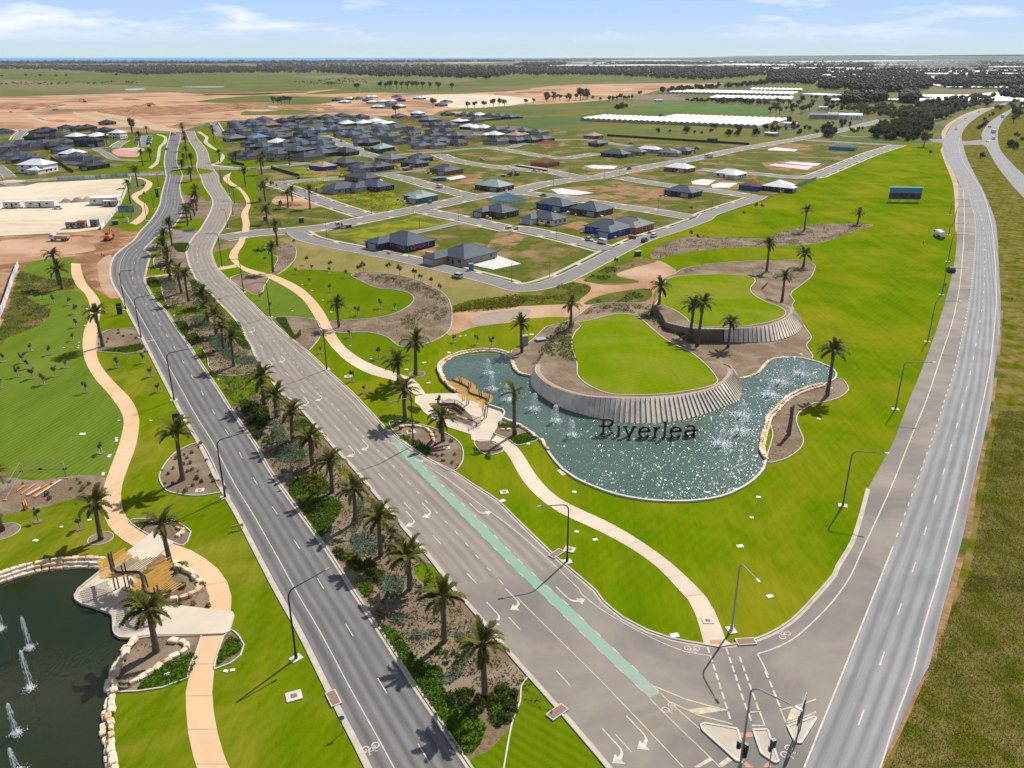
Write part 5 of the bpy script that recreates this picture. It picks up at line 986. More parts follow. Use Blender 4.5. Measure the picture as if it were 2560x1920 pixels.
def house(label, group, tag_, x, y, w, d, ang, roof, wall, wing=None, storeys=1, detail=1, band_=None, zc=3.6, rnd=None, frame=False):
 r = rnd or random
 c = gp(tag_, x, y, zc if storeys == 1 else zc+2.2)
 h = 2.75 if storeys == 1 else 5.4
 t = thing('house', label, 'house',(c[0], c[1], 0.05), math.radians(ang), group)
 wb = MB();wb.box((0,0, h/2),(w, d, h));rb = MB();ridge = hip(rb, 0,0, w, d, h)
 fy = -d/2
 if wing is None: wing = r.choice((-1,1,0) if detail else (-1,1))
 ww, wd = w*.42, d*.38;wx = wing*(w/2 - ww/2 - .01)
 if wing:
  hh = min(h, 2.75);wb.box((wx, fy - wd/2+.4, hh/2),(ww, wd+.8, hh))
  hip(rb, wx, fy - wd/2+ww*.5, ww, wd+ww, hh+.004)
 wb.build('wall', WALL[wall], t)
 ro = rb.build('roof', ROOF[roof], t)
 cap = MB();cap.bar((ridge[0][0], ridge[0][1], ridge[0][2]+.03),(ridge[1][0], ridge[1][1], ridge[1][2]+.03),.3,.1)
 W, D = w/2+.55, d/2+.55
 for i, (sx, sy) in enumerate(((-1,-1),(1,-1),(1,1),(-1,1))):
  rd = ridge[0] if ((sx < 0) if w >= d else (sy < 0)) else ridge[1]
  cap.bar((rd[0], rd[1], rd[2]+.02),(sx*W, sy*D, h+.02),.24,.08)
 cap.build('ridge_capping', ROOF['g' if roof in 'sdb' else roof], t)
 if detail:
  g = MB()
  for a, b in (((-W, -D),(W, -D)),((W, -D),(W, D)),((W, D),(-W, D)),((-W, D),(-W, -D))): g.bar((a[0], a[1], h - .1),(b[0], b[1], h - .1),.14,.16)
  g.build('gutter', ROOF['d' if roof != 'W' else 'W'], t)
 if band_:
  mb = MB();mb.box((w*.18, fy - .03, h*.55),(w*.5,.06,.8));mb.box((w/2+.03,-d*.1, h*.55),(.06, d*.6,.8));mb.build('wrap_band', WALL[band_], t)
 if not frame:
  gx = wx if wing else w*.25;gy = (fy - wd) if wing else fy
  gm = MB();gm.box((0,0,1.1),(min(4.8, ww*.8),.1,2.2));gm.build('garage_door', GARAGE if wall != 'dark' else WALL['grey'], t, (gx, gy - .03,0))
  dm = MB();dm.box((0,0,1.05),(1.0,.1,2.1));dm.build('door', WALL['dark'], t, (-.1*w*(wing or 1), fy - .03,0))
  fw = [-.34*w*(wing or 1),.08*w*(wing or 1)] if detail else [-.33*w*(wing or 1)]
  for q in fw: window(t, q, fy - .02,1.5,1.8,1.3,0)
  if storeys == 2:
   for q in (-.3,0,.3): window(t, q*w, fy - .02,4.2,1.9,1.3,0)
  for q in ((-.3,0,.3) if detail else (-.2,.25)):
   window(t, w/2+.02, q*d, 1.5,1.6,1.2, math.pi/2);
   if detail: window(t, -w/2 - .02, q*d, 1.5,1.6,1.2,-math.pi/2)
  if detail:
   for q in (-.3,.05,.32): window(t, q*w, d/2+.02,1.5,1.8,1.3, math.pi)
 return t
A_ = 49.5
NEAR = [  # label, tag, x, y, w, d, ang, roof, wall, opts
('charcoal-roofed house with magenta wrap band beside the estate road','B1',1290,115,19,15,-41,'s','dark', dict(band_='purple', wing=-1)),
('grey-roofed beige brick house next to the big white slab','B1',1820,225,15,18,-41,'s','beige', dict(wing=-1)),
('slate-roofed pale block house on the bend of the weedy street','F1',1480,990,19,12,-41+90,'s','grey', dict(wing=1)),
('slate-roofed house wrapped in dark purple beside the bright weeds','F1',2050,950,19,13,-38,'s','dark', dict(wing=-1, band_='purple')),
('pale green roofed house with open teal frame walls','F2',790,1030,14,12,-38,'G','teal', dict(wing=1)),
('slate-roofed bright orange brick house behind the pale block house','F1',1830,810,20,11,-38,'s','orange', dict(wing=0)),
('blue-wrapped house with bare batten roof facing the weedy lot','F1',1150,620,15,12,-38,'T','blue', dict(wing=0, frame=True)),
('dark-roofed house with orange brick end behind the blue-wrapped house','F1',1530,560,16,12,-38,'s','orange', dict(wing=-1)),
('long slate-roofed house between the blue-wrapped and orange brick houses','F1',1830,640,17,11,-38,'s','grey', dict(wing=1)),
('slate-roofed half-built house with scaffolding near the bare earth lot','F2',330,690,14,12,-38,'s','dark', dict(wing=1)),
('large plain grey-roofed beige house on the street corner','F2',440,605,17,15,-38,'g','beige', dict(wing=0)),
('slate-roofed brown brick house beside the corner of the vacant paddock','F2',790,595,15,11,-38,'s','brown', dict(wing=1)),
('slate-roofed dark house with drums by its wall on the bare earth lot','F2',720,655,16,12,-38,'s','dark', dict(wing=0)),
('slate-roofed orange brick house alone on its corner lot','F2',1090,730,18,13,-38,'s','orange', dict(wing=1)),
('pale green roofed house with purple wrap standing alone','F2',1640,910,18,14,-38,'G','dark', dict(wing=0, band_='purple')),
('slate-roofed brown brick house in front of the blue framed roof','A1',2100,1450,15,12,-41,'s','brown', dict(wing=-1)),
('slate-roofed blue-wrapped house left of the dark brown house','A2',385,1395,17,12,-41,'s','blue', dict(wing=0)),
('slate-roofed dark brown house with shaded verandah','A2',690,1435,16,14,-41,'s','brown', dict(wing=0)),
('slate-roofed white-walled house with a yellow skip in front','A2',300,1510,16,11,-41,'s','white', dict(wing=-1)),
('bright blue-wrapped house with grey and white roof at the street corner','A2',840,1590,17,13,-41,'s','blue', dict(wing=1)),
('orange brick house with half white roof behind the bright blue one','A2',1040,1560,16,11,-41,'g','orange', dict(wing=1)),
('slate-roofed dark-walled house alone beside two slabs','A2',1480,1285,17,12,-41,'s','dark', dict(wing=0)),
('white-roofed house with blue trim behind the pair of slabs','A2',1890,1135,17,11,-41,'W','white', dict(wing=1)),
('white-roofed orange brick house beside the roundabout street','A2',1450,1085,17,12,-41,'W','orange', dict(wing=0)),
('white-roofed house behind the grey boundary fence','A3',95,1240,15,13,49,'W','dark', dict(wing=-1)),
('slate-roofed left house of the long terrace row','A2',900,965,13,20,49,'s','dark', dict(wing=0)),
('pale roofed second house of the long terrace row','A2',1060,948,9,18,49,'g','grey', dict(wing=0)),
('white roofed end house of the long terrace row','A2',1190,928,9,18,49,'W','grey', dict(wing=0)),
('grey-roofed grey brick house right of the long terrace row','A2',1360,955,14,13,49,'g','grey', dict(wing=-1)),
('slate-roofed house right behind the grey brick house','A2',1490,940,12,12,49,'s','brown', dict(wing=0)),
('slate-roofed dark house standing before the long dark fence','A2',745,878,15,10,49,'s','dark', dict(wing=0)),
('brown-roofed house at the left end of the long dark fence','A2',705,815,14,12,40,'T','brown', dict(wing=0)),
]
for lb, tg, x, y, w_, d_, an, rf, wl, op in NEAR: house(lb, None, tg, x, y, w_, d_, an, rf, wl, **op)
def frame_house(label, tag_, x, y, w, d, ang, m, wall=None, wallm='orange', n=9):
 c = gp(tag_, x, y, 3.2);t = thing('unfinished_house', label, 'unfinished house',(c[0], c[1], .05), math.radians(ang));h = 2.6
 if wall: 
  wb = MB()
  for a, b in (((-w/2,-d/2),(w/2,-d/2)),((w/2,-d/2),(w/2, d/2)),((w/2, d/2),(-w/2, d/2)),((-w/2, d/2),(-w/2,-d/2))): wb.bar((a[0], a[1], h/2),(b[0], b[1], h/2),.2, h)
  wb.build('wall', WALL[wallm], t)
 else:
  sb = MB()
  for i in range(14):
   for sy in (-1,1): sb.box((-w/2+w*i/13, sy*d/2, h/2),(.14,.14, h))
   for sx in (-1,1): sb.box((sx*w/2,-d/2+d*i/13, h/2),(.14,.14, h))
  sb.build('wall_stud', m, t)
 pb = MB()
 for a, b in (((-w/2,-d/2),(w/2,-d/2)),((w/2,-d/2),(w/2, d/2)),((w/2, d/2),(-w/2, d/2)),((-w/2, d/2),(-w/2,-d/2))): pb.bar((a[0], a[1], h),(b[0], b[1], h),.18,.2)
 pb.build('top_plate', m, t)
 D = d/2+.5;H_ = D*.45
 for i in range(n):
  px = -w/2+w*i/(n - 1);k = min(1,(min(i, n - 1 - i)+.6)*(w/(n - 1))/D);tm = MB()
  tm.bar((0,-D, h),(0,-D*(1 - k), h+H_*k),.12,.2);tm.bar((0, D, h),(0, D*(1 - k), h+H_*k),.12,.2);tm.bar((0,-D, h+.1),(0, D, h+.1),.1,.16)
  if k < 1: tm.bar((0,-D*(1 - k), h+H_*k),(0, D*(1 - k), h+H_*k),.1,.16)
  tm.bar((0,-D*.5, h+.1),(0,0, h+H_*k*.95),.08,.12);tm.bar((0, D*.5, h+.1),(0,0, h+H_*k*.95),.08,.12)
  tm.build('roof_truss', m, t, (px, 0,0))
 bt = MB()
 for s_ in (-1,1):
  for q in (0.15,.35,.55,.75): bt.bar((-w/2+D*q*.8, s_*D*(1 - q), h+H_*q+.1),(w/2 - D*q*.8, s_*D*(1 - q), h+H_*q+.1),.1,.1)
 bt.build('roof_batten', m, t)
 return t
bluef = mat('blue_steel_frame',(0.10,0.36,0.50),.5, c2=(0.3,0.5,0.6), scale=1.0)
frame_house('open house frame of blue steel behind the brown brick house','A1',2170,1365,15,13,-41, bluef, n=13)
frame_house('orange brick house with open pine roof trusses by the vacant paddock','A2',285,1045,16,13,-41, M['timber_frame'], True, 'orange',13)
frame_house('house of raw pine frames with white bracing on a bare lot','A2',315,885,16,12,-41, M['timber_frame'], False, n=12)
frame_house('timber framed house left of the white-roofed house by the fence','A2',2090,1240,13,12,49, M['timber_frame'], True, 'blue',9)
frame_house('pale blue wrapped house with grey roof trusses at the far street end','A3',650,915,20,11,-33, M['timber_grey'], True, 'lightblue',17)
frame_house('pine framed house in the row behind the estate entry roundabout','F2',1425,385,17,12,-38, M['timber_frame'], False, n=12)
frame_house('pine framed house by the pale road at the back of the estate','F2',640,165,15,12,-35, M['timber_frame'], False, n=10)
# ---- dense estate: (tag, area, angle) and roof centres with colour letters
cname = {'s': 'slate-roofed','d': 'charcoal-roofed','g': 'grey-roofed','W': 'white-roofed','B': 'blue-roofed','G': 'pale green roofed','T': 'bare timber roofed','b': 'brown-roofed'}
DENSE = [
('F3','two-storey terrace at the dense estate\'s left edge',-27,(9,12), [(300,160,'s'),(325,183,'s'),(345,207,'s'),(370,232,'s'),(410,262,'s')], 2),
('F3','back row of the dense estate',-27,(13,15), [(500,145,'s'),(640,118,'s'),(865,135,'d'),(1010,105,'s'),(1195,97,'s'),(1365,95,'d'),(1450,115,'s'),(1545,80,'d'),(1760,92,'d')], 1),
('F3','second row from back of the dense estate',-27,(13,15), [(570,182,'s'),(690,155,'s'),(725,182,'b'),(930,187,'s'),(1080,165,'d'),(1210,165,'d'),(1390,148,'s'),(1520,150,'s'),(1605,165,'W'),(1700,140,'s'),(1790,160,'W'),(1930,140,'W'),(2020,165,'W')], 1),
('F3','third row from back of the dense estate',-27,(13,15), [(275,265,'d'),(615,232,'s'),(700,262,'s'),(855,245,'s'),(1060,215,'s'),(1290,240,'B'),(1440,205,'s'),(1495,232,'s'),(1725,228,'s'),(1960,250,'d'),(2140,215,'s')], 1),
('F3','fourth row of the dense estate',-27,(14,15), [(305,330,'g'),(570,322,'B'),(765,290,'s'),(805,322,'s'),(1100,280,'d'),(1150,312,'d'),(1560,280,'s'),(1655,292,'s'),(1780,268,'s'),(1990,290,'s'),(2070,312,'s')], 1),
('F3','fifth row of the dense estate',-27,(14,15), [(585,385,'d'),(800,380,'W'),(1020,370,'s'),(1265,350,'s'),(1320,390,'s'),(1780,325,'s'),(1850,380,'s'),(2130,365,'d')], 1),
('F3','second row from boulevard of dense estate',-27,(14,15), [(630,425,'s'),(860,425,'d'),(1090,400,'s'),(1335,440,'s'),(2010,440,'G')], 1),
('F3','front row of the dense estate',-33,(15,14), [(380,520,'d'),(515,525,'d'),(690,480,'s'),(1025,470,'s'),(1110,545,'d'),(1320,500,'s'),(1580,487,'d')], 1),
('F2','back row beside the open paddock',-33,(14,13), [(545,130,'s'),(755,97,'W'),(790,130,'s'),(865,172,'B'),(1100,100,'d'),(1295,112,'s'),(1380,113,'s'),(1465,115,'W'),(1600,120,'s'),(1700,130,'s'),(1810,138,'s'),(1420,175,'d')], 1),
('F2','the middle rows of the estate\'s right half',-33,(14,14), [(350,215,'W'),(490,255,'d'),(940,228,'d'),(1035,210,'d'),(1135,230,'s'),(1230,188,'W'),(1345,250,'W'),(1515,262,'W'),(1640,280,'s'),(1810,285,'s'),(1970,295,'s'),(2130,312,'s')], 1),
('F2','rows before the white roofs, right half of estate',-33,(14,14), [(945,300,'d'),(1065,300,'d'),(945,345,'d'),(1210,348,'s'),(1390,352,'B'),(1640,340,'W'),(1885,345,'T'),(820,395,'d')], 1),
('F2','the roundabout street row, right half of the estate',-37,(15,12), [(500,415,'d'),(665,405,'d'),(800,460,'s'),(1010,405,'s'),(970,455,'s'),(1200,430,'d'),(1640,415,'d'),(1860,402,'s'),(2040,395,'s'),(2175,385,'s')], 1),
('A1','the small far cluster beyond the dense estate',-35,(14,12), [(700,512,'s'),(815,500,'W'),(775,527,'W'),(885,500,'d'),(1010,485,'W'),(965,512,'s'),(1000,530,'W'),(1090,525,'W'),(1215,485,'d'),(1245,512,'d'),(1172,523,'W'),(1165,542,'s'),(1060,570,'W'),(1155,572,'s'),(1240,565,'W'),(1405,495,'W'),(1640,527,'d'),(1600,552,'s')], 1),
('F4','the back rows of the western neighbourhood',-20,(14,13), [(60,320,'d'),(680,325,'d'),(790,292,'d'),(1150,255,'d'),(1370,265,'d'),(1510,247,'d'),(1850,165,'d'),(600,410,'d'),(970,390,'d'),(1310,400,'W'),(1690,390,'W'),(1810,297,'d')], 1),
('F4','the middle rows of the western neighbourhood',-22,(14,13), [(80,575,'s'),(380,530,'s'),(540,580,'d'),(740,510,'s'),(870,560,'d'),(1140,500,'s'),(1090,620,'s'),(1250,690,'W')], 1),
('F4','the front rows of the western neighbourhood',-22,(15,13), [(200,690,'d'),(370,725,'s'),(480,780,'s'),(560,830,'d'),(1330,745,'s'),(1420,815,'d'),(1620,885,'d')], 1),
]
WC = ['beige','dark','grey','white','brown','beige','dark']
hr = random.Random(3)
for tg, areaname, an, (w_, d_), lst, st in DENSE:
 cnt = {}
 for x, y, c in sorted(lst): cnt.setdefault(c, []).append((x, y))
 for c, l in cnt.items():
  for i, (x, y) in enumerate(l):
   lb_ = ('%s %s house from left, %s' % (nth(i), cname[c], areaname)) if len(l) > 1 else 'the only %s house in %s' % (cname[c], areaname)
   house(lb_, 'houses in '+areaname, tg, x, y, w_*hr.uniform(.92,1.14), d_*hr.uniform(.92,1.1), an+hr.choice((0,0,0,180)), c, hr.choice(WC), storeys=st, detail=0, rnd=hr, zc=3.4)
house('white two-storey house with many windows in the right half of the estate', None, 'F2',320,245,16,11,-33,'g','white', storeys=2, detail=1, wing=1)
house('pale two-storey house with flat balcony beside the empty lot', None, 'F2',690,285,16,11,-33,'d','white', storeys=2, detail=1, wing=-1)
house('large white two-storey house at the corner of the western neighbourhood', None, 'F4',640,880,19,14,-10,'W','white', storeys=2, detail=1, wing=1)
house('white two-storey house beside the playground car park', None, 'F4',2030,345,12,11,-10,'W','white', storeys=2, detail=1, wing=0)
house('wide black two-storey display house with flat front in the western neighbourhood', None, 'F4',1530,470,22,10,-8,'d','dark', storeys=2, detail=1, wing=0)
house('two-storey house with timber balcony in the front row of the dense estate', None, 'F3',800,510,14,11,-33,'s','beige', storeys=2, detail=1, wing=0)
# ================================================================== PALMS
def frond_mesh(seed, elev, L=3.0, nl=20, droop=1.0, far=False):
 r = random.Random(seed);pts = [];p = Vector((0.12,0,0));a = elev;seg = 9
 for i in range(seg+1):
  pts.append(p.copy());p = p+Vector((math.cos(a),0, math.sin(a)))*(L/seg);a -= droop*(0.03+0.040*i)*(1.1 if elev > .2 else .7)
 v = [];f = []
 def quad(a_, b_, c_, d_): k = len(v);v.extend([a_, b_, c_, d_]);f.append((k, k+1, k+2, k+3))
 for i in range(seg):
  w0 = .05*(1 - i/seg)+.012;w1 = .05*(1 - (i+1)/seg)+.012
  quad(pts[i]+Vector((0, w0,0)), pts[i] - Vector((0, w0,0)), pts[i+1] - Vector((0, w1,0)), pts[i+1]+Vector((0, w1,0)))
 n = nl
 for i in range(n):
  t = 0.08+0.92*(i+.5)/n;q = t*seg;k = min(int(q), seg - 1);P0 = pts[k].lerp(pts[k+1], q - k);T = (pts[k+1] - pts[k]).normalized();Nn = Vector((-T.z, 0, T.x))
  ln = (0.46*math.sin(math.pi*min(1,.15+t*.85))+.16)*L/3.0*r.uniform(.85,1.1)
  for sd in (-1,1):
   d = (Vector((0, sd, 0))*.75+T*.75+Nn*r.uniform(.05,.35)).normalized();e = P0+d*ln - Vector((0,0,.10*ln));w = T*.17*L/3
   quad(P0 - w*.6, P0+w*.6, e+w*.25, e - w*.25)
 me = bpy.data.meshes.new('frond');me.from_pydata([tuple(x) for x in v], [], f);me.materials.append(M['frond']);return me
DEAD = [frond_mesh(900+j, -0.75,2.2, droop=.5) for j in range(2)]
for _d in DEAD: _d.materials.clear();_d.materials.append(M['frond_dead'])
FR = [(e, [frond_mesh(10*k+j, e, 3.2 - .12*k, droop=dr) for j in range(2)]) for k, (e, dr) in enumerate(((1.25,.9),(0.9,1.0),(0.55,1.0),(0.2,1.0),(-0.15,.9),(-0.5,.6)))]
CNT = [4,6,7,7,4,2]
def boss_mesh():
 bm = bmesh.new();bmesh.ops.create_uvsphere(bm, u_segments=10, v_segments=6, radius=.5)
 for v in bm.verts: v.co.z *= 1.25;v.co.x *= 1+.12*math.sin(9*v.co.z+3*v.co.y)
 me = bpy.data.meshes.new('crown');bm.to_mesh(me);bm.free();me.materials.append(M['bark']);return me
BOSS = boss_mesh()
def trunk_mesh(seed):
 r = random.Random(seed);mb = MB();k = 13;bend = r.uniform(-.12,.12)
 mb.tube([(bend*math.sin(i/(k - 1)*3),0, i/(k - 1)) for i in range(k)], [(.50 if i == 0 else .40 - .012*i+(.025 if i % 2 else 0))+(.09 if i >= k - 2 else 0) for i in range(k)], 10)
 me = mb.mesh('trunk');me.materials.append(M['bark']);return me
TRUNKS = [trunk_mesh(i) for i in range(3)]
def far_crown_mesh(seed):
 r = random.Random(seed);v = [];f = []
 for (e, ms), n in zip(FR, CNT):
  for i in range(n):
   me = r.choice(ms);a = 2*math.pi*(i+r.random()*.7)/n;R = Matrix.Rotation(a, 3,'Z');s = r.uniform(.85,1.1);b0 = len(v)
   v += [tuple(R @ x.co*s) for x in me.vertices];f += [tuple(j+b0 for j in q.vertices) for q in me.polygons]
 me = bpy.data.meshes.new('crown');me.from_pydata(v, [], f);me.materials.append(M['frond']);return me
FARC = [far_crown_mesh(i+70) for i in range(3)]
def palm(label, group, base, zt, near, R=1.0, lean=None, sparse=False, dead=False, zb=0.0):
 r = random.Random(int(base[0]*37+base[1]*11));h = max(2.2,(zt - zb)*1.10)
 R *= r.uniform(1.08,1.32);t = thing('palm_tree', label, 'palm tree',(base[0], base[1], zb), r.uniform(0,6.28), group);t.rotation_euler[0] = r.uniform(-.05,.05)
 o = link('trunk', r.choice(TRUNKS), None, t);o.scale = (R*.92, R*.92, h)
 if near:
  c = link('crown', BOSS, None, t, (0,0, h - .1));c.scale = (1,1,1)
  k = 0
  for (e, ms), n in zip(FR, CNT):
   n = max(1, int(n*r.uniform(.75,1.1))) if not sparse else r.choice((1,2))
   for i in range(n):
    q = link('frond', r.choice(ms), None, c, (0,0,.25));q.rotation_euler = (r.uniform(-.15,.15), r.uniform(-.12,.12),2*math.pi*(i+r.uniform(-.3,.3))/n+k);s = R*r.uniform(.88,1.12);q.scale = (s, s, s)
   k += .7
  for i in range(r.choice((0,1,2,4))):
   q = link('frond', r.choice(DEAD), None, c, (0,0,.1));q.rotation_euler = (r.uniform(-.2,.2), r.uniform(0,.5), r.uniform(0,6.28));q.scale = (R,)*3;q['label'] = 'dry brown frond'
 else:
  c = link('crown', r.choice(FARC), None, t, (0,0, h));c.scale = (R, R, R)
 return t
def palms(lst, near, tmpl, group, key=None, hmax=9.5, zf=None, R=1.0):
 pl = []
 for q in lst:
  tg, bx, by, tx, ty = q[:5];tg2 = q[5] if len(q) > 5 else tg
  if zf and len(q) > 6: b = on_plane(zf, tg, bx, by);zb = b[2]
  else: b = gp(tg, bx, by);zb = 0.0
  zt = top_z(b, tg2, tx, ty);pl.append((b, min(max(zt, zb+3.2), zb+hmax), zb))
 pl.sort(key=key or (lambda p: p[0][1]))
 for i, (b, zt, zb) in enumerate(pl): palm(tmpl % nth(i), group, b, zt, near, R*random.uniform(.92,1.08), zb=zb)
palms([('D1',1980,1050,1960,640),('D1',1625,570,1610,220),('C1',1330,1640,1310,1390),('C1',1080,1350,1050,1060),('C1',860,1060,845,800),('C1',660,800,640,565),('C1',490,560,480,360),('C1',320,360,300,140),('C1',180,150,165,1510,'B1'),('B1',75,1560,60,1350),
 ('B0',2020,1230,1985,1010),('B0',1935,1085,1910,910),('B0',1872,960,1850,810),('B0',1800,850,1790,715),('B0',1760,720,1750,615),('B0',1630,670,1600,460),('B0',1570,602,1550,430),('B0',1475,480,1480,365),('B0',1450,350,1440,260)], True, 'date palm in the median bed, %s from the near end','date palms along the median')
palms([('B0',1420,260,1405,165),('B0',1428,190,1412,95),('B0',1490,192,1460,10),('A0',1625,1603,1608,1480),('A0',1652,1560,1645,1460),('A0',1682,1520,1668,1420),('A0',1700,1480,1690,1355),('A0',1706,1400,1690,1290),('A0',1652,1225,1640,1140),('A0',1664,1110,1660,1020),('A0',1575,1122,1555,1070),('A0',1590,1095,1580,1015),('A0',1617,1033,1605,950),('A0',1606,960,1600,865),('A0',1602,900,1590,815),('A0',1588,860,1578,770),('A0',1576,800,1566,740)], False, 'palm in the upper median, %s from its near end','date palms in the upper median')
palms([('B0',890,1060,850,800),('B0',540,562,512,410),('B0',512,530,470,280),('C0',1580,695,1530,330),('C0',872,1205,820,930),('C0',1495,1500,1450,1120),('C0',20,1140,-25,740),('D0',1355,655,1310,330)], True, 'date palm in the western park, %s from the bottom of the photo','date palms in the western park')
palms([('A0',1130,1415,1110,1240),('A0',1192,1268,1175,1140),('A0',1238,1088,1225,980),('A0',1303,1042,1290,970),('A0',1212,922,1198,740),('A0',1272,818,1265,770),('A0',1145,800,1140,730),('A0',925,905,920,840)], False, 'palm left of the upper boulevard, %s from its near end','palms left of the upper boulevard')
palms([('A0',1852,892,1845,790),('A0',1902,1056,1890,980),('A0',2122,1256,2105,1140),('A0',1838,815,1832,760),('A0',2040,1065,2030,1000),('A1',292,1083,285,1000),('A1',52,1163,45,1060),('A1',62,1100,58,1000),('A1',82,1392,75,1270),('A1',277,1450,265,1340),('A1',317,1412,305,1310),('A1',467,1457,450,1310),('A1',97,1590,90,1480)], False, 'palm right of the upper boulevard, %s from its near end','palms right of the upper boulevard')
palms([('B1',185,195,170,30),('B1',147,417,140,230),('B1',717,895,710,710),('B1',1380,1312,1350,1050),('B1',1230,1405,1225,1210),('C1',1290,185,1290,1470,'B1'),('C1',1615,355,1600,180)], True, 'date palm beside the eastern path, %s from the near end','date palms along the eastern path')
palms([('B2',505,895,515,720,'B2',1),('B2',85,1110,80,890,'B2'),('B2',1265,752,1280,560,'B2',1),('B2',1530,1012,1545,740,'B2'),('B2',1600,1055,1630,710,'B2'),('B2',1865,1066,1890,880,'B2'),('B2',2200,412,2212,195,'B2'),('B3',305,372,320,270,'B3'),('B3',120,672,140,480,'B3'),('B3',512,1482,540,1135,'B3')], True, 'date palm around the grass mounds, %s from the left','date palms around the grass mounds', key=lambda p: p[0][0]/p[0][1], zf=lambda x, y: max(.3, zM1(x, y)), hmax=11)
palms([('A3',312,1652,325,1490),('A3',772,1592,795,1500)], True, 'date palm on the long green field, %s from the camera','date palms on the long green field')
b = gp('E2',1700,1300);palm('tall bedraggled palm with few fronds at the edge of the pond', None, b, top_z(b, 'E2',1690,640), True, sparse=True)
b = gp('C3',175,305);t = thing('palm_tree','headless palm trunk standing in the headland bed','palm tree',(b[0], b[1], 0));o = link('trunk', TRUNKS[0], None, t);o.scale = (1.15,1.15, top_z(b, 'C3',188,60));o = link('crown', BOSS, None, t, (0,0, top_z(b, 'C3',188,60) - .2));o.scale = (.9,.9,.55)
# ================================================================== YOUNG TREES, SHRUBS, GROUND COVER
def leafball(name, n, rad, leaf, m, seed, squash=1.0, hollow=.55, flat=0.0, clumps=0):
 g = np.random.default_rng(seed);d = g.normal(size=(n, 3));d /= np.linalg.norm(d, axis=1, keepdims=True)
 c = d*(g.uniform(hollow, 1, size=(n, 1)) ** .7)*rad
 if clumps:
  k = g.normal(size=(clumps, 3));k /= np.linalg.norm(k, axis=1, keepdims=True);k *= rad*.62;k[:, 2] *= .8
  c = k[g.integers(0, clumps, n)]+d*g.uniform(.2,1, size=(n, 1))*rad*.46
 c[:, 2] *= squash;v, t = leaves(c, leaf*g.uniform(.6,1.2, n),.5, flat, g);me = fast_mesh(name, v, t);me.materials.append(m);return me
SAPC = [leafball('crown',150,.75,.22, M[k], s, 1.35, clumps=5) for s, k in enumerate(('leaf_gum','leaf_dark','leaf_green'))]
_mb = MB();_mb.tube([(0,0,0),(.03,0,1.2),(0,.02,2.2)], [.05,.04,.02], 6);SAPT = _mb.mesh('trunk');SAPT.materials.append(M['tree_bark'])
_mb = MB();_mb.prism([(.75*math.cos(a),.75*math.sin(a)) for a in np.linspace(0,6.283,17)[:-1]], 0,.12);SAPM = _mb.mesh('mulch_ring');SAPM.materials.append(M['mulch'])
_mb = MB();_mb.box((.38,0,.6),(.05,.05,1.2));_mb.box((-.38,0,.6),(.05,.05,1.2));SAPS = _mb.mesh('stake');SAPS.materials.append(M['timber_grey'])
def sapling(label, group, p, s, kind, ring=True):
 r = random.Random(int(p[0]*91+p[1]));t = thing('young_tree', label, 'young tree',(p[0], p[1], .04), r.uniform(0,6), group)
 o = link('trunk', SAPT, None, t);o.scale = (s, s, s);o = link('crown', SAPC[kind], None, t, (0,0,2.1*s));o.scale = (s*r.uniform(.8,1.2),)*2+(s,)
 if ring: link('mulch_ring', SAPM, None, t);link('stake', SAPS, None, t)
def saplings(lst, tmpl, group, kind=0, ring=True, s=1.0):
 l = sorted([gp(*q) for q in lst], key=lambda p: p[1])
 for i, p in enumerate(l): sapling(tmpl % nth(i), group, p, s*random.uniform(.75,1.2), kind if kind >= 0 else random.randint(0,2), ring)
saplings([('B0',745,1458),('B0',660,893),('B0',630,1008),('B0',265,1100),('B0',430,1132),('B0',200,1200),('B0',240,1250),('B0',155,1322),('B0',280,1336),('B0',475,1318),('B0',380,1388),('B0',570,1240),('B0',30,1190),('B0',370,650),('B0',465,690),('B0',600,700),('B0',655,775),('C0',875,460),('C0',690,1115),('C0',330,1052),('B0',5,1420)], 'staked young tree on the western striped lawn, %s from the near side','young trees on the western lawn',0)
saplings([('B0',1015,1240),('B0',1240,1200),('B0',1300,1320),('B0',1365,1452),('B0',1985,1425)], 'young tree beside the left carriageway, %s from the near side','young trees beside the left carriageway',0)
saplings([('B1',345,432),('B1',465,520),('B1',640,590),('B1',780,463),('B1',880,790),('B1',1075,728),('B1',1200,742),('B1',635,432),('B1',485,400),('B1',810,980),('B1',1060,1162),('B1',560,1118),('B1',935,1460),('B1',830,1362),('B1',1710,1022),('B1',1910,1040),('B1',2035,1062),('B1',125,730),('B1',40,655),('B1',80,335),('B1',20,260)], 'young tree on the eastern lawns, %s from the near side','young trees on the eastern lawns',-1)
saplings([('B1',440,350),('B1',645,395),('B1',930,420),('B1',1145,425),('B1',1240,460),('B1',1370,475),('B1',1420,505),('B1',1515,545),('B1',330,190),('B1',1590,600),('B1',900,440)], 'self-standing sapling on the dry slope, %s from the near side','saplings on the dry slope',1, False, 1.25)
saplings([('A0',1250,1370),('A0',1245,1300),('A1',180,1290),('A1',130,1280),('A1',215,1450),('A1',115,1470),('A1',40,1440),('A2',1545,1490),('A2',2000,1530),('A2',2105,1480),('A2',2155,1480),('B2',1545,130),('B2',1600,150),('B2',895,370),('F1',280,1050),('F1',200,990),('F1',430,1410)], 'small dark sapling among the upper gardens, %s from the near side','saplings among the upper gardens',1, False, 1.35)
SHR = {k: [leafball('shrub', n, .5, lf, M[k], i+20*len(k), sq, .3) for i in range(2)] for k, n, lf, sq in (('leaf_ground',90,.16,.8),('leaf_blue',100,.14,.75),('leaf_sedge',80,.2,.9),('leaf_dark',100,.16,1.1),('leaf_yellow',80,.18,1.0),('leaf_olive',90,.16,.9))}
NSHR = 0
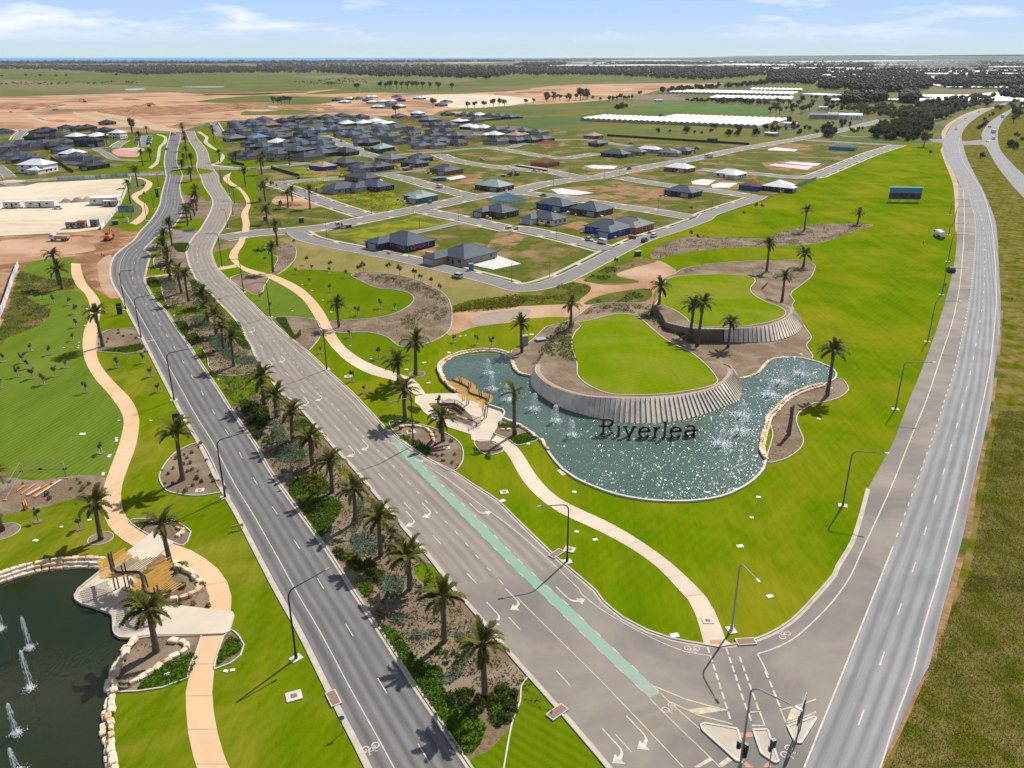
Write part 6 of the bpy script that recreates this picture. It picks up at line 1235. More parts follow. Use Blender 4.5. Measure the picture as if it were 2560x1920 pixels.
def shrubs(key_poly, n, kind, s0, s1, label, group, z=0.05, zf=None, avoid=None):
 """separate shrubs with a shared look inside one bed"""
 poly = BEDS[key_poly] if isinstance(key_poly, str) else key_poly;kinds = kind if isinstance(kind, (list, tuple)) else [kind]
 for p in scatter(poly, n):
  o = link('shrub', random.choice(SHR[random.choice(kinds)]), None);s = random.uniform(s0, s1)
  o.location = (p[0], p[1], (zf(*p) if zf else z)+s*.3);o.scale = (s, s, s*random.uniform(.8,1.2));o.rotation_euler = (0,0, random.uniform(0,6.28));tag(o, label, 'shrub', group)
def offs_in(poly, d):
 """polygon pulled in by about d"""
 h = len(poly) // 2;return [tuple(p) for p in offset(poly[:h], d)]+[tuple(p) for p in offset(poly[h:], d)]
def cover(name, poly, dens, kind, h, leaf, label, zf=None, flat=.3, nmax=9000, clump=0):
 """dense foliage carpet as one mass"""
 if name in ('ground_cover','saltbush_hedge') and zf is None:
  structure(sheet('planted_ground', poly, 0.062, M['cover_green' if name == 'ground_cover' else 'cover_blue']))
 n = int(min(nmax, area(poly)*dens));g = np.random.default_rng(int(area(poly)*7) % 9999)
 a = np.array(scatter(poly, n));
 if len(a) < 3: return
 hh = h
 if clump:
  f_ = np.array([noise.noise(Vector((x*clump, y*clump, 3.3))) for x, y in a]);keep = f_ > -.05;a = a[keep];hh = h*(.4+1.2*np.clip(f_[keep], 0,1))
 z = g.uniform(.0,1, len(a)) ** .7*hh+.06
 if zf: z = z+np.array([zf(x, y) for x, y in a])
 v, t = leaves(np.c_[a, z], leaf*g.uniform(.6,1.3, len(a)),.5, flat, g)
 o = link(name, fast_mesh(name, v, t), M[kind]);return stuff(o, label, 'ground cover')
MEDP = [tuple(p) for p in ml[::5] if gp('D1',0,1180)[1] < p[1] < gp('B0',0,420)[1]]+[tuple(p) for p in mr_[::-5] if gp('D1',0,1180)[1] < p[1] < gp('B0',0,420)[1]]
for kd, dn, hh, lb in (('leaf_dark',3.2,.8,'dark low shrubs'),('leaf_sedge',3.6,.6,'green tufts'),('leaf_ground',3.6,.5,'bright low plants'),('leaf_blue',2.4,.5,'grey-green low plants')):
 cover('planting', offs_in(MEDP, .9), dn, kd, hh, .2, lb+' scattered over the mulch of the median', clump=.30+dn*.05, nmax=14000)
med = lambda *a: spline(PX(*a), True, 1.0)
for q in (('C1',(320,190),(420,165),(510,250),(400,295),(340,280)),('C1',(280,760),(430,640),(600,690),(640,780),(540,830),(440,860),(350,870)),('C1',(370,900),(600,830),(740,900),(700,1020),(560,1190),(480,1100)),('D1',(1050,430),(1190,460),(1420,740),(1610,800),(1620,960),(1750,1130),(1990,1300),(1800,1560),(1520,1150),(1280,780)),('B0',(1500,852),(1600,848),(1630,920),(1590,975)),('B0',(1600,985),(1680,940),(1735,1010),(1660,1050)),('B0',(1650,485),(1720,500),(1800,590),(1870,672),(1700,640)),('B0',(1920,850),(2060,850),(2120,980),(2175,1085),(2080,1060)),('B0',(1270,480),(1330,458),(1390,540),(1300,545)),('B0',(1500,175),(1630,170),(1610,240),(1540,240)),
  ('C1',(0,60),(100,60),(110,150),(40,330),(0,370)),('C1',(-150,10),(0,20),(60,200),(0,330)),('C1',(660,1290),(780,1330),(1000,1430),(1110,1500),(1050,1560),(880,1470),(720,1370)),('D1',(860,60),(960,30),(1010,120),(950,190)),('D1',(2000,1030),(2150,960),(2250,1000),(2230,1200),(2050,1310))):
 cover('ground_cover', med(*q),26,'leaf_ground',.28,.2,'low dark green groundcover carpet in the median bed')
for q in (('C1',(130,250),(230,220),(270,330),(400,420),(430,520),(300,545),(150,500),(180,380)),('C1',(800,1200),(900,1150),(1050,1230),(1030,1310),(900,1360)),('C1',(890,870),(940,930),(920,1060),(860,1150),(820,1120)),('D1',(1030,0),(1250,20),(1280,120),(1180,200),(1060,110)),('D1',(1320,530),(1450,480),(1540,510),(1380,570)),('D1',(1530,860),(1660,840),(1760,720),(1780,600),(1690,500),(1780,490),(1860,580),(1840,720),(1760,880),(1640,950)),('D1',(1160,320),(1290,330),(1260,420),(1190,420)),('B0',(1640,820),(1760,800),(1830,880),(1760,890)),('B0',(1780,1000),(1900,960),(2040,1130),(2212,1160),(2212,1210),(2020,1200)),('B0',(1390,470),(1500,480),(1520,560),(1430,570)),('B0',(1340,345),(1390,340),(1380,380),(1345,375)),('B0',(1580,60),(1680,45),(1670,65),(1600,75))):
 cover('saltbush_hedge', med(*q),22,'leaf_blue',.55,.17,'grey-green saltbush mass in the median bed')
for q, lb in ((('C1',(1060,150),(1200,130),(1420,200),(1390,225),(1250,200),(1130,200)),'east garden'),(('C1',(1230,310),(1330,310),(1320,350),(1260,360)),'east garden'),(('C1',(1300,350),(1400,350),(1510,430),(1470,480),(1350,410)),'east garden'),(('B1',(170,820),(250,810),(300,900),(340,960),(380,920),(385,970),(310,1005),(260,930)),'roadside bed'),(('E2',(1420,1110),(1690,1110),(1780,1170),(1600,1190),(1430,1170)),'bed by the lone palm'),(('E2',(1600,1370),(1990,1250),(2110,1370),(1760,1470)),'bed by the lone palm'),(('B1',(1310,1580),(1420,1590),(1400,1640),(1330,1620)),'plaza edge'),
   (('D0',(1190,990),(1330,830),(1690,660),(1620,890),(1400,960)),'west pond bed'),(('D0',(1870,790),(1920,600),(1990,515),(2070,560),(2090,640),(1960,720)),'small west bed'),(('C0',(1150,1070),(1300,1040),(1240,1110)),'west bed'),(('C0',(880,1090),(990,1075),(1220,1035),(1230,1090),(1080,1120)) if False else ('B0',(880,1100),(1060,1060),(1220,1040),(1230,1085),(1080,1115)),'west roadside bed')):
 cover('ground_cover', med(*q),26,'leaf_ground',.22,.2,'dark green groundcover carpet in the '+lb)
cover('planting', BEDS['c8'], 6,'leaf_dark',.9,.22,'dense young shrub planting beside the hoarding', clump=.35, nmax=7000)
cover('planting', BEDS['c8'], 4,'leaf_olive',.7,.22,'olive young planting beside the hoarding', clump=.3, nmax=5000)
cover('planting', med('B1',(980,440),(1200,470),(1450,530),(1600,610),(1660,720),(1620,830),(1540,830),(1600,700),(1450,620),(1250,560),(1000,500)),12,'leaf_sedge',.8,.2,'rows of green strap-leaved plants along the top of the big bed', clump=.8)
cover('planting', med('B1',(1250,830),(1330,780),(1480,730),(1560,690),(1560,760),(1420,830),(1390,910),(1290,910)),12,'leaf_sedge',.7,.2,'green strap-leaved plants in the lower part of the big bed', clump=.8)
cover('planting', BEDS['b4'], 3,'leaf_dark',.8,.2,'dark shrubs round the palm above the eastern lawn', clump=.6)
cover('planting', BEDS['b3'], 1.6,'leaf_blue',.4,.17,'scattered grey-green plants through the big bed')
cover('planting', BEDS['b2'], 2.2,'leaf_blue',.4,.17,'scattered grey-green plants in the roadside bed')
cover('planting', BEDS['e1'], 3,'leaf_dark',.7,.22,'dark planting along the estate boundary bed', clump=.25)
cover('planting', BEDS['d1'], 1.0,'leaf_blue',.5,.2,'grey-green planting beside the upper path')
cover('planting', med('A1',(0,1290),(250,1270),(330,1420),(280,1560),(120,1650),(20,1560),(150,1420)),.8,'leaf_olive',.9,.3,'straggly shrubs around the earth heap by the street', clump=.2)
bankL = PX('B2',(215,1200),(420,890),(560,850),(540,900),(510,1000),(530,1150),(565,1290),(450,1250),(300,1210))
cover('planting', bankL, 9.0,'leaf_ground',.55,.26,'green tufts on the left bank of the near mound', zf=lambda x, y: max(0, zM1(x, y)), clump=.5)
bankB = PX('B2',(600,800),(720,720),(900,695),(1130,705),(1280,780),(1420,930),(1560,1080),(1480,1060),(1240,910),(1140,820),(1080,780),(900,765))
cover('planting', bankB, 8.0,'leaf_sedge',.6,.26,'dark tufts behind the near mound lawn', zf=lambda x, y: max(0, zM1(x, y)), clump=.5)
cover('planting', med('B2',(1410,440),(1490,395),(1700,350),(1760,350),(1600,400),(1480,435)),2.0,'leaf_dark',.6,.22,'dark shrub rows above the far mound')
cover('planting', med('B2',(1900,400),(2212,380),'B3',(100,430),(270,440),(260,500),(100,480),'B2',(2150,470),(2000,435)),2.2,'leaf_blue',.7,.25,'grey-green shrubs above the far mound', clump=.3)
cover('planting', BEDS['e3'], .8,'leaf_green',.3,.15,'small green tufts on the headland bed', clump=.4)
cover('planting', med('D0',(1150,640),(1200,560),(1330,540),(1310,640),(1200,660)),4,'leaf_sedge',.3,.16,'sedge tufts beside the deck palm', clump=2)
cover('weeds', med('B1',(1700,745),(1900,680),(2100,655),(2212,640),'B2',(60,640),(130,650),(60,710),'B1',(2100,735),(1850,755)),12,'leaf_yellow',1.3,.35,'tall yellow-flowering weeds at the foot of the dry slope', clump=0)
cover('weeds', med('B2',(0,640),(250,600),(490,510),(680,550),(590,630),(330,680),(150,690)),5,'leaf_yellow',.9,.35,'yellow weeds beside the estate road bend', clump=.18)
cover('weeds', med('B2',(620,490),(850,360),(1060,290),(1240,320),(1050,360),(900,420),(800,500)),5,'leaf_green',.8,.35,'green weeds on the bare slope below the road corner', clump=.15)
cover('weeds', med('B2',(620,690),(850,600),(1150,560),(1210,620),(1080,680),(800,680)),4,'leaf_green',.8,.35,'green weeds behind the near mound', clump=.15)
cover('weeds', PX('A1',(660,1350),(1000,1285),(1180,1320),(1280,1370),(1290,1440),(1060,1485),(780,1400)),1.2,'leaf_yellow',.8,.4,'yellow-flowering weeds on the vacant corner lot', clump=.12)
cover('weeds', PX('F1',(620,960),(900,930),(1300,920),(1000,1060),(800,1040)),1.2,'leaf_yellow',.8,.4,'yellow-flowering weeds on the bend lot', clump=.12)
shrubs(med('D1',(1500,650),(1560,610),(1800,720),(1780,800),(1650,800)),22,'leaf_ground',.4,.7,'small green tuft on open mulch under the nearest median palms','tufts under the nearest median palms')
shrubs(med('D1',(1440,30),(1500,60),(1450,160),(1380,160)),12, ['leaf_ground','leaf_blue'], .4,.8,'small shrub on mulch beside the third median palm','small shrubs beside the third median palm')
shrubs(med('C1',(1080,1150),(1200,1120),(1240,1260),(1160,1310),(1100,1240)),16,'leaf_sedge',.5,.9,'green tuft in the row beside the fourth median palm','tufts beside the fourth median palm')
shrubs(med('C1',(650,1280),(800,1330),(1000,1420),(1110,1500),(1060,1570),(860,1470),(700,1370)),34, ['leaf_sedge','leaf_yellow'], .8,1.4,'yellow-green bushy shrub in the median hedge row along the left carriageway','median hedge row shrubs')
shrubs(med('D1',(1640,990),(1860,1010),(1960,1150),(1900,1220),(1740,1150)),26, ['leaf_sedge','leaf_ground'], .8,1.3,'leafy green shrub below the nearest median palm','shrubs below the nearest median palm')
shrubs(med('D1',(2010,1040),(2212,940),(2260,1010),(2212,1240),(2050,1310)),24, ['leaf_sedge','leaf_ground'], .8,1.3,'leafy green shrub beside the curved median edging','shrubs beside the curved median edging')
shrubs(med('C1',(80,270),(180,240),(160,390),(60,380)),22,'leaf_sedge',.4,.7,'tuft in the dotted planting near the eighth median palm','dotted median tufts')
shrubs(med('C1',(430,640),(520,620),(560,760),(500,830),(430,780)),16,'leaf_yellow',.8,1.4,'tall bright green bush beside the sixth median palm','bright bushes by the sixth median palm')
shrubs(med('C1',(-60,60),(100,60),(100,220),(20,330),(-60,300)),26, ['leaf_sedge','leaf_dark'], 1.0,1.7,'tall dark bush beside the eighth median palm','tall bushes by the eighth median palm')
shrubs('b5',26, ['leaf_olive','leaf_blue'], .4,.8,'low shrub on mulch in the east plaza garden','low shrubs of the east plaza garden')
shrubs('c1',30, ['leaf_olive','leaf_dark'], .5,1.0,'low brownish shrub in the rounded palm bed beside the road','low shrubs of the rounded palm bed')
shrubs('c3',20, ['leaf_sedge','leaf_yellow'], .4,.8,'small tuft in the roadside bed by the upper west palm','tufts of the upper west roadside bed')
shrubs('c2',24, ['leaf_dark','leaf_yellow'], .5,1.1,'shrub in the bed with the orange pipes','shrubs of the bed with the pipes')
shrubs('c5',14, ['leaf_yellow','leaf_sedge'], .7,1.2,'bright strappy shrub in the boulder bed by the golden canopy','shrubs of the boulder bed')
shrubs(bankL, 20,'leaf_yellow',.4,.7,'yellow-green tuft on the left bank of the near mound','tufts of the near mound bank', zf=lambda x, y: max(0, zM1(x, y)))
for q in (('D3',(1150,1400),(1500,500),(1720,0),(2212,0),(2212,1659),(1050,1659)),('C3',(1760,1400),(1930,400),(1990,100),(2212,100),(2212,1659),(1690,1659))):
 for kd in ('leaf_green','leaf_yellow','frond_dead'): cover('rough_grass', PX(*q),9000/area(PX(*q)), kd, .1,.085,'fine tufts of rough dry grass on the verge beside the highway', flat=0, nmax=9000)
# ================================================================== TREES IN THE DISTANCE
def gum_crown(seed, n, m, squash=.8, leaf=.55, rad=4.0, clumps=9): return leafball('crown', int(n*.8), rad, leaf, M[m], seed, squash, .3, clumps=clumps)
GUMS = [gum_crown(100+i, 520,('leaf_gum','leaf_gum','leaf_olive','leaf_dark','leaf_dark')[i], (.8,.65,.75,.95,1.2)[i], .75) for i in range(5)]
def gum_trunk(seed):
 r = random.Random(seed);mb = MB();mb.tube([(0,0,0),(.1,0,2.5),(.25,.1,5)], [.38,.28,.2], 6)
 for i in range(4):
  a = i*1.6+r.random();mb.tube([(.15,.05,2.6+.5*i),(1.2*math.cos(a),1.2*math.sin(a),4.6+.4*i),(2.4*math.cos(a),2.4*math.sin(a),6.2+.3*i)], [.18,.12,.05], 5)
 me = mb.mesh('trunk');me.materials.append(M['tree_bark']);return me
GTR = [gum_trunk(i) for i in range(2)]
def gum(label, group, p, h, kind, bushy=False):
 r = random.Random(int(p[0]*13+p[1]*7));t = thing('gum_tree', label, 'tree',(p[0], p[1], 0), r.uniform(0,6.28), group);s = h/10.5
 o = link('trunk', r.choice(GTR), None, t);o.scale = (s, s, s*(.5 if bushy else 1))
 c = link('crown', GUMS[kind], None, t, (.2*s, 0,(3.6 if bushy else 6.6)*s));c.scale = (s*r.uniform(.85,1.2), s*r.uniform(.85,1.2), s*r.uniform(.85,1.15)*(1.15 if bushy else 1));return t
def grove(poly_px, n, hr_, kinds, label, group, bushy=False, seed=0):
 """trees spread over a wood traced on the photo;evenly dense as seen"""
 rr = random.Random(seed+n);tg = poly_px[0];q = []
 for p in poly_px[1:]: q.append(p)
 for x, y in scatter(q, n, rr):
  gum(label, group, gp(tg, x, y), rr.uniform(*hr_), rr.choice(kinds), bushy)
LCR = [leafball('crown',150,4.0,1.15, M['leaf_gum'], 300+i, .85,.3, clumps=7) for i in range(4)]
def leafwood(name, poly_px, n, hr_, m, label):
 """wood of separate leafy crowns read as one mass"""
 rr = random.Random(n);V = [];F = [];k = 0
 cr = []
 for me in LCR:
  v = np.empty(len(me.vertices)*3, np.float32);me.vertices.foreach_get('co', v);f = np.empty(len(me.loops), np.int32);me.loops.foreach_get('vertex_index', f);cr.append((v.reshape(-1,3), f.reshape(-1,3)))
 for x, y in scatter(poly_px[1:], n, rr):
  p = gp(poly_px[0], x, y);h = rr.uniform(*hr_);v, f = rr.choice(cr);s = h/10;a = rr.uniform(0,6.28);R = np.array([[math.cos(a),-math.sin(a),0], [math.sin(a), math.cos(a),0], [0,0,1.15]])
  V.append(v @ R.T*s+np.array([p[0], p[1], h*.55]));F.append(f+k);k += len(v)
 o = link(name, fast_mesh(name, np.concatenate(V), np.concatenate(F)), M[m]);return stuff(o, label, 'wood')
leafwood('wood',('A3',(890,840),(980,760),(1150,740),(1420,705),(1430,760),(1300,850),(1200,870),(960,850)),130,(8,12),'leaf_dark','dense dark interior of the grove beside the highway bend')
grove(('A3',(880,850),(960,760),(1150,740),(1420,700),(1440,760),(1300,860),(1200,885),(960,865)),46,(7,11), [3,4], 'dark she-oak in the dense dark grove beside the highway bend','dark grove beside the highway bend', True)
leafwood('wood',('A3',(1050,700),(1150,620),(1400,560),(1720,510),(1950,500),(1940,570),(1700,620),(1520,690),(1400,720)),240,(9,14),'leaf_gum','grey-green gum wood left of the highway')
grove(('A3',(0,600),(100,530),(300,500),(480,520),(620,580),(620,630),(300,640),(0,650)),40,(8,13), [2,0,3], 'gum in the wood behind the farm sheds','wood behind the farm sheds')
leafwood('wood',('A3',(590,620),(800,600),(1040,590),(1150,640),(1060,690),(780,660)),70,(8,12),'leaf_olive','olive wood right of the farm sheds')
grove(('A3',(0,810),(40,740),(160,700),(290,730),(420,720),(740,720),(750,750),(400,810),(150,830)),26,(5,9), [3,2,4], 'garden tree around the farm houses','trees around the farm houses', True)
grove(('A3',(470,845),(480,790),(620,780),(630,850)),8,(9,11), [4], 'dark conical tree in the pair beside the estate road end','dark conical trees by the road end', True)
grove(('A3',(700,780),(800,750),(880,770),(860,800),(740,800)),8,(4,6), [2], 'olive bush below the farm track','bushes below the farm track', True)
grove(('A3',(1790,780),(1850,700),(1930,650),(1960,640),(1900,720),(1830,790)),9,(5,8), [3], 'dark bush between the highway carriageways','bushes between the carriageways', True)
grove(('A3',(1930,620),(2050,560),(2212,540),(2212,590),(2060,600),(1980,640)),14,(7,10), [3,0], 'dark tree between the carriageways at the far bend','trees at the far highway bend')
grove(('A3',(2040,740),(2080,640),(2160,590),(2300,570),(2350,700),(2200,740)),16,(9,13), [3,0,2], 'dark gum right of the far carriageway','gums right of the far carriageway')
grove(('A3',(2060,940),(2110,900),(2170,950)),3,(8,10), [3], 'dark round tree on the far verge','round trees on the far verge', True)
grove(('A3',(2090,850),(2160,820),(2212,850),(2200,880)),4,(5,7), [2], 'olive tree at the right edge of the photo','olive trees at the right edge', True)
gum('lone broad gum at the end of the dark grove', None, gp('A3',1345,925),15,2);gum('small dark tree alone on the highway median strip', None, gp('A3',1850,1022),6.5,3, True)
gum('small sapling tree on the lawn near the highway turn-off', None, gp('A3',1395,1000),5,0)
grove(('A2',(250,530),(300,500),(560,520),(660,500),(650,530),(400,535)),14,(11,17), [0,2], 'tall gum in the clump beside the earthworks','gum clump beside the earthworks')
gum('tall spreading gum towering over the roadside clump', None, gp('A2',590,525),24,0);gum('second tall gum leaning right in the roadside clump', None, gp('A2',640,515),21,0)
grove(('A2',(820,520),(1130,500),(1130,530),(830,535)),12,(8,11), [3,0], 'dark tree in the row beyond the green crop','tree row beyond the green crop')
grove(('A2',(860,600),(980,580),(1000,600),(900,605)),7,(9,13), [2,3], 'olive tree in the clump at the corner of the crop field','clump at the corner of the crop field', True)
leafwood('wood',('A2',(1130,475),(1500,430),(1900,400),(2212,360),(2212,400),(1900,420),(1400,460)),120,(9,15),'leaf_dark','long windbreak of dark trees behind the greenhouses')
leafwood('wood',('A2',(1500,540),(1900,530),(2212,555),(2212,575),(1700,560)),70,(6,10),'leaf_dark','dark hedge between the greenhouses and the crop')
for q in ((1285,680,9,3),(1740,770,10,3),(1505,805,11,3),(1260,800,7,3),(1365,800,5,3),(1640,810,5,2),(1720,795,6,2),(1870,830,10,3),(1960,800,13,2),(1940,830,8,3),(2110,830,11,3),(2190,780,10,3),(1580,805,4,3),(700,510,9,3),(765,520,8,3),(940,490,11,2),(1105,470,12,2)):
 gum('scattered dark tree on the paddocks around the white greenhouses','scattered paddock trees', gp('A2', q[0], q[1]), q[2], q[3], True)
for tg, pts, h, lb, grp in (('A1', [(150,555),(190,555),(220,560),(250,550),(290,550)], 13,'gum in the small clump on the earthworks','small clump on the earthworks'),('A1', [(875,440),(1080,425),(1120,425),(1160,430),(1215,420),(1260,420),(1310,425),(1350,415),(1390,420),(1440,420),(1500,420),(1575,430),(1690,430)], 21,'paddock gum in the loose line before the far woodland','loose line of paddock gums'),
      ('A1', [(1830,595),(1890,590),(1970,585),(2050,580),(2100,575),(2145,575)], 13,'gum in the row behind the far building pad','gum row behind the far pad'),('A2', [(120,560),(185,550),(300,540)], 12,'tree on the bare ground left of the gum clump','trees on the bare ground'),('A1', [(1205,645),(1530,585)], 15,'bare tree among the far houses','bare trees among the far houses'),('A0', [(1140,800),(20,330),(225,320),(350,325),(490,325),(575,325),(1010,320)], 15,'lone gum on the far western paddocks','gums on the far western paddocks')):
 for x, y in pts: gum(lb, grp, gp(tg, x, y), h*random.uniform(.8,1.15), random.choice((0,0,2)))
def blob_tree(rng):
 bm = bmesh.new();bmesh.ops.create_icosphere(bm, subdivisions=1, radius=1);v = np.array([x.co for x in bm.verts]);f = np.array([[q.index for q in p.verts] for p in bm.faces]);bm.free();return v, f
BV, BF = blob_tree(RNG)
def wood(name, polys, n, h0, h1, m, label, wide=1.0):
 V = [];F = [];k = 0;g = np.random.default_rng(n);rr = random.Random(n)
 per = n // len(polys)
 for pp in polys:
  for x, y in scatter(pp[1:], per, rr):
   p = gp(pp[0], x, y);h = rr.uniform(h0, h1)
   for j in range(6):
    r = h*rr.uniform(.12,.26)*wide;o = np.array([p[0]+rr.uniform(-.42,.42)*h*wide, p[1]+rr.uniform(-.3,.3)*h, h*rr.uniform(.3,.9)])
    v = BV*(1+g.uniform(-.35,.35,(len(BV),1)))*np.array([r, r, r*.9])+o;V.append(v);F.append(BF+k);k += len(BV)
   v = BV*np.array([h*.06, h*.06, h*.35])+np.array([p[0], p[1], h*.3]);V.append(v);F.append(BF+k);k += len(BV)
 o = link(name, fast_mesh(name, np.concatenate(V), np.concatenate(F)), M[m]);return stuff(o, label, 'wood')
wood('woodland', [('A0',(-400,250),(0,255),(500,262),(1000,290),(1200,305),(1800,290),(2212,285),(2212,245),(1500,225),(500,225),(-400,222))], 1900,12,19,'leaf_gum','long band of grey-green woodland across the left horizon')
wood('woodland', [('A1',(0,285),(640,290),(1000,322),(1500,325),(2000,340),(2212,300),(2212,235),(1500,222),(700,210),(0,210))], 1900,13,20,'leaf_gum','long band of grey-green woodland across the middle horizon')
wood('woodland', [('A2',(0,305),(900,312),(1250,335),(1700,350),(2212,310),(2212,235),(1500,240),(800,240),(0,240))], 1700,13,20,'leaf_gum','long band of grey-green woodland right of centre')
wood('woodland', [('A3',(440,430),(470,350),(560,300),(900,290),(1300,280),(1400,350),(1420,430),(1150,455),(980,460),(640,440))], 750,11,17,'leaf_dark','dark wood in front of the far greenhouses',1.2)
wood('woodland', [('A3',(0,380),(0,280),(250,260),(480,270),(440,350),(380,385)),('A3',(1400,390),(1480,330),(1700,300),(2212,320),(2300,390),(2100,420),(1600,425))], 900,11,17,'leaf_dark','scattered dark woods among the white greenhouses',1.2)
wood('woodland', [('A3',(1980,500),(2020,460),(2212,420),(2400,420),(2400,520),(2150,525)),('A3',(640,560),(700,500),(1000,490),(1000,540),(800,560)),('A3',(1150,545),(1180,480),(1270,490),(1270,550))], 420,11,16,'leaf_dark','dark trees around the nearer greenhouses',1.1)
wood('woodland', [('A2',(2,225),(100,200),(450,195),(480,225),(200,235)),('A2',(950,205),(1160,195),(1700,195),(1750,210),(1200,212)),('A3',(250,245),(320,225),(700,230),(800,200),(920,200),(900,230),(500,250)),('A3',(960,230),(1300,180),(2212,165),(2212,235),(1500,240))], 900,14,22,'leaf_dark','far tree belts below the right horizon',1.3)
wood('woodland', [('A0',(-400,206),(2212,203),(2212,197),(-400,199)),('A1',(0,203),(1200,195),(2212,185),(2212,178),(1200,185),(0,195)),('A2',(0,185),(1300,172),(2212,160),(2212,150),(1300,156),(500,160))], 900,7,14,'leaf_dark','dark coastal scrub line just below the sea',8.0)
wood('scrub', [('A0',(-300,380),(0,370),(1200,360),(1200,378),(0,392)),('A1',(300,370),(850,320),(1000,370),(600,390))], 160,2,4,'leaf_dark','low scattered scrub on the western paddocks',1.6)
wood('woodland', [('A3',(0, y_),(2212, y_ - 8),(2212, y_ - 13),(0, y_ - 6)) for y_ in (182,203,222,246,275,305)]+[('A2',(700, y_),(2212, y_ - 4),(2212, y_ - 10),(700, y_ - 5)) for y_ in (178,200,214)], 1500,12,20,'leaf_dark','broken tree belts between the far greenhouses',1.3)
hv = [];hf = [];nx = 60
for i in range(nx+1):
 x = -2000+24000*i/nx;hgt = 115*(1/(1+math.exp(-(x - 5200)/1500)))*(0.85+.15*math.sin(x*.0011)+.06*math.sin(x*.004))
 hv += [(x, 15000,0),(x, 19500, hgt),(x, 26000, hgt*.9),(x, 30000,0)]
for i in range(nx):
 for k in range(3): hf.append((4*i+k, 4*i+k+4,4*i+k+5,4*i+k+1))
structure(mesh('hills', hv, hf, mat('hill_scrub',(.045,.07,.05),.95, c2=(.09,.12,.06), scale=.0012, spec=0), smooth=True),'low hazy hills along the right horizon')
# ================================================================== GREENHOUSES AND SHEDS
def span_mesh(w, L, h, rise):
 mb = MB();n = 6;pr = [(-w/2,0),(-w/2, h)]+[(-w/2+w*i/n, h+rise*math.sin(math.pi*i/n)) for i in range(1, n)]+[(w/2, h),(w/2,0)]
 m_ = len(pr);v = [(p[0], 0, p[1]) for p in pr]+[(p[0], L, p[1]) for p in pr];f = [(i+1, i, m_+i, m_+i+1) for i in range(m_ - 1)]
 mb.add(v, f, 0);mb.add([(p[0], 0.02, p[1]) for p in pr], [tuple(range(m_))], 1);mb.add([(p[0], L - .02, p[1]) for p in pr], [tuple(range(m_))[::-1]], 1)
 me = mb.mesh('roof_span');me.materials.append(M['poly']);me.materials.append(M['poly_dim']);return me
def greenhouse(label, a, b, depth_pt, span, h=3.0, rise=1.3, group='white greenhouses'):
 """row of arched spans from a to b (front line), each running back to the depth point"""
 A = Vector(a);B = Vector(b);u = (B - A);L = u.length;u.normalize();nrm = Vector((-u.y, u.x))
 if nrm.dot(Vector(depth_pt) - A) < 0: nrm = -nrm
 D = max(12, abs(nrm.dot(Vector(depth_pt) - A)));n = max(1, int(L/span));w = L/n
 t = thing('greenhouse', label, 'greenhouse',(A.x, A.y, 0), math.atan2(u.y, u.x), group);me = span_mesh(w*.985, D, h, rise)
 sgn = 1 if Vector((-u.y, u.x)).dot(nrm) > 0 else -1
 for i in range(n):
  o = link('roof_span', me, None, t, (w*(i+.5),0 if sgn > 0 else -D, 0))
 return t
g2 = lambda tg, *p: [gp(tg, *q) for q in p]
a, b, c = g2('A2',(590,700),(2120,765),(700,668));greenhouse('long sawtooth row of white greenhouses in front of the crop', a, b, c, 6.8)
a, b, c = g2('A2',(1290,690),(2300,728),(1400,668));greenhouse('second white greenhouse row just behind the long sawtooth row', a, b, c, 6.8)
a, b, c = g2('A2',(1335,462),(2400,482),(1400,442));greenhouse('wide white greenhouse block before the windbreak', a, b, c, 9)
a, b, c = g2('A2',(1680,515),(2400,528),(1900,495));greenhouse('white greenhouse block above the dark hedge', a, b, c, 9)
a, b, c = g2('A2',(2040,440),(2500,446),(2212,428));greenhouse('small white greenhouse strip at the foot of the windbreak', a, b, c, 9)
a, b, c = g2('A3',(1010,530),(1140,540),(1060,490));greenhouse('small white greenhouse left of the big pale block', a, b, c, 8)
a, b, c = g2('A3',(1240,490),(1620,540),(1500,450));greenhouse('big pale furrowed greenhouse block behind the highway wood', a, b, c, 8)
a, b, c = g2('A3',(1640,500),(1960,510),(1760,460));greenhouse('pale greenhouse block right of the furrowed one', a, b, c, 8)
a, b, c = g2('A3',(550,495),(690,492),(640,472));greenhouse('low white greenhouse beside the blue farm shed', a, b, c, 8)
a, b, c = g2('A3',(490,535),(620,540),(560,512));greenhouse('white greenhouse patch in front of the wood', a, b, c, 8)
a, b, c = g2('A3',(1320,300),(2000,275),(1500,262));greenhouse('long white greenhouse strip under the smoke', a, b, c, 16)
a, b, c = g2('A3',(1560,420),(2120,425),(1800,390));greenhouse('white greenhouses half hidden by dark trees', a, b, c, 12)
rg = random.Random(12)
farw = [('A3', x_ - w_, y_, x_+w_, y_ - (y_ - 150)*.05) for x_, y_, w_ in [(rg.uniform(0,2212), rg.choice((185,195,208,222,236,252,285,318,340))+rg.uniform(-4,4), rg.uniform(60,200)) for _ in range(26)]]+[('A2', x_ - w_, y_, x_+w_, y_ - 3) for x_, y_, w_ in [(rg.uniform(900,2212), rg.choice((182,196,210,226))+rg.uniform(-3,3), rg.uniform(60,200)) for _ in range(9)]]+[('A2',460,228,860,220),('A2',880,230,1100,222),('A2',1160,226,1540,218),('A2',1580,206,1780,202),('A2',1730,190,2130,186),('A2',700,204,1000,200),('A3',40,225,640,212),('A3',370,190,560,186),('A3',640,192,850,186),('A3',930,188,1150,183),('A3',1200,184,1460,178),('A3',0,270,220,268),('A3',370,285,470,280),('A3',560,268,880,266),('A3',1820,310,2212,285),('A3',2060,240,2300,236),('A1',1740,206,2130,202),('A3',2110,155,2200,152),('A2',70,200,330,202),('A3',1400,345,1530,340),('A3',2030,275,2212,270),('A3',920,262,1290,250)]
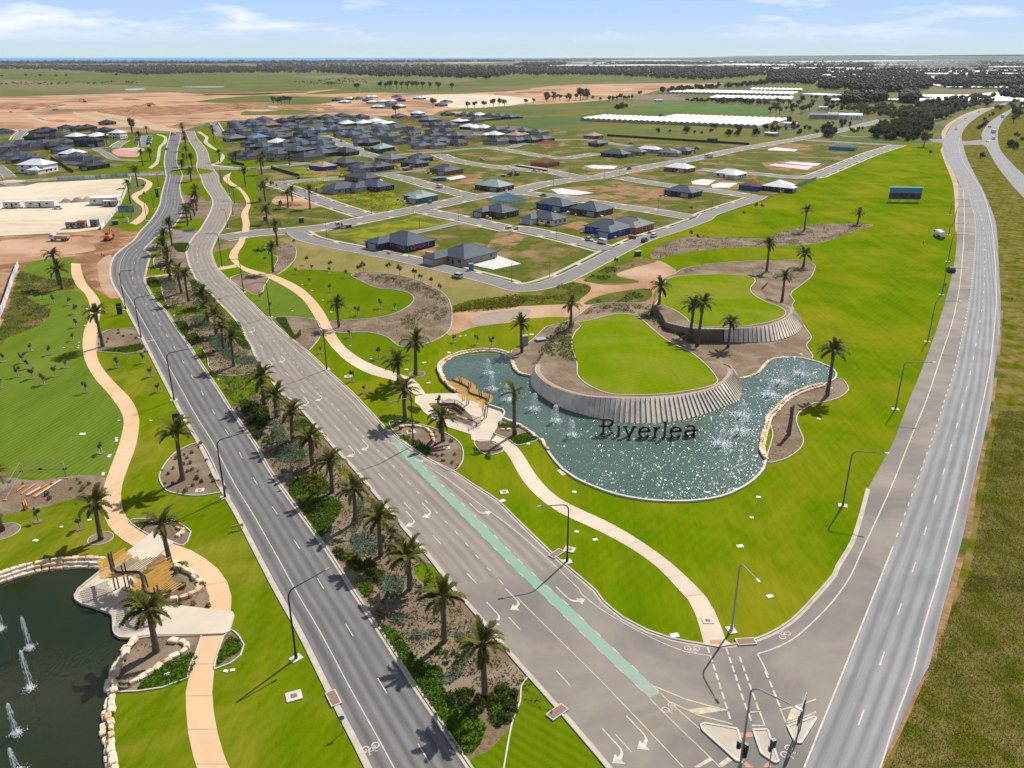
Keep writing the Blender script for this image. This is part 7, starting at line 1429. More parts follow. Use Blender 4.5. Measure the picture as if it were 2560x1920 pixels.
for i, (tg, x0, y0, x1, y1) in enumerate(sorted(farw, key=lambda q: (TAGS[q[0]][0]+q[1]*.289))):
 a, b = gp(tg, x0, y0), gp(tg, x1, y0+(y1 - y0)*.35);c = gp(tg, (x0+x1)/2, y1)
 greenhouse('thin white greenhouse strip near the horizon, %s from left' % nth(i), a, b, c, max(14, math.dist(a, b)/24), h=5, rise=2, group='thin white greenhouse strips near the horizon')
def shed(label, tg, x, y, w, d, h, ang, wallm, roofm, cat='shed', pitch=.2, group=None, z=0):
 c = gp(tg, x, y);t = thing('shed', label, cat, (c[0], c[1], z), math.radians(ang), group)
 wb = MB();wb.box((0,0, h/2),(w, d, h));wb.build('wall', wallm, t)
 rb = MB();W, D = w/2+.3, d/2+.3;r = D*pitch
 rb.add([(-W, -D, h),(W, -D, h),(W, 0, h+r),(-W, 0, h+r),(W, D, h),(-W, D, h),(-W, -D, h+.01),(W, -D, h+.01)], [(0,1,2,3),(3,2,4,5),(0,3,5),(1,4,2)]);rb.build('roof', roofm, t)
 for q in (-.3,.05,.35): window(t, q*w, -d/2 - .02, h*.6, min(1.6, w*.15), h*.3,0)
 dm = MB();dm.box((0,0,1.0),(1.0,.08,2.0));dm.build('door', WALL['dark'], t, (w*.2,-d/2 - .03,0));return t
shed('long grey farm shed with dark end below the wood','A3',480,680,34,16,5,-20, WALL['grey'], ROOF['g']);shed('white-roofed farm shed right of the long grey one','A3',660,680,40,18,5,-20, WALL['white'], ROOF['W']);shed('small white farm house behind the grey shed','A3',480,610,14,10,5,-10, WALL['white'], ROOF['W'], 'house');shed('blue-roofed farm shed in front of the dark wood','A3',855,468,24,14,6,-20, WALL['dark'], ROOF['B']);shed('white cottage among the garden trees','A3',190,745,14,9,3.5,-20, WALL['white'], ROOF['W'], 'house');shed('low white hut at the edge of the paddock','A3',30,830,12,7,3,-35, WALL['beige'], ROOF['W'], 'hut');shed('small dark shelter hut behind the long dark fence','A2',1730,880,8,5,3,-30, WALL['dark'], ROOF['d'], 'hut');shed('white hut at the greenhouse edge','A2',1270,535,16,7,3.5,-30, WALL['white'], ROOF['W'], 'hut')
# ---- site cabins in the gravel compound
def cabin(label, tg, x, y, w, d, h, ang, col='white', roof='W'):
 c = gp(tg, x, y);t = thing('site_cabin', label, 'site cabin',(c[0], c[1], .25), math.radians(ang),'site cabins in the gravel compound');wb = MB();wb.box((0,0, h/2+.3),(w, d, h));wb.build('wall', WALL[col], t)
 rb = MB();rb.box((0,0, h+.36),(w+.25, d+.25,.12));rb.build('roof', ROOF[roof], t)
 st = MB();st.box((0,-d/2 - .012, h*.75+.3),(w*.98,.03,.18));st.build('stripe', M['yellow'], t)
 for q in (-.3,.25): window(t, q*w, -d/2 - .03, h*.58+.3,1.2,.9,0)
 dm = MB();dm.box((0,0,1.3),(.9,.08,2.0));dm.build('door', WALL['dark'], t, (0,-d/2 - .04,0));ft = MB()
 for q in (-.45,0,.45): ft.box((q*w, 0,.1),(.3, d*.9,.45))
 ft.build('footing', M['kerb_dark'], t)
cabin('white site cabin at the left with a dark door','A0',120,1450,8.5,3,2.7,4);cabin('long white site cabin with yellow stripe beside the white ute','A0',360,1445,14.5,3,2.7,4);cabin('large white site office near the hoarding','A0',915,1420,14,6,3.2,4);cabin('small cream cabin in front of the large site office','A0',960,1438,7,2.5,2.4,4,'beige');cabin('white-topped container at the front of the compound','A0',630,1625,5,2.4,2.4,8,'beige');cabin('rust-coloured container at the front of the compound','A0',715,1622,3.6,2.6,2.5,8,'orange','b');cabin('green water tank container beside the rusty container','A0',825,1610,3.2,2.6,2.6,8,'teal','G');cabin('partial white cabin cut off by the left photo edge','A0',-30,1465,5,3,2.7,4)
def heap(label, tg, x, y, r, h, m):
 c = gp(tg, x, y);v = [(0,0, h)];f = [];n = 18
 for k, (q, hh) in enumerate(((.35,.72),(.7,.3),(1,0))):
  for i in range(n): a = 2*math.pi*i/n;s = 1+.12*math.sin(3*a+k);v.append((r*q*s*math.cos(a), r*q*s*math.sin(a), h*hh))
 for i in range(n): f.append((0,1+i, 1+(i+1) % n))
 for k in range(2):
  for i in range(n): f.append((1+k*n+i, 1+(k+1)*n+i, 1+(k+1)*n+(i+1) % n, 1+k*n+(i+1) % n))
 tag(mesh('soil_heap', v, f, m, loc=(c[0], c[1], .05), smooth=True), label, 'heap')
gh = mat('grey_aggregate',(0.16,.15,.14),.95, c2=(.22,.2,.18), scale=1)
heap('left grey gravel heap in the compound','A0',570,1400,3.6,1.9, gh);heap('right grey gravel heap in the compound','A0',672,1396,4.2,2.4, gh);heap('tan sand heap next to the site office','A0',760,1390,4,2.6, M['pale_dirt']);heap('brown soil heap among the palms by the street','F1',640,1330,5,2, M['dirt_dark']);heap('small soil heap on the lot with an excavator','A1',1910,1190,3,1.2, M['dirt_dark'])
for i, q in enumerate(((1290,565,14),(1180,575,10),(2100,590,18),(1620,735,16),(250,605,9),(440,560,10))): heap('distant brown spoil heap on the earthworks, %s listed from the far pit' % nth(i) if False else 'brown spoil heap '+('by the pit edge','left of the pit','at the right of the cut','at the end of the haul track','on the western grading','beside the western track')[i], 'A0', q[0], q[1], q[2], q[2]*.3, M['dirt_dark'])
# ---- fences and hoardings
def panel_fence(label, ln, h, step, m, name='panel_fence', posts=True, mats=None, group=None):
 a = resample(ln, step=step);c = a[0];t = thing(name, label, 'fence',(c[0], c[1], 0),0, group);pm = None
 for i in range(len(a) - 1):
  d = a[i+1] - a[i];L = float(np.linalg.norm(d));mb = MB();mb.box((0,0, h/2),(L*.985,.06, h - .05));mid = (a[i]+a[i+1])/2 - c
  o = mb.build('panel', random.choice(mats) if mats else m, t, (mid[0], mid[1], 0));o.rotation_euler = (0,0, math.atan2(d[1], d[0]))
  if posts:
   if pm is None: b_ = MB();b_.box((0,0, h/2+.03),(.1,.12, h+.06));pm = b_.mesh('post');pm.materials.append(M['kerb_dark'])
   link('post', pm, None, t, (a[i][0] - c[0], a[i][1] - c[1], 0))
 return t
hoard = [M['white'], mat('hoarding_print',(.45,.47,.50),.6, c2=(.62,.62,.62), scale=.35), mat('hoarding_print_grey',(.30,.31,.33),.6, c2=(.58,.58,.58), scale=.5)]
panel_fence('white printed hoarding along the right side of the gravel compound', line('A0',(875,1640),(960,1540),(1040,1430),(1100,1290),(1135,1210)),2.3,3.0, None, mats=hoard)
panel_fence('white hoarding wall along the back of the gravel compound', line('F4',(990,1180),(1500,1165),(2000,1125),(2212,1115)),2.2,3.0, None, mats=hoard)
panel_fence('printed hoarding at the left photo edge beside the planting', line('B0',(-80,1000),(-10,840),(60,660),(110,500),(165,360)),2.3,2.6, None, mats=hoard)
panel_fence('long dark fence at the edge of the open paddock', line('A2',(820,832),(1400,868),(2048,908)),2.0,2.4*2, WALL['dark'])
panel_fence('grey fence beside the white-roofed house on the bright lawn', line('A3',(100,1335),(260,1270),(415,1210)),2.1,2.6, WALL['grey'])
panel_fence('short dark fence on the weedy lot below the blue-wrapped house', line('F1',(260,700),(500,775),(755,845)),1.9,2.4, WALL['dark'])
panel_fence('dark fence beside the green-roofed house in the dense estate', line('F1',(1870,370),(2050,430),(2200,440)),1.8,3, WALL['dark'], posts=False)
panel_fence('dark fence running between the western display houses', line('F4',(880,800),(1080,930),(1270,1050)),1.9,3, WALL['dark'], posts=False)
panel_fence('dark fence along the back of the upper right house row', line('F2',(1200,215),(1700,185),(1970,165)),1.9,4, WALL['dark'], posts=False)
panel_fence('black fence along the front row of the dense estate', line('F3',(280,560),(300,640),(420,665)),1.8,3, WALL['dark'], posts=False)
def mesh_fence(label, ln, h=1.1, zf=None, step=2.0):
 a = resample(ln, step=step);c = a[0];t = thing('rail_fence', label, 'fence',(c[0], c[1], 0));z = [zf(*p) if zf else 0 for p in a]
 b_ = MB();b_.box((0,0, h/2),(.06,.06, h));pm = b_.mesh('post');pm.materials.append(M['black_metal'])
 for p, q in zip(a, z): link('post', pm, None, t, (p[0] - c[0], p[1] - c[1], q))
 for k in (.2,.6,1.0):
  mb = MB();mb.tube([(p[0] - c[0], p[1] - c[1], q+h*k) for p, q in zip(a, z)], .025,5);mb.build('rail', M['black_metal'], t)
mesh_fence('black rail fence down the left bank of the near mound', line('B2',(580,800),(440,885),(350,1030),(280,1150),(240,1220)), zf=lambda x, y: max(0, zM1(x, y))+.05)
mesh_fence('black rail fence down the right bank of the near mound', line('B2',(1215,810),(1300,910),(1420,960),(1500,1000)), zf=lambda x, y: max(0, zM1(x, y))+.0)
mesh_fence('black rail fence at the right end of the near plank wall', line('B2',(1690,1130),(1780,1180),(1870,1245)), zf=lambda x, y: max(0, zM1(x, y))+.05)
# ================================================================== STREET LAMPS
def lamp(label, group, tg, bx, by, tx, ty, hx=None, hy=None, tg2=None, tg3=None, m='black_metal', fallback=(1,0), L=3.0, pad=True, thin=False):
 b = gp(tg, bx, by);h = top_z(b, tg2 or tg, tx, ty);h = min(max(h, 5.0),12.5)
 if hx is not None:
  hd = gp(tg3 or tg, hx, hy, h+.25);d = Vector((hd[0] - b[0], hd[1] - b[1]));L = min(max(d.length, 1.5),6.5);d.normalize()
 else: d = Vector(fallback).normalized()
 t = thing('street_lamp', label, 'street lamp',(b[0], b[1], .05), math.atan2(d.y, d.x), group)
 if thin:
  mb = MB();mb.tube([(0,0,0),(0,0, h)], [.10,.06], 8);mb.build('pole', M[m], t);mb = MB();mb.box((.35,0, h),(.8,.22,.1));mb.build('lamp_head', M['grey_metal'], t);return t
 mb = MB();R = 1.1;k = 7;pts = [(0,0,0),(0,0, h*.5),(0,0, h - R)]+[(R - R*math.cos(a),0, h - R+R*math.sin(a)) for a in np.linspace(0, math.pi/2, k)[1:]]+[(L*.98,0, h+.25)]
 r0 = .135
 mb.tube(pts, [r0*1.15, r0, r0*.8]+[r0*.7]*(k - 1)+[r0*.45], 8);mb.tube([(0,0,0),(0,0,.9)], [.22,.21], 10);mb.build('pole', M[m], t)
 hb = MB();hb.box((L+.3,0, h+.27),(.8,.32,.13), taper=.8);hb.build('lamp_head', M['white'] if m != 'black_metal' else M['grey_metal'], t)
 if pad: pb = MB();pb.box((0,0,.03),(1.5,1.2,.12));pb.build('footing', M['edging'], t)
 return t
LB = 'black curved lamps along the left carriageway'
for i, q in enumerate((('D1',348,715,279,170,600,1473, None, 'C1'),('C0',1945,842,1868,390,2110,285),('B0',1505,1525,1440,1160,1640,1080),('B0',1220,985,1155,680,1320,610),('B0',1088,742,1022,450,1160,398))):
 tg, bx, by, tx, ty, hx, hy = q[:7];lamp('black curved lamp beside the left carriageway, %s from the near end' % nth(i), LB, tg, bx, by, tx, ty - 40, hx, hy, tg3=q[8] if len(q) > 8 else None)
LR_ = 'black lamps along the right carriageway'
for i, q in enumerate((('C2',475,1400,470,900,250,920,'C2'),('C1',1360,395,1330,1500, None, None, 'B1'),('B1',612,1258,560,890, None, None, 'B1'),('B1',125,806,80,500, None, None, 'B1'),('B0',2105,592,2065,300, None, None, 'B0'),('B0',1920,370,1845,0, None, None, 'B0'),('A0',1968,1630,1925,1480,1870,1442,'A0'),('A0',2015,1520,2005,1390, None, None, 'A0'),('A0',2030,1418,2012,1275, None, None, 'A0'),('A0',1982,1330,1970,1180, None, None, 'A0'),('A0',1915,1245,1890,1090, None, None, 'A0'))):
 tg, bx, by, tx, ty, hx, hy, t2 = q;lamp('black lamp beside the right carriageway, %s from the near end' % nth(i), LR_, tg, bx, by, tx, ty, hx, hy, tg2=t2, fallback=(-.78,-.62), L=4.2)
for i, q in enumerate(((1270,1560,1245,1400),(1330,1460,1312,1305),(1372,1275,1355,1150),(1430,1190,1420,1110),(1385,1095,1380,1010))): lamp('slim black lamp left of the upper boulevard, %s from the near end' % nth(i),'slim lamps left of the upper boulevard','A0', *q, fallback=(.9,.3), L=2.2)
HG = 'grey curved lamps along the highway'
for i, q in enumerate((('D2',1895,472,1975,1400,2115,1550,'C2','C2'),('C3',645,915,725,440,1010,460,'C3','C3'),('B3',1100,1602,1188,1190,1425,1197,'B3','B3'),('B3',1378,1018,1448,660, None, None, 'B3', None),('B3',1500,612,1532,380, None, None, 'B3', None),('B3',1553,326,1600,90, None, None, 'B3', None),('B3',1560,95,1577,0, None, None, 'B3', None),('A3',1605,1590,1630,1440, None, None, 'A3', None),('A3',1570,1510,1600,1380, None, None, 'A3', None))):
 tg, bx, by, tx, ty, hx, hy, t2, t3 = q;lamp('grey curved lamp on the lawn by the highway, %s from the near end' % nth(i), HG, tg, bx, by, tx, ty, hx, hy, tg2=t2, tg3=t3, m='pole_dark' if i else 'grey_metal', fallback=(.95,-.3), L=5.5)
EP = 'thin lamp posts on the estate streets'
eps = [('A1',485,1600,475,1450),('A1',1000,1500,985,1370),('A1',1360,1500,1358,1420),('A1',1415,1640,1412,1550),('A1',1750,1560,1745,1470),('A1',1635,1290,1632,1200),('A1',245,1250,240,1170),('A1',620,1190,618,1120),('A1',602,1370,596,1290),('A2',500,1170,500,1060),('A2',645,1150,645,1030),('A2',795,1215,797,1120),('A2',357,1270,357,1170),('A2',930,1165,935,1060),('A2',305,1150,305,1080),('A2',1260,1490,1265,1370),('A2',1725,1480,1728,1370),('A2',2065,1350,2067,1270),('A2',553,1000,553,930),('B2',385,135,385,0),('B2',325,455,330,300),('B1',612,120,603,-30),('B1',1322,295,1315,130),('B1',2208,510,2205,340),('A1',1452,920,1450,870),('A1',2145,940,2143,900),('A0',440,1200,425,1090),('A0',30,1250,0,1150),('A0',1120,1150,1110,1080),('A2',40,915,40,860),('A2',2120,900,2122,830)]
for i, q in enumerate(sorted(eps, key=lambda q: TAGS[q[0]][0]+q[1]*.289)): lamp('thin lamp post on the estate streets, %s from the left' % nth(i), EP, *q, m='pole_dark', thin=True)
b = gp('E4',895,1655);t = lamp('tall grey lamp mast with traffic signals on the junction island', None, 'E4',895,1655,1150,230,1860,610, m='grey_metal', pad=False)
for k, (x, z) in enumerate(((-.45,3.0),(.4,3.2),(.35,2.3))):
 mb = MB();mb.box((x, 0, z),(.42,.35,1.0));mb.tube([(x, -.1, z+.3),(x, -.35, z+.3)], .12,8);mb.tube([(x, -.1, z),(x, -.35, z)], .12,8);mb.tube([(x, -.1, z - .3),(x, -.35, z - .3)], .12,8);mb.build('signal_head', M['black_metal'], t)
b = gp('E4',1400,1640);t = thing('traffic_signal','short traffic signal post on the middle junction island','traffic signal',(b[0], b[1], .2),.4);mb = MB();mb.tube([(0,0,0),(0,0,3.6)], .07,8);mb.build('pole', M['grey_metal'], t)
mb = MB();mb.box((.05,0,3.2),(.5,.4,1.1));mb.build('signal_head', M['black_metal'], t);mb = MB();mb.box((.0,.25,2.2),(.3,.3,.7));mb.build('pedestrian_head', M['black_metal'], t)
b = gp('E4',1880,1195);t = thing('direction_sign','green direction sign on two posts at the junction','road sign',(b[0], b[1], .2), math.radians(60))
for x in (-.5,1.6): mb = MB();mb.tube([(x, 0,0),(x, 0,4.6)], .08,8);mb.build('post', M['pole_dark'], t)
mb = MB();mb.box((.7,.12,3.9),(4.2,.12,1.5));mb.build('sign_panel', M['green_sign'], t);mb = MB();mb.box((-.6,-.0,2.8),(.9,.1,.7));mb.build('route_plate', M['grey_metal'], t)
# ---- other signs
def totem(label, tg, x, y, w, h, ang):
 b = gp(tg, x, y);t = thing('totem_sign', label, 'sign',(b[0], b[1], .03), math.radians(ang),'black totem signs beside the left carriageway');mb = MB();mb.box((0,0, h/2+.1),(w, .3, h));mb.build('sign_panel', M['black_metal'], t);mb = MB();mb.box((0,-.17, h*.72),(w*.5,.03,.25));mb.box((0,-.17, h*.58),(w*.3,.03,.12));mb.build('emblem', M['grey_metal'], t);mb = MB();mb.box((0,0,.06),(w*1.1,.5,.12));mb.build('footing', M['kerb_dark'], t)
totem('black totem sign on the lawn beside the upper left carriageway','B0',1038,782,1.5,3.4,25);totem('black totem sign hidden behind a palm crown by the left carriageway','C0',1540,250,1.5,3.4,25);totem('black totem sign near the upper roundabout','A0',1362,1360,1.6,4.5,10)
b = gp('A0',1100,1525);t = thing('billboard','estate billboard on two posts beside the white hoarding','billboard',(b[0], b[1], 0), math.radians(8))
for x in (-2,2): mb = MB();mb.box((x, 0,1.6),(.2,.2,3.2));mb.build('post', M['black_metal'], t)
mb = MB();mb.box((0,-.1,3.6),(7.4,.15,3.4));mb.build('sign_panel', mat('billboard_print',(.05,.06,.08),.5, c2=(.22,.30,.40), scale=.35), t)
b = gp('A3',1175,1400);t = thing('billboard','large landscape billboard standing on the green field','billboard',(b[0], b[1], 0), math.radians(-6));mb = MB();mb.box((0,0,4.1),(16.5,.35,2.6));mb.build('sky_print', mat('billboard_sky_print',(.02,.20,.33),.5, c2=(.03,.27,.42), scale=.2), t, (0,0,2.2));mb = MB();mb.box((0,0,1.7),(16.5,.35,3.4));mb.build('sign_panel', mat('billboard_photo_print',(.02,.025,.03),.5, c2=(.07,.07,.09), scale=.5), t, (0,0,1.5));mb = MB();mb.box((0,.1,7.7),(17,.6,.25));mb.build('top_frame', M['white'], t)
for x in (-7,-2.5,2.5,7): mb = MB();mb.bar((x, .3,0),(x, .3,7),.25,.25);mb.bar((x, 3.5,0),(x, .4,6),.2,.2);mb.build('post', M['kerb_dark'], t)
def post_sign(label, tg, x, y, h, w, m, round_=False):
 b = gp(tg, x, y);t = thing('road_sign', label, 'road sign',(b[0], b[1], .05),.3);mb = MB();mb.tube([(0,0,0),(0,0, h)], .04,6);mb.build('post', M['grey_metal'], t);mb = MB()
 if round_: mb.tube([(0,-.05, h - w/2),(0,-.09, h - w/2)], w/2,14)
 else: mb.box((0,-.06, h - w/2),(w, .04, w*1.1))
 mb.build('sign_face', M[m], t)
post_sign('round blue shared path sign beside the left carriageway','D1',752,1350,2.5,.65,'blue_sign', True);post_sign('square blue sign at the left edge of the median','C1',280,750,2.6,.7,'blue_sign');post_sign('small grey sign by the curved lamp pad','C0',1955,850,2.4,.6,'blue_sign');post_sign('small blue sign on the near highway verge','B3',2095,700,2.4,.8,'blue_sign');post_sign('grey sign at the median tip of the upper boulevard','B0',1905,700,2.2,.6,'grey_metal');post_sign('grey sign on the upper median groundcover','B0',2075,910,2.2,.5,'grey_metal');post_sign('blue sign on the highway lawn edge','B3',1515,600,3.4,.8,'blue_sign')
def barrier(label, tg, x, y, ang):
 b = gp(tg, x, y);t = thing('barrier_board', label, 'barrier',(b[0], b[1], .03), math.radians(ang));mb = MB();mb.box((0,0,.8),(1.9,.06,.5));mb.build('board', M['yellow'], t)
 for q in (-.8,.8): mb = MB();mb.box((q, 0,.5),(.08,.08,1.0));mb.box((q, 0,.04),(.12,.6,.08));mb.build('stand', M['grey_metal'], t)
barrier('yellow barrier board on the lawn at the left carriageway kerb','C0',2055,1125,25);barrier('yellow barrier board behind the hidden totem sign','C0',1600,185,20);barrier('orange barrier board at the median edge','B0',2035,1590,10);barrier('orange barrier board beside the median groundcover','C1',400,870,30)
# ---- pit lids and small ground boxes
PIT = MB().box((0,0,.03),(1.0,.7,.08)).mesh('pit_cover');PIT.materials.append(M['white'])
pits = [('C0',712,297,1.6),('C0',1008,330,.8),('C0',1008,345,.8),('C0',1005,358,.8),('C0',950,478,.9),('C0',942,493,.9),('C0',895,635,.8),('C0',890,650,.8),('C0',1028,180,.7),('C0',1303,180,.8),('C0',530,1100,.7),('C0',308,1217,1.1),('C0',775,1040,.8),('D0',1952,826,.8),('D0',2010,818,.8),('D0',1443,852,1.0),('B0',685,1025,.7),('B0',680,1055,.7),('B0',678,1072,.7),('B0',553,1070,.9),('B0',735,878,.8),('B0',755,735,1.2),('B0',1505,790,1.1),('B0',1885,1345,1.0),('B1',400,525,.8),('B1',485,575,.9),('B1',578,660,.9),('B1',650,762,.9),('B1',315,752,.9),('B1',815,1055,.8),('B1',995,1167,.9),('B1',1668,1113,1.2),('B1',1455,1200,1.4),('B1',1300,1260,1.2),('B1',1490,1375,1.2),('B1',1765,972,.8),('B1',1810,965,.8),('C2',140,382,1.0),('C2',537,798,1.1),('C2',560,1142,1.0),('C2',718,1210,1.1),('C2',2130,843,1.1),('C2',2070,1020,.9),('C2',1970,1267,1.4),('D2',1405,518,1.6),('C3',437,165,.9),('D3',15,180,1.3),('C1',2130,875,1.4),('B2',170,957,1.6),('B3',545,1420,.9),('B3',285,1127,.9)]
for i, q in enumerate(sorted(pits, key=lambda q: TAGS[q[0]][0]+q[1]*.289)):
 p = gp(q[0], q[1], q[2]);o = link('pit_cover', PIT, None, None, (p[0], p[1], .07));o.scale = (q[3]*.72, q[3]*.72,1);o.rotation_euler = (0,0, random.uniform(-.5,.5));tag(o, 'small white pit lid set in the lawn, %s from the left of the photo' % nth(i),'pit cover','white pit lids in the lawns')
def lidbox(label, tg, x, y, s, rz):
 b = gp(tg, x, y);t = thing('inspection_pit', label, 'inspection pit',(b[0], b[1], .06), rz, 'concrete pits with brown lids');mb = MB();mb.box((0,0,.05),(s, s*.85,.1));mb.build('frame', M['edging'], t);mb = MB();mb.box((0,0,.11),(s*.4, s*.36,.04));mb.build('lid', mat('rusty_lid',(.2,.12,.09),.8) if 'rusty_lid' not in bpy.data.materials else bpy.data.materials['rusty_lid'], t)
for i, q in enumerate((('D1',328,1042,1.9,.4),('C0',1727,785,1.5,.2),('C1',2145,800,1.5,.2),('C2',497,1295,1.7,-.4),('B1',797,1320,1.9,.1),('E2',528,1530,1.3,.1),('C1',1340,280,1.8,.3),('D2',1690,390,1.5,0))): lidbox('concrete pit with brown lid, '+('near the left carriageway','in the rounded palm bed','on the lawn east of the plaza','behind the right lamp pad','on the lawn right of the long lamp shadow','in the east plaza garden','beside the plaza lamp','set in the lower path')[i], *q)
for i, q in enumerate((('D1',670,1065,.52),('D2',390,1185,-.85),('C2',385,1335,-.75),('D2',2020,575,.1),('C0',1905,725,.5))):
 b = gp(*q[:3]);t = thing('stormwater_inlet','brown-lidded kerb inlet '+('at the lower left carriageway kerb','on the median kerb near the bottom','by the lamp on the right kerb','on the corner kerb below the lawn','at the palm bed kerb')[i], 'kerb inlet',(b[0], b[1], .1), q[3]+math.pi/2 if i != 3 else 0.1,'brown-lidded kerb inlets');mb = MB();mb.box((0,0,.08),(2.6,1.3,.16));mb.build('frame', M['edging'], t);mb = MB();mb.box((0,0,.17),(2.3,1.0,.04));mb.build('lid', bpy.data.materials['rusty_lid'], t)
def cabinet(label, tg, x, y, w=1.4, h=1.5, m='ibc'):
 b = gp(tg, x, y);t = thing('utility_cabinet', label, 'utility cabinet',(b[0], b[1], .05),.3);mb = MB();mb.box((0,0, h/2),(w, w*.7, h));mb.build('body', M[m], t);mb = MB();mb.box((0,0, h+.04),(w*1.08, w*.78,.1));mb.build('lid', M['grey_metal'], t)
cabinet('green cabinet beside the path under the estate street palms','F1',790,1635,2.2,2.2);cabinet('green cabinet at the foot of the street palms','F1',160,1605,1.5,2);cabinet('dark cabinet at the end of the short fence','F1',735,885,1.6,1.6);cabinet('green cabinet at the road bend by the weeds','B2',1085,275,2.2,1.8);cabinet('grey cabinet on the lawn left of the near mound','B2',112,1045,1.6,2.6,'grey_metal');cabinet('green cabinet near the hoarding end','A0',1000,1595,2.6,1.8);cabinet('white cabinet beside the upper path','A0',1100,1575,1.2,2.2,'white');cabinet('blue portable toilet beside the pale block house','F1',1040,1115,1.4,2.4,'blue_sign');cabinet('blue portable toilet beside the new slab','B1',1860,400,1.6,2.4,'blue_sign');cabinet('flat grey hatch on the near mound bank','B2',248,1008,2.6,.5,'grey_metal');cabinet('teal tarpaulin covered stack on the slab lot','F2',1040,885,4.5,2.2,'teal');cabinet('blue covered pallets left of the teal tarpaulin stack','F2',960,880,3.5,1.4,'blue_sign');cabinet('green skip bin in front of the teal frame house','A1',1505,1410,1.6,1.4,'teal')
# ================================================================== DECK, PLAZA, CANOPIES
deckpoly = spline(PX('C0',(1165,1272),(1000,1395)), False)+PX('C0',(900,1480),(780,1575),'D0',(690,130),(660,185),(668,215),(720,250),(830,280),(960,330),(990,362),(996,480),(1010,515),(1045,540),(1100,548),(1300,522),(1740,517),(1940,508),(1985,490),(2000,440),(2028,350),(2010,320),(1800,296),(1540,265),(1400,262),(1300,200),(1180,170),(1150,80),'C0',(1150,1600),(1250,1470),(1390,1335),(1500,1243),(1320,1150))
deck = structure(sheet('deck', deckpoly, 0.3, M['plaza'], skirt=.3),'pale deck and plaza jutting into the dark pond')
kerb('deck_rim', PX('C0',(900,1480),(780,1575),'D0',(690,130),(660,185),(668,215),(720,250),(830,280),(960,330),(990,362),(996,480),(1010,515),(1045,540),(1150,545)),.35,0,.5, M['kerb'], parent=deck, side=-.1)
wj = MB()      # boards of the lakeside boardwalk strip
bw = PX('E1',(330,870),(600,960),(800,1190),(1100,1060),(1280,1300),(1250,1659),(860,1659),(740,1380),(560,1300),(150,1140),(90,1070),(140,1000))
xs = [p[0] for p in bw];ys = [p[1] for p in bw];ang = math.radians(-16);ux, uy = math.cos(ang), math.sin(ang);cx, cy = sum(xs)/len(xs), sum(ys)/len(ys)
def hatch(poly, ang, step):
 """parallel lines clipped to a polygon"""
 u = Vector((math.cos(ang), math.sin(ang)));n = Vector((-u.y, u.x));pr = [(Vector(p[:2]).dot(u), Vector(p[:2]).dot(n)) for p in poly];lo, hi = min(b for a, b in pr), max(b for a, b in pr);out = [];s = lo+step/2
 while s < hi:
  c = []
  for i in range(len(pr)):
   (a0, b0),(a1, b1) = pr[i], pr[(i+1) % len(pr)]
   if (b0 > s) != (b1 > s): c.append(a0+(s - b0)/(b1 - b0)*(a1 - a0))
  c.sort()
  for a, b in zip(c[::2], c[1::2]):
   if b - a > .3: out.append((u*a+n*s, u*b+n*s))
  s += step
 return out
brd = mat('boardwalk_board',(.36,.30,.26),.85, c2=(.46,.39,.33), scale=3)
for p, q in hatch(bw, ang, .36):
 mb = MB();mb.bar((p.x, p.y, .32),(q.x, q.y, .32),.20,.05);mb.build('deck_board', brd, deck)
bench = PX('E1',(1060,740),(1040,800),(1090,880),(1150,930),(1200,950),(1190,870),(1110,800))
tag(sheet('curved_bench', spline(bench, True, .4),.75, M['plaza'], kind=None, skirt=.45),'curved pale concrete bench under the golden canopy','bench')
plaza = structure(sheet('plaza', PX('E2',(165,592),(440,582),(700,575),(790,595),(900,640),(1130,735),(1250,805),(1500,888),(1530,935),(1480,1040),(1410,1110),(1400,1180),(1340,1262),(1270,1412),(1100,1415),(960,1385),(945,1290),(500,1150),(270,1005),(130,900),(60,800),(-20,740),(-20,640)),.12, M['plaza'], skirt=.1),'pale plaza beside the teal pond')
bed('b7','E2',(230,757),(420,752),(650,760),(830,858),(900,920),(975,1005),(970,1150),(850,1112),(600,1022),(390,930),(290,850), z=.14, edge=False)
kerb('plaza_rim', PX('E2',(1240,800),(1500,886),(1532,935),(1480,1042),(1440,1100)),.35,.05,.6, M['edging'], parent=plaza, side=0)
for q in ((880,1170),(960,1150),(1040,1130)): 
 for k in range(3):
  x, y = q[0]+k*26, q[1]+10*k;sheet('tactile_strip', P('E2',(x, y),(x+12, y - 2),(x+12, y+70),(x, y+74)),.135,(M['red_paving'], M['blue_sign'])[k % 2] if k < 2 else M['yellow'], parent=plaza)
mesh_fence('short black rail by the path end of the east plaza', line('E2',(440,572),(570,569),(700,567)), h=.9)
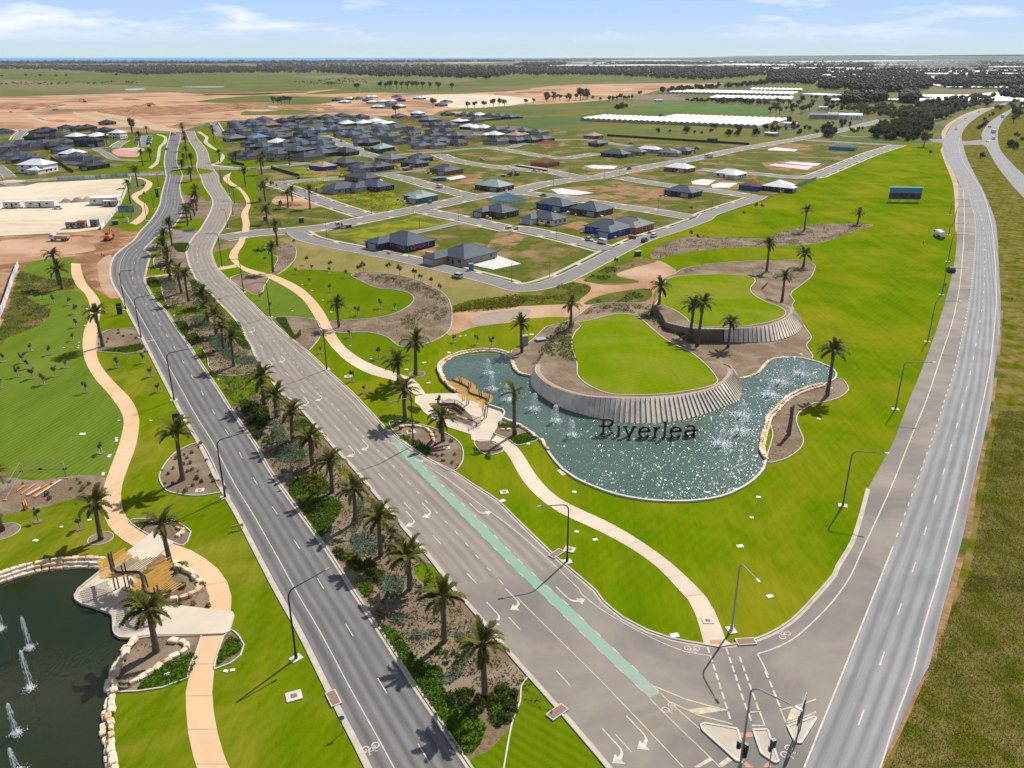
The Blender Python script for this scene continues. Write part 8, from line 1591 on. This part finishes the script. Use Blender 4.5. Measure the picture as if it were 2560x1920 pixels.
def canopy(label, tag_, beam_px, zb, posts, slat_ang, rl, rr, step, lift=.22, rad=.2, dz=0.3):
 beam = [gp(tag_, x, y, zb) for x, y in beam_px];B = spline(beam, False, .4);c = Vector((B[len(B) // 2][0], B[len(B) // 2][1], 0));t = thing('slatted_canopy', label, 'canopy', c, 0,'golden slatted canopies')
 mb = MB();mb.tube([(p[0] - c.x, p[1] - c.y, zb) for p in B], rad, 12);mb.build('curved_beam', M['bronze'], t)
 for (bx, by, tx, ty) in posts:
  b = gp(tag_, bx, by, dz);zt = min(max(top_z(b, tag_, tx, ty), zb+.3), zb+2.2);tp = gp(tag_, tx, ty, zt);mb = MB();mb.tube([(b[0] - c.x, b[1] - c.y, dz),(tp[0] - c.x, tp[1] - c.y, zt)], .095,8);mb.build('post', M['bronze'], t)
 R = resample(B, step=step);u0 = Vector((math.cos(slat_ang), math.sin(slat_ang)));n = len(R);seen = {}
 v = Vector((-u0.y, u0.x));last = None;k = 0
 P_ = resample(B, step=.05);proj = [Vector(p).dot(v) for p in P_];lo, hi = min(proj), max(proj);s = lo
 while s <= hi:
  j = int(np.argmin([abs(q - s) for q in proj]));p = Vector(P_[j]);f_ = (s - lo)/(hi - lo)
  a = np.interp(f_, *zip(*rr))*random.uniform(.84,1.06);b_ = np.interp(f_, *zip(*rl))*random.uniform(.88,1.05);k += 1
  e1 = p+u0*a;e0 = p - u0*b_;zc = zb - rad - .05
  mb = MB();mb.bar((p.x - c.x, p.y - c.y, zc),(e1.x - c.x, e1.y - c.y, zc+lift*a),.12,.07);mb.bar((e0.x - c.x, e0.y - c.y, zc+lift*b_*.6),(p.x - c.x, p.y - c.y, zc),.12,.07);mb.build('slat', M['slat_timber'], t)
  s += step
 return t
a0, a1 = gp('E1',1290,740,3.6), gp('E1',1620,545,4.2)
canopy('golden slatted canopy with winding black beam on the dark pond deck','E1', [(650,330),(690,440),(700,545),(770,620),(880,630),(1000,622),(1130,622),(1205,668),(1248,760),(1245,850),(1262,940),(1320,988),(1440,1000),(1600,970),(1720,942)], 3.9,
 [(752,935,618,300),(815,905,668,270),(960,1015,848,505),(1020,985,902,478),(1360,1270,1195,708),(1490,1325,1412,890),(1560,1335,1467,848),(1420,1240,1255,680)], math.atan2(a1[1] - a0[1], a1[0] - a0[0])+.06, [(0,2.0),(.25,1.7),(.5,1.0),(.62,2.3),(.8,1.9),(1,1.8)], [(0,2.2),(.2,4.2),(.45,4.3),(.7,3.6),(.85,2.6),(1,2.2)], .30)
a0, a1 = gp('E2',900,700,3.8), gp('E2',1330,640,3.8)
canopy('golden slatted canopy with black beam over the teal pond edge','E2', [(620,340),(740,385),(850,440),(915,490),(915,540),(960,580),(1090,620),(1190,660),(1235,695),(1210,755)], 4.2,
 [(815,710,735,285),(845,695,767,278),(870,780,915,390),(905,765,950,385),(1168,955,1083,530),(1195,945,1117,515),(1180,1005,1230,620),(1215,1000,1265,610)], math.atan2(a1[1] - a0[1], a1[0] - a0[0])+.55, [(0,2.6),(.5,3.6),(1,2.2)], [(0,2.0),(.3,2.3),(.7,2.3),(1,2.6)], .30, lift=.12, dz=.12)
sc = gp('E2',620,770);t = thing('pipe_sculpture','thick dark pipe sculpture with rail in the triangular plaza bed','sculpture',(sc[0], sc[1], .12))
pp = [Vector(gp('E2', x, y, 1.0)) - Vector(sc) for x, y in ((380,755),(430,758),(650,755),(700,770),(760,810),(820,858))];mb = MB();mb.tube([(p.x, p.y, .85 - .12*i) for i, p in enumerate(spline(pp, False, .7))] if False else [(p[0], p[1], .75) for p in spline([tuple(q) for q in pp], False, .7)], .34,12);mb.build('pipe', M['bronze'], t)
mb = MB();mb.tube([(p[0], p[1], 1.55) for p in spline([tuple(q+Vector((.25,.55))) for q in pp], False, .7)], .08,8);mb.build('rail', M['grey_metal'], t)
for q in pp[::2]: mb = MB();mb.tube([(q.x+.2, q.y+.4,0),(q.x+.25, q.y+.55,1.55)], .06,6);mb.build('rail_post', M['bronze'], t)
mb = MB();q = pp[0];mb.tube([(q.x, q.y, .5),(q.x, q.y, 2.3)], .2,10);mb.tube([(q.x - .6, q.y, 1.9),(q.x+.6, q.y, 1.9)], .16,10);mb.tube([(q.x+.35, q.y, 2.2),(q.x+.35, q.y, 2.9)], .28,10);mb.build('valve', M['black_metal'], t)
# ================================================================== FOUNTAINS
def jet_mesh(seed, h):
 """column of drops rising from a nozzle and falling back"""
 g = np.random.default_rng(seed);n = 620;t = g.uniform(0,1, n) ** .8;r = .05+.02*h*t+.0*t;a = g.uniform(0,6.283, n)
 up = np.c_[np.cos(a)*r*g.uniform(.2,1, n), np.sin(a)*r*g.uniform(.2,1, n), t*h]
 m = 420;s = g.uniform(0,1, m);a2 = g.uniform(0,6.283, m);rr = .12+.55*s ** .7*g.uniform(.3,1, m);dn = np.c_[np.cos(a2)*rr+.15*s*h*.4, np.sin(a2)*rr - .1*s*h*.4, h*(1 - s ** 1.6)]
 c = np.r_[up, dn];sz = np.r_[np.full(n, .075), np.full(m, .04)]*g.uniform(.5,1.2, n+m);v, f = leaves(c, sz, .7,0, g);me = fast_mesh('water_jet', v, f);me.materials.append(M['spray']);return me
def splash_mesh(seed, r, mist=0):
 g = np.random.default_rng(seed);n = 700+mist;q = np.abs(g.normal(0,.45, n));a = g.uniform(0,6.283, n);z = np.abs(g.normal(0,.22, n))*np.exp(-q*1.2)+.03;c = np.c_[np.cos(a)*q*r, np.sin(a)*q*r, z]
 v, f = leaves(c, .075*g.uniform(.4,1.3, n),.7,.55, g);me = fast_mesh('splash', v, f);me.materials.append(M['spray']);return me
JET = [jet_mesh(i, 1.0) for i in range(3)];SPL = [splash_mesh(i, 1.6) for i in range(2)];SPLB = [splash_mesh(9+i, 3.0,900) for i in range(2)]
def fountain(label, group, tg, bx, by, tx, ty, r=1.0, drift=None):
 b = gp(tg, bx, by, .12);h = min(max(top_z(b, tg, tx, ty),2.0),7);t = thing('fountain_jet', label, 'fountain',(b[0], b[1], .12), random.uniform(0,6), group)
 o = link('water_jet', random.choice(JET), None, t);o.scale = (r*1.2, r*1.2, h);o = link('splash', random.choice(SPLB if drift else SPL), None, t, (.3,-.3,.02));o.scale = (r, r, 1.2)
fl = [(265,640,208,365),(265,960,200,660),(150,1385,78,1115),(150,1720,92,1500),(10,450,-30,180)]
for q, nm in zip(fl, ('second from the top','middle','fourth from the top','cut off at the photo bottom','at the left photo edge')): fountain('white fountain jet in the dark pond, '+nm, 'fountain jets in the dark pond','D0', *q, r=.6)
fr = [('E2',1245,245,1200,0,'far left end'),('E2',1315,525,1290,285,'beside the golden canopy'),('E2',1575,705,1548,425,'left of the lone palm crown'),('E2',2050,850,1985,590,'right of the lone palm crown'),('C2',375,185,350,50,'left of the letter R'),('C2',515,315,482,180,'farthest forward on the left')]
for tg, bx, by, tx, ty, nm in fr: fountain('white fountain jet in the teal pond, '+nm, 'fountain jets in the teal pond', tg, bx, by, tx, ty, r=1.45)
fr = [('C2',1990,140,1998,30,'right of the plank wall foot'),('C2',1965,285,1955,170,'in the glitter by the headland'),('C2',1810,385,1798,265,'in the glitter right of the sign'),('B3',285,1300,285,1195,'far right arm, hindmost'),('B3',110,1375,95,1265,'far right arm, middle'),('B3',20,1480,20,1360,'far right arm, foremost')]
for tg, bx, by, tx, ty, nm in fr: fountain('misty fountain jet in the teal pond, '+nm, 'fountain jets in the teal pond', tg, bx, by, tx, ty, r=1.5, drift=True)
# ================================================================== VEHICLES
PAINT = {}
def paint(c):
 if c not in PAINT: PAINT[c] = mat('car_paint_'+c, {'white': (.62,.62,.62),'silver': (.38,.39,.40),'black': (.02,.02,.022),'grey': (.12,.125,.13),'blue': (.05,.12,.25),'orange': (.6,.2,.03),'red': (.35,.05,.04),'yellow': (.5,.36,.04)}[c], .25, spec=.6)
 return PAINT[c]
_w = MB();_w.tube([(0,-.11,0),(0,.11,0)], .33,14);WHEEL = _w.mesh('wheel');WHEEL.materials.append(M['tyre']);_w = MB();_w.tube([(0,-.12,0),(0,.12,0)], .19,10);RIM = _w.mesh('rim');RIM.materials.append(M['grey_metal'])
_w = MB();_w.box((0,0,0),(.06,.32,.14));HEADL = _w.mesh('headlight');HEADL.materials.append(M['white'])
def vehicle(kind, label, cat, tg, x, y, toward, colour, group=None, z=.1, scale=1.0):
 b = gp(tg, x, y);h = gp(*toward) if isinstance(toward[0], str) else (b[0]+toward[0], b[1]+toward[1]);ang = math.atan2(h[1] - b[1], h[0] - b[0])
 t = thing('parked_car' if cat == 'car' else cat.replace(' ','_'), label, cat, (b[0], b[1], z), ang, group);t.scale = (scale,)*3;pm = paint(colour)
 def loft(prof, hw, m, nm, inset=0.0):
  mb = MB();mb.extrude_y(prof, -hw, hw)
  me = mb.mesh(nm);bm = bmesh.new();bm.from_mesh(me);bmesh.ops.bevel(bm, geom=bm.edges[:], offset=.06, segments=2, affect='EDGES');bm.to_mesh(me);bm.free();return link(nm, me, m, t)
 wl = [(1.4,.33),(-1.35,.33)]
 if kind in ('sedan','suv','van','ute'):
  if kind == 'sedan': body = [(-2.2,.35),(2.15,.35),(2.2,.62),(1.3,.85),(-1.75,.9),(-2.25,.75)];cab = [(-1.7,.86),(1.1,.83),(.35,1.4),(-.95,1.42)];hw = .88
  elif kind == 'suv': body = [(-2.25,.4),(2.2,.4),(2.25,.75),(1.3,1.02),(-2.2,1.05),(-2.3,.8)];cab = [(-2.15,1.0),(1.15,1.0),(.5,1.68),(-1.9,1.7)];hw = .93
  elif kind == 'van': body = [(-2.5,.4),(2.4,.4),(2.5,.8),(1.9,1.2),(1.3,2.0),(-2.5,2.05)];cab = [(-2.3,1.35),(1.72,1.25),(1.25,1.9),(-2.3,1.9)];hw = .95
  else: body = [(-2.6,.45),(2.4,.45),(2.45,.8),(1.45,1.05),(-2.6,1.02)];cab = [(-.9,1.0),(1.2,1.0),(.55,1.72),(-.75,1.72)];hw = .93
  loft(body, hw, pm, 'body');loft(cab, hw*(.86 if kind != 'van' else 1.012), M['glass'], 'cabin_window')
  tp = max(p[1] for p in cab);xs_ = [p[0] for p in cab if p[1] > tp - .05]
  if kind != 'van': mb = MB();mb.box(((min(xs_)+max(xs_))/2,0, tp+.01),(max(xs_) - min(xs_), hw*1.6,.07));mb.build('roof_panel', pm, t)
  if kind == 'ute': mb = MB();mb.box((-1.75,0,.95),(1.5,1.55,.2));mb.build('tray_liner', M['tyre'], t)
  hx, hz = (2.2,.68)
 else:
  L = 8.0;hw = 1.2;wl = [(3.0,.5),(-1.4,.5),(-2.5,.5)]
  loft([(2.0,.7),(4.0,.7),(4.05,1.6),(3.7,2.8),(2.0,2.85)], hw, pm, 'cab');loft([(2.6,1.75),(4.06,1.75),(3.8,2.55),(2.6,2.55)], hw*1.01, M['glass'], 'cabin_window');mb = MB();mb.box((0,0,.85),(7.6,1.0,.3));mb.build('chassis', M['tyre'], t)
  if kind == 'flatbed': mb = MB();mb.box((-1.1,0,1.1),(6.0,2.4,.2));mb.box((1.6,0,1.8),(.2,2.2,1.3));mb.box((1.0,0,1.5),(.6,.6,.8));mb.build('tray', M['kerb_dark'], t)
  if kind == 'tipper': loft([(-3.8,1.0),(1.7,1.0),(1.75,2.3),(-3.9,2.2)], 1.22, M['pale_dirt'], 'tipper_body')
  if kind == 'boxtruck': loft([(-3.9,1.0),(1.8,1.0),(1.8,3.4),(-3.9,3.4)], 1.24, M['white'], 'box_body')
  if kind == 'tanker':
   mb = MB();mb.tube([(-3.9,0,2.1),(-3.8,0,2.1),(1.6,0,2.1),(1.7,0,2.1)], [.9,1.15,1.15,.9], 16);mb.build('tank', M['white'], t)
   mb = MB();mb.tube([(3.2,0,2.7),(4.4,.5,3.6),(6.0,1.6,3.4),(6.6,2.0,1.8),(6.8,2.2,.3)], .07,6);mb.build('hose_boom', M['black_metal'], t)
  hx, hz = (4.02,1.05)
 for wx, r in wl:
  for s in (-1,1):
   o = link('wheel', WHEEL, None, t, (wx, s*(hw - .1), r));o.scale = (r/.33,)*3;link('rim', RIM, None, o)
 for s in (-1,1): link('headlight', HEADL, None, t, (hx, s*hw*.68, hz))
 return t
V = vehicle
V('suv','silver SUV driving on the estate road below the new slab','car','B1',1740,465,('B1',1500,410),'silver');V('sedan','silver sedan parked left of the white van by the blue-wrapped house','car','B2',665,145,('B2',900,200),'silver');V('van','white van with raised tailgate in front of the blue-wrapped house','van','B2',775,168,('B2',600,120),'white');V('suv','dark SUV parked at the kerb beside the white four-wheel drive','car','B2',1145,155,('B2',1330,60),'black');V('suv','white four-wheel drive parked behind the dark SUV','car','B2',1226,112,('B2',1400,30),'white')
V('suv','dark car pulled onto the lawn beside the highway','car','B3',1575,412,(0.1,1),'black', z=.05);V('tanker','white water truck with boom hose on the bright lawn','truck','B3',1478,118,(.15,1),'white', z=.05)
V('flatbed','white flatbed tow truck turning into the estate street','truck','B1',765,32,('B1',500,60),'white');V('van','white van parked on the street by the pale green roofed houses','van','A1',1585,1278,('A1',1500,1260),'white');V('tipper','brown tip truck parked near the slate half-built house','truck','A1',1308,1128,('A1',1450,1110),'grey')
V('sedan','silver car parked beside the orange brick pine-trussed house','car','A2',202,1136,('A2',300,1150),'silver');V('ute','dark ute driving toward the small roundabout','ute','A2',1012,1120,('A2',900,1150),'black');V('boxtruck','white truck stopped on the long collector street','truck','A2',1700,1020,('A2',1600,1030),'white');V('sedan','grey car parked by the blue-wrapped house street','car','A2',270,1352,('A2',150,1340),'grey');V('sedan','blue car beside the dark house before the fence','car','A2',1025,900,('A2',900,895),'blue');V('suv','dark car parked by the brown end house of the row','car','A2',1600,945,('A2',1700,950),'black');V('flatbed','dark truck on the lot with the teal pile','truck','A1',2160,1180,(1,.2),'grey')
V('sedan','dark car on the upper left carriageway above the roundabout','car','A0',1440,950,(.05,-1),'black');V('tipper','orange truck at the top of the left carriageway','truck','A0',1500,822,(.05,-1),'orange');V('sedan','white car on the upper right carriageway','car','A0',1697,866,(.1,1),'white');V('ute','white ute beside the long site cabin','ute','A0',505,1462,(1,.1),'white', z=.06)
for i, (x, y, c, d) in enumerate(((1625,775,'grey',0),(1705,692,'black',0),(1820,626,'black',0),(1912,758,'white',1),(1895,878,'silver',1),(1945,860,'white',1))):
 V('suv' if i % 2 else 'sedan',('grey car on the near highway carriageway below the bend','dark car halfway up the near highway bend','dark car farthest up the near highway carriageway','small white car behind the blue truck','silver car nearest on the far carriageway','white car just behind the silver one')[i], 'car','A3', x, y, (.35,1) if d else (-.4,-1), c, 'cars on the highway', z=.1, scale=1.25)
V('boxtruck','blue truck on the far highway carriageway','truck','A3',1945,805,(.3,1),'blue','trucks on the highway', scale=1.1);V('boxtruck','dark truck at the top of the far carriageway','truck','A3',2025,672,(.4,1),'black','trucks on the highway', scale=1.1)
cols = ['black','white','silver','grey','white','black','blue','silver','white','grey','black','white'];names = {}
for i in range(11):
 y = 845+i*6;x = 1300 - i*1.5;V('suv' if i % 3 == 0 else 'sedan','%s car in the right row of the playground car park, %s from its far end' % (cols[i], nth(i)),'car','A0', x, y, (1,.1), cols[i], 'cars in the playground car park')
for i in range(6): V('sedan','%s car in the left row of the playground car park, %s from its far end' % (cols[i+3], nth(i)),'car','A0',1195 - i*3,850+i*9,(1,.1), cols[i+3], 'cars in the playground car park')
for i, (tg, x, y, c, lb, to) in enumerate((('F3',295,410,'white','white car in the driveway of the terrace corner house',(1,.2)),('F3',1245,585,'white','white car in a front driveway of the dense estate',(1,-.8)),('F3',1155,450,'silver','silver car between two estate roofs',(1,-.5)),('F3',1535,390,'blue','green-blue car on the inner estate street',(.5,-1)),('F3',2165,495,'white','white car beside the pale green roofed corner house',(1,-.6)),('F1',1990,555,'white','white car on the corner by the plain beige house',(1,-.3)),('F3',105,195,'grey','dark car at the top of the terrace street',(.1,1)),('F4',355,330,'white','white car at the end of the western street',(.2,1)),('F2',1500,650,'silver','silver car beside the vacant paddock',(1,-.8)),('A0',95,625,'silver','lone grey car on the western earthworks',(1,0)),('A0',1120,618,'white','white ute beside the dark pit',(1,0)))): V('sedan', lb, 'car', tg, x, y, to, c)
V('tipper','white tip truck on the orange earthworks','truck','B0',525,145,(-1,.05),'white', z=.08);V('tipper','yellow scraper truck on the distant graded earth','truck','A0',480,612,(1,0),'yellow', z=.2)
b = gp('B0',940,148)
def excavator(label, tg, x, y, ang, m, s=1.0, group='excavators'):
 b = gp(tg, x, y);t = thing('excavator', label, 'excavator',(b[0], b[1], .1), ang, group);t.scale = (s, s, s)
 for q in (-1,1):
  mb = MB();mb.extrude_y([(-1.9,.1),(1.9,.1),(2.1,.5),(1.8,.9),(-1.8,.9),(-2.1,.5)], q*1.15 - .3, q*1.15+.3);mb.build('track', M['tyre'], t)
 mb = MB();mb.box((-.4,0,1.55),(3.0,2.5,1.1));mb.box((-1.5,0,1.7),(.9,2.4,1.3));mb.build('body', m, t);mb = MB();mb.box((.6,.75,2.5),(1.4,.95,1.5), taper=.85);mb.build('cab', M['glass'], t)
 mb = MB();mb.bar((1.0,-.2,1.7),(2.8,-.2,4.6),.4,.55);mb.bar((2.8,-.2,4.6),(4.4,-.2,4.2),.38,.5);mb.build('boom', m, t);mb = MB();mb.bar((4.3,-.2,4.4),(5.6,-.2,1.6),.35,.4);mb.build('stick', m, t)
 mb = MB();mb.extrude_y([(5.2,1.5),(5.9,1.7),(6.0,.9),(5.4,.5),(4.9,.9)], -.8,.4);mb.build('bucket', M['kerb_dark'], t)
excavator('orange excavator digging beside the left carriageway','B0',942,140,1.65, M['orange'], .95);excavator('excavator with raised arm on the far graded earth','A0',735,538,3.3, M['yellow'], 1.5);excavator('small dark excavator on the bare lot beside the soil heap','A2',40,1172,2.5, M['kerb_dark'], .8);excavator('excavator at the pit on the far earthworks','A0',1290,575,.5, M['dirt_dark'], 1.3);excavator('yellow excavator against the orange brick house','F1',1475,850,1.2, M['yellow'], .7)
for nm, tg, x, y in (('yellow skip bin in front of the white-walled house','A2',262,1605),('yellow skip bin behind the grey-roofed beige house','B1',1500,270),('brown skip bin by the dark-roofed purple band house','B1',1205,205),('rusty skip bin beside the blue-wrapped corner house','B2',1040,125),('grey skip bin by the brown brick house','A1',1940,1530)):
 b = gp(tg, x, y);t = thing('skip_bin', nm, 'skip bin',(b[0], b[1], .1),-.7,'skip bins on the lots');pr = [(-1.9,1.3),(-1.3,.1),(1.3,.1),(1.9,1.3)];mb = MB();mb.extrude_y(pr, -.85,.85);mb.build('body', M['yellow'] if 'yellow' in nm else M['dirt_dark'] if 'grey' not in nm else M['kerb_dark'], t);mb = MB();mb.box((0,0,1.31),(3.5,1.5,.06));mb.build('rubble', M['dirt'], t)
# ---- pipes stacked in the bed, with a temporary mesh fence
for i, (x0, y0, x1, y1) in enumerate(((185,820,310,735),(230,830,350,765),(245,835,430,735),(280,845,490,705),(300,850,500,715),(310,845,530,700),(200,880,225,955),(215,875,245,945),(150,800,215,750))):
 a, b = gp('C0', x0, y0), gp('C0', x1, y1);o = MB().tube([(a[0], a[1], .2+.05*(i % 3)),(b[0], b[1], .22+.05*(i % 3))], .11,8).build('drain_pipe', M['white'] if i in (1,5) else M['orange'], None);tag(o, ('white' if i in (1,5) else 'orange')+' pipe in the heap on the mulch bed, '+nth(i)+' from the left' if i < 6 else 'short orange pipe lying apart from the heap, '+('left one','right one','back one')[i - 6], 'pipe','pipes on the mulch bed')
for i, (x0, y0, x1, y1) in enumerate(((45,870,190,620),(185,620,350,600),(350,600,560,600),(560,600,580,680))):
 a, b = Vector(gp('C0', x0, y0)), Vector(gp('C0', x1, y1));t = thing('temporary_fence','see-through wire fence panel round the pipes, '+nth(i)+' from the left','fence',(a.x, a.y, .05),0,'temporary fence panels round the pipes');d = b - a;mb = MB()
 for k in range(9): mb.tube([(d.x*k/8, d.y*k/8,.1),(d.x*k/8, d.y*k/8,1.9)], .018,4)
 mb.tube([(0,0,1.9),(d.x, d.y, 1.9)], .03,5);mb.tube([(0,0,.15),(d.x, d.y, .15)], .03,5);mb.build('wire_panel', M['grey_metal'], t)
 for q in (0,1): mb = MB();mb.box((d.x*q, d.y*q, .08),(.7,.3,.16));mb.build('foot_block', M['orange'], t)
# ---- workers on the earthworks, the lot and the lawn
def person(label, tg, x, y, face, shirt, bend=0.0):
 b = gp(tg, x, y);t = thing('person', label, 'person',(b[0], b[1], .06), face);bm = bmesh.new()
 J = {'pel': (0,0,.95),'che': (.38*math.sin(bend)+.02,0,.95+.38*math.cos(bend)),'neck': (.55*math.sin(bend),0,.95+.55*math.cos(bend)),'head': (.72*math.sin(bend)+.03,0,.95+.70*math.cos(bend)),
  'lh': (0,.1,.9),'lk': (.06,.12,.5),'la': (-.02,.13,.07),'lf': (.16,.14,.04),'rh': (0,-.1,.9),'rk': (.1,-.12,.5),'ra': (.06,-.13,.07),'rf': (.24,-.14,.04),'ls': (.5*math.sin(bend),.2,.95+.48*math.cos(bend)),'le': (.5*math.sin(bend)+.12,.27,.72+.45*math.cos(bend)),'lw': (.5*math.sin(bend)+.3,.22,.55+.4*math.cos(bend)),'rs': (.5*math.sin(bend),-.2,.95+.48*math.cos(bend)),'re': (.5*math.sin(bend)+.1,-.27,.72+.45*math.cos(bend)),'rw': (.5*math.sin(bend)+.28,-.22,.55+.4*math.cos(bend))}
 Rr = {'pel': .15,'che': .17,'neck': .06,'head': .105,'lh': .1,'lk': .07,'la': .05,'lf': .05,'rh': .1,'rk': .07,'ra': .05,'rf': .05,'ls': .07,'le': .05,'lw': .04,'rs': .07,'re': .05,'rw': .04}
 E_ = [('pel','che'),('che','neck'),('neck','head'),('pel','lh'),('lh','lk'),('lk','la'),('la','lf'),('pel','rh'),('rh','rk'),('rk','ra'),('ra','rf'),('che','ls'),('ls','le'),('le','lw'),('che','rs'),('rs','re'),('re','rw')]
 ks = list(J);me = bpy.data.meshes.new('body');me.from_pydata([J[k] for k in ks], [(ks.index(a), ks.index(b)) for a, b in E_], []);o = link('body', me, None, t);sk = o.modifiers.new('skin','SKIN');sd = o.modifiers.new('sub','SUBSURF');sd.levels = sd.render_levels = 1
 for i, k in enumerate(ks): me.skin_vertices[0].data[i].radius = (Rr[k], Rr[k]) if me.skin_vertices else None
 me.materials.append(shirt)
 h = MB();h.tube([(J['head'][0], 0, J['head'][2]+.02),(J['head'][0], 0, J['head'][2]+.14)], [.13,.07], 10);h.tube([(J['head'][0], 0, J['head'][2]+.015),(J['head'][0], 0, J['head'][2]+.035)], .19,12);h.build('hat', M['white'], t)
 lg = MB();
 for s, (a, k, f_) in ((1,('lh','lk','la')),(-1,('rh','rk','ra'))): lg.tube([J[a], J[k], (J[f_][0], J[f_][1], .1)], [.125,.095,.08], 8)
 lg.build('trousers', WALL['dark'], t)
hv_ = mat('hi_vis_orange',(.65,.16,.03),.8);hy_ = mat('hi_vis_yellow',(.5,.55,.05),.8)
pal_m = [M['concrete'], WALL['orange'], WALL['grey'], M['timber_frame'], M['white']]
PALM_ = []
for m_ in pal_m:
 mb = MB();mb.box((0,0,.08),(1.2,1.1,.14));mb.box((0,0,.6),(1.15,1.05,.9));me = mb.mesh('pallet_stack');me.materials.append(m_);PALM_.append(me)
rp_ = random.Random(5)
for lb, tg, x, y, w_, d_, an, rf, wl, op in NEAR:
 if wl in ('orange','blue','dark','brown','teal'):
  c = gp(tg, x, y, 3.6);k = rp_.randint(3,5)
  for i in range(k):
   a = math.radians(an - 90+rp_.uniform(-75,75));r_ = max(w_, d_)*.5+rp_.uniform(2.5,5.5);o = link('pallet_stack', rp_.choice(PALM_), None, None, (c[0]+r_*math.cos(a), c[1]+r_*math.sin(a),.06));o.rotation_euler = (0,0, rp_.uniform(0,3));s_ = rp_.uniform(.7,1.25);o.scale = (s_, s_, s_*rp_.uniform(.6,1.1));tag(o, 'small stacked pallet of building materials on a half-built house lot','pallet','material pallets on the house lots')
for lb, tg, x, y, f_, s_, b_ in (('left orange-clad worker bending over the pipes on the earthworks','B0',878,280,.4, hv_, 1.0),('right orange-clad worker bending over the pipes on the earthworks','B0',902,284,2.8, hv_, .9),('worker in yellow vest on the scaffold side of the blue-wrapped house','B2',783,118,1.0, hy_, .1),('worker with a hose beside the water truck on the lawn','B3',1340,178,.3, hv_, .2)): person(lb, tg, x, y, f_, s_, b_)
# ---- smoke drifting over the far greenhouses, and the air itself
def volume_box(name, c, s, dens, col, label, noise_=0):
 o = MB().box(c, s).build(name, None);m = bpy.data.materials.new(name);m.use_nodes = True;nt = m.node_tree;nt.nodes.clear();out = nt.nodes.new('ShaderNodeOutputMaterial');v = nt.nodes.new('ShaderNodeVolumePrincipled')
 v.inputs['Color'].default_value = rgba(col);v.inputs['Density'].default_value = dens;v.inputs['Anisotropy'].default_value = .2;nt.links.new(v.outputs[0], out.inputs['Volume']);o.data.materials.append(m);return stuff(o, label, 'haze')
volume_box('haze',(0,29800,38.75),(119990,60390,79.5), HAZE, (.80,.88,1.0),'pale blue air over the whole plain')
bm = bmesh.new();bmesh.ops.create_icosphere(bm, subdivisions=3, radius=1)
for v in bm.verts: q = noise.noise(v.co*1.6)*.45;v.co *= 1+q
me = bpy.data.meshes.new('smoke');bm.to_mesh(me);bm.free();p = gp('A3',1420,262);o = link('smoke', me, None, None, (p[0], p[1], 36));o.scale = (330,120,24)
m = bpy.data.materials.new('smoke');m.use_nodes = True;nt = m.node_tree;nt.nodes.clear();out = nt.nodes.new('ShaderNodeOutputMaterial');v = nt.nodes.new('ShaderNodeVolumePrincipled');v.inputs['Color'].default_value = (.85,.9,1,1);v.inputs['Density'].default_value = .0016;nt.links.new(v.outputs[0], out.inputs['Volume']);me.materials.append(m);stuff(o, 'thin pale smoke drifting over the far greenhouses','smoke')
